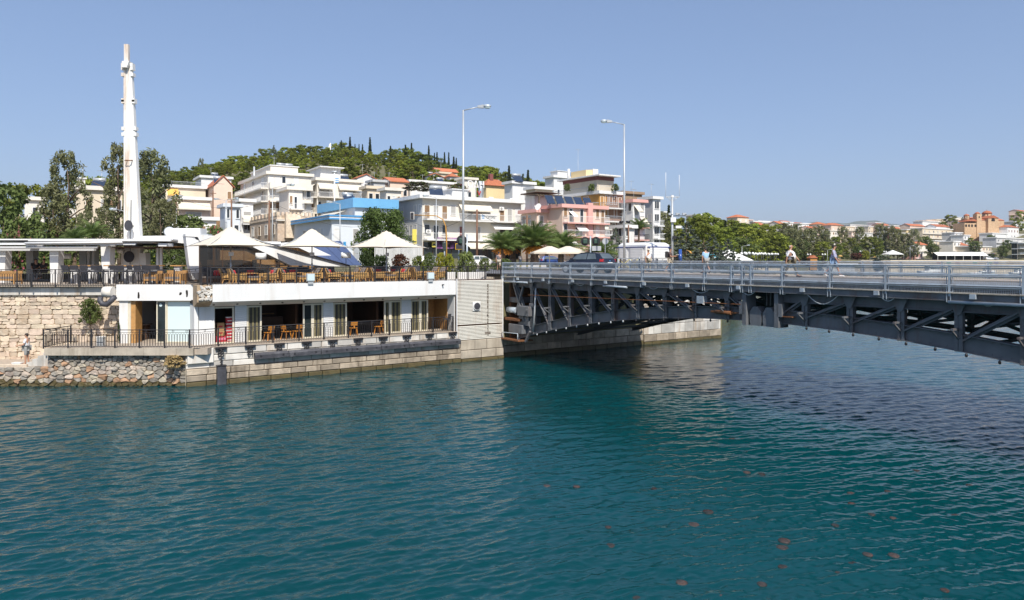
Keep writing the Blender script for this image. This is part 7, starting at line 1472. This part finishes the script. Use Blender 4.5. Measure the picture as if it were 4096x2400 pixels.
# orange and maroon tower
b = building('tall orange and maroon apartment tower with glass balconies', 2200, 2398, 2488, 128, 768, offw, ['B:N.w.N', 'B:.D.w.', 'B:AAD.', 'B:.D.w', ':oo.'], ['B:..G.w.', ':......', ':......', ':......', ':......'], slabm=white, railm=galv, bal=1.5); L, D, zt = dims(b)
part('ochre_wall', ochre, b, -.03, L * .3, -.03, .02, 0, zt - .4); part('ochre_wall', ochre, b, -.05, -.0, 0, D * .35, 3, zt - .4); part('maroon_wall', mat('brown_plaster', (.25, .14, .09), .75), b, L * .3, L + .02, -.025, .02, 0, zt - .4)
p = part('penthouse', cream, b, L * .02, L * .75, D * .05, D * .72, zt, zt + 3.0); part('maroon_band', maroon, p, L * .02 - .03, L * .76, D * .05 - .03, D * .73, zt + 2.3, zt + 3.0); part('roof_slab', white, p, -.6, L * .85, -.6, D * .8, zt + 3.0, zt + 3.25); mobj('terrace_railing', rail_mesh(L, galv, False), b, (0, -.2, zt + .2)); mobj('terrace_railing', rail_mesh(D, galv, False), b, (-.2, 0, zt + .2), (0, 0, R(90))); part('stair_house', yellow, b, L * .1, L * .4, D * .3, D * .6, zt + 3.25, zt + 4.6); part('stair_house', white, b, L * .42, L * .65, D * .3, D * .6, zt + 3.25, zt + 4.9); mobj('chimney', MB().tube([(0, D * .6, zt + 3), (0, D * .6, zt + 5.2)], .25, 8).mesh('chimney', white), b); aerial('tall aerial on the orange tower', b, .2, .5, 9.0)
for fx, nm_ in ((.1, 'left'), (.5, 'middle'), (.9, 'right')): bush('leafy balcony plants on the orange tower terrace, ' + nm_, 2230 + 120 * fx * 2, 2262 + 120 * fx * 2, 735, 129, lgrn, b.location.z + zt + .2, 95 + int(fx * 10))
# white blocks on the right
b = building('white apartment block with small pink balconies and cream awnings', 2490, 2532, 2580, 128, 802, white, [':A.', 'B:.A', 'B:w.', 'B:.A', ':oo'], [':..', ':..', ':..', ':..', ':..'], slabm=pinkw, railm=dgrey)
b = building('tall blank grey sided block at the right end of the houses', 2560, 2612, 2625, 136, 790, white, [':w', 'B:w', 'B:w', 'B:w', ':.'], [':..', ':..', ':..', ':..', ':..'], slabm=white); L, D, zt = dims(b); part('grey_end_wall', greyw, b, -.05, 0, 0, D, 0, zt - .35)
b = building('unfinished brown concrete storey behind the grey sided block', 2470, 2490, 2568, 150, 768, mat('bare_brick', (.33, .22, .14), .9, .2, 2), [':w.ww', ':....', ':....', ':....'], [':.', ':.', ':.', ':.'])
b = building('neoclassical white house below the pink balconies', 2486, 2500, 2535, 112, 905, white, [':w.', ':w.', ':..'], [':w', ':.', ':.'], name='house', cat='house')
b = building('low shop row behind the palms', 2420, 2425, 2500, 118, 1000, cream, [':oooo'], [':.'], name='shop', cat='shop', D=6)
# roof clutter on the town houses
rc = random.Random(4)
for o in [x for x in bpy.data.objects if 'dims' in x.keys() and x.parent is None]:
    L, D, zt = dims(o)
    if rc.random() < .6: aerial('thin tv aerial on the ' + o['label'].split(' with ')[0].split(' below ')[0][:44].rsplit(' ', 1)[0], o, rc.uniform(.2, .8), rc.uniform(.3, .7), rc.uniform(1.8, 3.6))
    if rc.random() < .3 and L > 5: heater('small solar heater on the ' + o['label'].split(' with ')[0].split(' below ')[0][:44].rsplit(' ', 1)[0], o, rc.uniform(.3, .7), .5, 0, rc.uniform(-.4, .4), .9)
# far town across the bay
rg = random.Random(9)
def rf(n, w=4, p='ws.bg.'): return [('B:' if rg.random() < .55 else ':') + ''.join(rg.choice(p) for _ in range(w)) for _ in range(n)]
far = [('brown hotel with projecting floors and a red roof above the pines', 2935, 2950, 2995, 420, 868, cream, 4, 'hip'), ('small white house with a red roof left of the hotel', 2860, 2866, 2880, 400, 872, white, 2, 'flat'), ('white house above the pines by the camera pole', 2648, 2655, 2672, 260, 848, white, 2, 'flat'), ('low white house between the pines', 2790, 2796, 2815, 330, 858, offw, 2, 'flat'), ('long white apartments right of the hotel', 3000, 3012, 3078, 430, 885, offw, 3, 'flat'), ('white apartments with a blue awning right of the long ones', 3078, 3085, 3112, 430, 890, white, 3, 'flat'), ('red roofed white house right of the hotel', 3035, 3042, 3062, 400, 900, white, 2, 'gable'), ('white cube house above the tree belt', 3110, 3118, 3140, 420, 895, offw, 3, 'gable'), ('white flat block above the eucalyptus trees', 3200, 3212, 3262, 520, 893, white, 3, 'flat'), ('cream house with a red roof above the eucalyptus trees', 3266, 3276, 3308, 510, 896, cream, 3, 'hip'), ('low white block left of the cream red roofed house', 3180, 3190, 3225, 470, 905, white, 2, 'flat'), ('big beige house with two red roofs above the tree belt', 3308, 3325, 3375, 500, 900, peach, 3, 'hip'), ('wide pale block below the blue mountain', 3388, 3400, 3468, 540, 898, white, 3, 'flat'), ('beige tower block right of the mountain', 3468, 3474, 3492, 500, 905, cream, 4, 'flat'), ('brick coloured villa with a turret', 3494, 3520, 3560, 520, 900, peach, 3, 'gable'), ('white block with red band right of the villa', 3492, 3500, 3530, 540, 890, white, 2, 'flat'), ('pale block right of the brick villa', 3560, 3568, 3618, 520, 902, offw, 3, 'flat'), ('red shed roofed house below the pale block', 3580, 3588, 3610, 460, 915, maroon, 2, 'gable'), ('long white school with small windows left of the church', 3655, 3690, 3800, 500, 884, white, 2, 'flat'), ('white building behind the firs left of the church', 3810, 3822, 3868, 520, 868, offw, 2, 'flat'), ('orange roofed row below the school', 3628, 3640, 3700, 445, 902, peach, 2, 'gable'), ('pink house below the school', 3680, 3690, 3735, 430, 912, pinkw, 2, 'flat'), ('beige retaining house behind the eucalyptus end', 3595, 3605, 3640, 400, 932, cream, 2, 'flat'), ('yellow awninged house below the orange roofs', 3618, 3626, 3672, 420, 918, yellow, 2, 'flat'), ('large cream two storey house with a row of dark windows', 3675, 3690, 3810, 385, 912, cream, 4, 'flat'), ('white gabled front behind the large cream house', 3735, 3745, 3800, 400, 905, white, 3, 'gable'), ('tall blank grey block beside the large cream house', 3800, 3818, 3850, 380, 930, greyw, 4, 'flat'), ('small white house right of the grey block', 3850, 3854, 3880, 375, 940, white, 3, 'flat'), ('cream villa with a garage behind the dark tree', 3700, 3712, 3778, 345, 962, cream, 3, 'flat'), ('narrow cream house with red roof behind the market awning', 3800, 3812, 3842, 342, 965, offw, 3, 'flat'), ('beige house with red roof edge right of the narrow one', 3838, 3850, 3872, 345, 980, peach, 2, 'gable'), ('pale twin balcony house above the market awning', 3858, 3880, 3965, 338, 985, cream, 2, 'flat'), ('white house with a red roof left of the dark tree', 3664, 3672, 3708, 335, 978, offw, 2, 'gable'), ('terraced white block with dark shop level on the right hill', 3945, 3968, 4120, 390, 932, white, 3, 'flat'), ('upper white block with a red roof on the right hill', 3925, 3950, 4060, 410, 908, offw, 3, 'gable'), ('small red hipped house on the right hill', 4022, 4030, 4075, 400, 908, white, 2, 'hip'), ('white balcony house at the right edge below the church', 4045, 4055, 4110, 440, 886, white, 3, 'flat'), ('bare concrete shell building on the right hill', 3965, 3985, 4105, 365, 950, greyw, 2, 'flat'), ('pale pier house at the eucalyptus foot', 3655, 3662, 3690, 322, 1012, pinkw, 2, 'flat')]
for lb, pl, pc, pr, Y, top_, w_, n_, rf_ in far:
    Yf = FY(pc, Y); L, D = bdims(pl, pc, pr, Yf); Dm = max(8, min(D, 16)); zb0 = min(ground(XX(pc, Yf), Yf), ZZ(top_, Yf) - 3.0 * n_)
    building(lb, pl, pc, pr, Y, top_, w_, rf(n_, max(2, min(7, int(L / 4))), 'wws.bgr'), rf(n_, 2, 'w..s') if D > 7 else [], rf_, D=Dm, base=zb0, gd=1.8, name='house' if n_ < 4 else 'apartment_building', cat='house' if n_ < 4 else 'building', slabm=white if rf_ == 'flat' else None, bal=.9)
b = building('modern glass fronted building at the right edge of the bay', 4052, 4070, 4190, 322, 968, white, ['B:oooo', 'B:oooo', ':oooo'], [':oo', ':oo', ':oo'], slabm=white, railm=galv)
hz_ = random.Random(21)
for i in range(46):
    px = 2950 + 25 * i + hz_.uniform(-8, 8); Y = hz_.uniform(455, 560) if px > 3330 else hz_.uniform(455, 600); Yf = FY(px, Y); w_ = hz_.choice((white, offw, cream, white, peach)); n_ = hz_.choice((2, 3, 3)); zb0 = ground(XX(px, Yf), Yf); top_ = HOR - (zb0 + 3.1 * n_ + .5 - EYE) * F / Yf
    if 3870 < px < 4050: continue
    wd_ = hz_.uniform(26, 52); building('far ' + {'white_plaster': 'white', 'offwhite_plaster': 'off white', 'cream_plaster': 'cream', 'peach_plaster': 'peach'}[w_.name] + (' two storey house' if n_ == 2 else ' three storey house') + ' in the town across the bay', px - wd_ * .3, px, px + wd_, Y, top_, w_, rf(n_, 4, 'wws.bgr'), rf(n_, 2, 'w..s'), hz_.choice(('flat', 'flat', 'flat', 'flat', 'gable')), D=9, base=zb0, name='house', cat='house', group='far houses across the bay', gd=1.4)
# church
cY = 500; zc = ground(XX(3960, cY), cY); brick = mat('church_brick', (.52, .35, .21), .85, .2, 1); t = thing('church', 'brick church with red tiled domes and arched porch on the right hill', 'church', px_frame(3900, cY, zc), R(12)); xc = lambda px: (XX(px, cY) - t.location.x); zc_ = lambda py: ZZ(py, cY) - zc
part('nave', brick, t, xc(3905), xc(4040), 0, 14, -3, zc_(880)); part('transept', brick, t, xc(3952), xc(4000), -2, 12, -3, zc_(872)); part('porch', brick, t, xc(3845), xc(3905), -1, 9, -3, zc_(893))
def groof(x0, x1, y0, y1, z, h, nm='roof'): mb = MB(); mb.prism([(x0 - .4, y0 - .4, z), ((x0 + x1) / 2, y0 - .4, z + h), (x1 + .4, y0 - .4, z)], (0, y1 - y0 + .8, 0)); mb.build(nm, tile, t)
groof(xc(3952), xc(4000), -2, 12, zc_(872), 2.0); mb = MB(); mb.prism([(xc(3903), -.4, zc_(880)), (xc(3903), 7, zc_(880) + 2.4), (xc(3903), 14.4, zc_(880))], (xc(4042) - xc(3903), 0, 0)); mb.build('roof', tile, t); groof(xc(3870), xc(3905), -1, 9, zc_(885), 1.4); part('tower', brick, t, xc(3901), xc(3924), -1.4, 2, -3, zc_(856)); mobj('tower_dome', MB().lathe([(1.9, 0), (1.7, .7), (.9, 1.3), (0, 1.5)], 10).mesh('tower_dome', tile), t, ((xc(3901) + xc(3924)) / 2, .3, zc_(856)))
for px, r, zb1, zt1 in ((3986, 3.0, 872, 852), (3941, 1.5, 872, 858), (3888, 1.8, 876, 862)):
    d = mobj('dome_drum', MB().lathe([(r, zc_(zb1) - 1), (r, zc_(zt1))], 12).mesh('dome_drum', brick), t, (xc(px), 5, 0)); mobj('dome', MB().lathe([(r * 1.12, 0), (r * .98, r * .3), (r * .6, r * .62), (.1, r * .78)], 14).mesh('dome', tile), d, (0, 0, zc_(zt1))); part('cross', alu, d, -.06, .06, -.06, .06, zc_(zt1) + r * .75, zc_(zt1) + r * .75 + 1.4)
    for k in range(8): a = R(45 * k + 10); mobj('window', box_mesh('window', glass, -.22, .22, -.04, .04, 0, 1.3), d, (r * math.cos(a), r * math.sin(a), zc_(zt1) - 1.7), (0, 0, a + R(90)))
def arch(px, w, py, h, y): mb = MB(); pts = [(-w, 0, 0), (w, 0, 0)] + [(w * math.cos(R(a)), 0, h + w * math.sin(R(a))) for a in range(0, 181, 30)]; mb.prism(pts, (0, .1, 0)); mobj('arch', mb.mesh('arch', dark), t, (xc(px), y, zc_(py)))
for px in (3852, 3866, 3880, 3896): arch(px, .75, 908, 1.1, -1.09)
arch(3975, 1.5, 885, 1.0, -2.09); arch(3884, 1.0, 889, .5, -1.09); arch(3912, .5, 872, .8, -1.49)
# market awning, promenade details, boats
t = thing('market_awning', 'long white awning roof over the seafront tables across the bay', 'awning', px_frame(3742, 395, 6.4)); w = XX(3945, 395) - t.location.x
for k in range(6): mb = MB(); a, b_ = w * k / 6 + .05, w * (k + 1) / 6 - .05; mb.hexa([(a, -2, 2.6), (b_, -2, 2.6), (b_, 2.5, 4.6), (a, 2.5, 4.6), (a, -2, 2.7), (b_, -2, 2.7), (b_, 2.5, 4.7), (a, 2.5, 4.7)]); mb.build('awning_panel', awnw, t); part('post', awnw, t, a, a + .15, -2, -1.85, 0, 2.6)
part('back_wall', dark, t, 0, w, 2.6, 2.8, 0, 4.3)
for i, (px, m_, Y, nm_) in enumerate(((3955, wcar, 318, 'white van beside the market awning'), (3985, silver, 319, 'grey car right of the white van'), (3970, winered, 335, 'dark red car on the sloping road'))): car(nm_, px_frame(px, Y * 1.25, gz(px, Y * 1.25) + .05), R(8 + 30 * i), m_, 1.15 if i else 1.35, False)
sr = mat('sloping_road', (.40, .36, .31), .9); mb = MB(); ptsr = [(3955, 410), (3945, 431), (3925, 456), (3905, 481), (3885, 500)]; prev = None
for px, Y in ptsr:
    z = gz(px, Y) + .35; a = mb.addv([(XX(px - 22, Y), Y, z), (XX(px + 16, Y), Y, z)])
    if prev is not None: mb.face([prev, prev + 1, a + 1, a])
    prev = a
tag(mb.build('sloping_road', sr), kind='structure')
sq = thing('sea_wall', 'pale sea wall with faint painted scribbles across the bay', 'wall', (0, 0, 0)); scr = [mat('graffiti_a', (.20, .40, .28), .8), mat('graffiti_b', (.35, .30, .45), .8), mat('graffiti_c', (.55, .35, .30), .8)]
pv = [(px, shore(px) - .6) for px in range(2960, 4400, 60)]
for (p0, y0), (p1, y1_) in zip(pv, pv[1:]):
    a, b_ = Vector((XX(p0, y0), y0, 0)), Vector((XX(p1, y1_), y1_, 0)); mobj('wall', MB().bar(a + Vector((0, 0, 2.2 if p0 > 3400 else .6)), b_ + Vector((0, 0, 2.2 if p0 > 3400 else .6)), .8, 8.7 if p0 > 3400 else 3.4).mesh('wall', cream if p0 > 3540 else conc), sq)
for px in (3755, 3795, 3830, 3900, 3960, 3985):
    Y = shore(px) - 1.05; part('scribble', scr[px % 3], sq, XX(px - 9, Y), XX(px + 9, Y), Y - .05, Y, 4.4, 5.6)
for i, (px, Y) in enumerate(((2968, 205), (3310, 292), (3480, 296), (3640, 300))): street_lamp('pole lamp across the bay, %s from the left' % ords[i], px, Y, 2.4, (985, 1000, 995, 985)[i], 1, 1.4, group='pole lamps across the bay')
gl = thing('globe_lamp', 'twin globe lamp on a slim black post along the promenade', 'street lamp', (0, 0, 0), 0, 'globe lamps on the promenade'); mobj('post', MB().tube([(0, 0, 0), (0, 0, 4.6)], .09, 6).mesh('post', iron), gl); part('arm', iron, gl, -.55, .55, -.03, .03, 4.3, 4.38)
gm = MB().ell((0, 0, 0), .38, 8, 6).mesh('globe', globe)
for x in (-.55, .55): mobj('globe', gm, gl, (x, 0, 4.65))
for i, (px, py) in enumerate(((2975, 1016), (2988, 1013), (3003, 1014), (3022, 1017), (3030, 1015), (3046, 1016), (3053, 1014), (3070, 1017), (3080, 1016), (3096, 1016), (3105, 1017), (3236, 1018), (3295, 1018), (3445, 1018), (3540, 1018))):
    Y = min(shore(px) + 12, 292) if px < 3330 else shore(px) + 8; loc = px_frame(px, Y, max(gz(px, Y), ZZ(py, Y) - 4.65))
    lb_ = 'twin globe lamp on a slim black post on the promenade, ' + ORD[i] + ' from the left'
    if i == 0: gl.location = loc; gl['label'] = lb_
    else: dup(gl, loc, 0, lb_)
hull_m = mat('boat_white', (.72, .72, .70), .35, .05, 2); hull_b = mat('boat_blue', (.10, .25, .45), .4)
def boat(label, px, Y, L, rz, cabin=True, hm=hull_m, group='boats moored in the bay'):
    t = thing('boat', label, 'boat', px_frame(px, Y, 0), rz, group); mb = MB(); mb.smooth = True; n = 7; rr = []
    for i in range(n + 1):
        s = i / n; x = -L / 2 + L * s; w = L * .17 * math.sin(math.pi * min(1, .32 + .68 * s) ) ** .7 if s < .999 else .02; h = L * .10 * (1 + .5 * s * s); rr.append(mb.addv([(x, -w, h), (x, -w * .7, 0), (x, 0, -.15), (x, w * .7, 0), (x, w, h)]))
    for a, b_ in zip(rr, rr[1:]):
        for k in range(4): mb.face([a + k, b_ + k, b_ + k + 1, a + k + 1])
        mb.face([a + 4, b_ + 4, b_, a])
    mb.face([rr[0] + k for k in range(5)]); mobj('hull', mb.mesh('hull', hm), t)
    if cabin: p = part('cabin', hull_m, t, -L * .22, L * .18, -L * .11, L * .11, L * .1, L * .27); part('window', glass, p, -L * .18, L * .185, -L * .112, L * .112, L * .18, L * .23); part('roof', hull_m, p, -L * .3, L * .22, -L * .13, L * .13, L * .27, L * .29)
    else: part('bench', wood, t, -L * .1, L * .02, -L * .13, L * .13, L * .1, L * .12)
    for k in (-1, 1): mobj('fender', MB().ell((L * .1 * k, -L * .17, L * .06), (.12, .12, .2), 6, 5).mesh('fender', red), t)
boat('white cabin motorboat with orange fenders behind the bridge railing', 3730, 335, 14, R(12)); boat('small white open boat right of the cabin motorboat', 3900, 330, 6, R(-8), False); boat('white boat with a dark cabin at the right edge', 4078, 325, 9.5, R(10)); boat('low white fishing boat behind the lilac shirted man', 3495, 328, 8, R(5), False); boat('blue hulled rowing boat at the pontoon', 3420, 330, 6, R(0), False, hull_b); boat('white launch moored by the sea wall', 3950, 365, 8, R(0)); boat('small white boat near the khaki clad man', 3195, 235, 5.5, R(20), False); boat('small blue boat by the ramp', 3060, 185, 4.5, R(30), False, hull_b)
t = thing('pontoon', 'dark floating pontoon with tyres in the bay', 'pontoon', px_frame(3400, 338, 0)); part('deck', woodd, t, -12, 28, -1, 1, .1, .55)
for k in range(8): mobj('tyre', MB().tube([(.32 * math.cos(a), 0, .32 * math.sin(a)) for a in [2 * math.pi * q_ / 10 for q_ in range(11)]], .1, 6, False).mesh('tyre', black), t, (-10 + k * 4.6, -1.1, .3))
# beach parasols and huts across the bay, cafe tents near the spruces
for i, (px, py, Y, m_, nm_) in enumerate(((3360, 1050, 288, mat('orange_canvas', (.68, .38, .10), .8), 'orange beach parasol, left'), (3500, 1046, 288, MATS['orange_canvas'], 'orange beach parasol, middle'), (3552, 1046, 288, MATS['orange_canvas'], 'orange beach parasol, right'), (2855, 1015, 118, mat('cyan_canvas', (.10, .45, .55), .8), 'turquoise parasol under the spruces'), (2790, 1000, 115, MATS['orange_canvas'], 'orange parasol under the spruces, right'), (2745, 1000, 115, MATS['orange_canvas'], 'orange parasol under the spruces, left'))):
    Y = FY(px, Y); zg = gz(px, Y); t = thing('parasol', nm_, 'umbrella', px_frame(px, Y, zg)); h = max(2.0, ZZ(py, Y) - zg); mobj('canopy', MB().lathe([(1.5, h - .6), (.75, h - .2), (.05, h)], 10).mesh('canopy', m_), t); mobj('pole', MB().tube([(0, 0, 0), (0, 0, h)], .04, 5).mesh('pole', awnw), t)
t = thing('folded_umbrella', 'folded bright blue umbrella beside the camera pole', 'umbrella', px_frame(2721, 75, 5.76)); mobj('canopy', MB().lathe([(.05, .5), (.2, .8), (.16, 2.0), (.03, ZZ(1008, 75) - 5.76)], 8).mesh('canopy', bcar), t); mobj('pole', MB().tube([(0, 0, 0), (0, 0, .6)], .04, 5).mesh('pole', alu), t)
for px, Y, w, h, nm_ in ((2915, 120, 3.2, 2.6, 'grey peaked tent right of the spruces'), (3570, 300, 4, 3.2, 'grey peaked kiosk tent at the eucalyptus foot'), (2885, 122, 1.5, 1.9, 'white awning tent behind the man in sky blue')):
    Y = FY(px, Y); t = thing('tent', nm_, 'tent', px_frame(px, Y, gz(px, Y))); mobj('canopy', MB().hexa([(-w, -w, h), (w, -w, h), (w, w, h), (-w, w, h), (-.2, -.2, h * 1.7), (.2, -.2, h * 1.7), (.2, .2, h * 1.7), (-.2, .2, h * 1.7)]).mesh('canopy', awnw), t)
    for x in (-w + .1, w - .1):
        for y in (-w + .1, w - .1): mobj('pole', MB().tube([(x, y, 0), (x, y, h)], .05, 5).mesh('pole', alu), t)
t = thing('beach_hut', 'low beige seaside building with a blue roof left of the strolling man', 'hut', px_frame(3030, 228, 2.4)); part('wall', cream, t, -9, 12, 0, 5, -1, 2.0); part('roof', mat('blue_grey_roof', (.2, .26, .36), .7), t, -3, 13, -.4, 5.4, 2.0, 2.5)
t = thing('beach_hut', 'long white roofed beach bar below the eucalyptus trees', 'hut', px_frame(3270, 300, 2.4)); part('wall', greyw, t, -12, 16, 0, 5, -1, 2.4); part('roof', awnw, t, -13, 17, -1, 5.4, 2.4, 2.8)
t = thing('kiosk', 'small orange kiosk with red roof among the eucalyptus trees', 'kiosk', px_frame(3255, 292, 2.4)); part('wall', mat('orange_plaster', (.5, .24, .06), .8), t, -1.4, 1.4, 0, 3, 0, 5); groofm = MB(); groofm.prism([(-1.7, -.4, 5), (0, -.4, 6.2), (1.7, -.4, 5)], (0, 3.8, 0)); groofm.build('roof', tile, t)
# ---------------------------------------------------------------- air between the town and the far mountains
hz = part('haze', None, None, -9300, 9300, -400, 12500, -3.6, 480); hz.data.materials.clear(); hm = bpy.data.materials.new('haze_air'); hm.use_nodes = True; hm.node_tree.nodes.clear()
vo = hm.node_tree.nodes.new('ShaderNodeVolumePrincipled'); vo.inputs['Color'].default_value = (.80, .88, 1, 1); vo.inputs['Density'].default_value = .00008; vo.inputs['Anisotropy'].default_value = .2
oo = hm.node_tree.nodes.new('ShaderNodeOutputMaterial'); hm.node_tree.links.new(vo.outputs[0], oo.inputs['Volume']); hz.data.materials.append(hm); tag(hz, None, None, None, 'stuff')
# look-alikes that still share a label are told apart by their order from the left
seen = {}
for o in bpy.data.objects:
    if o.parent is None and 'label' in o.keys() and 'category' in o.keys(): seen.setdefault(o['label'], []).append(o)
for lb, os_ in seen.items():
    if len(os_) > 1:
        for i, o in enumerate(sorted(os_, key=lambda q_: q_.location.x / max(q_.location.y, 1))): o['label'] = lb + ', ' + ORD[i] + ' from left'
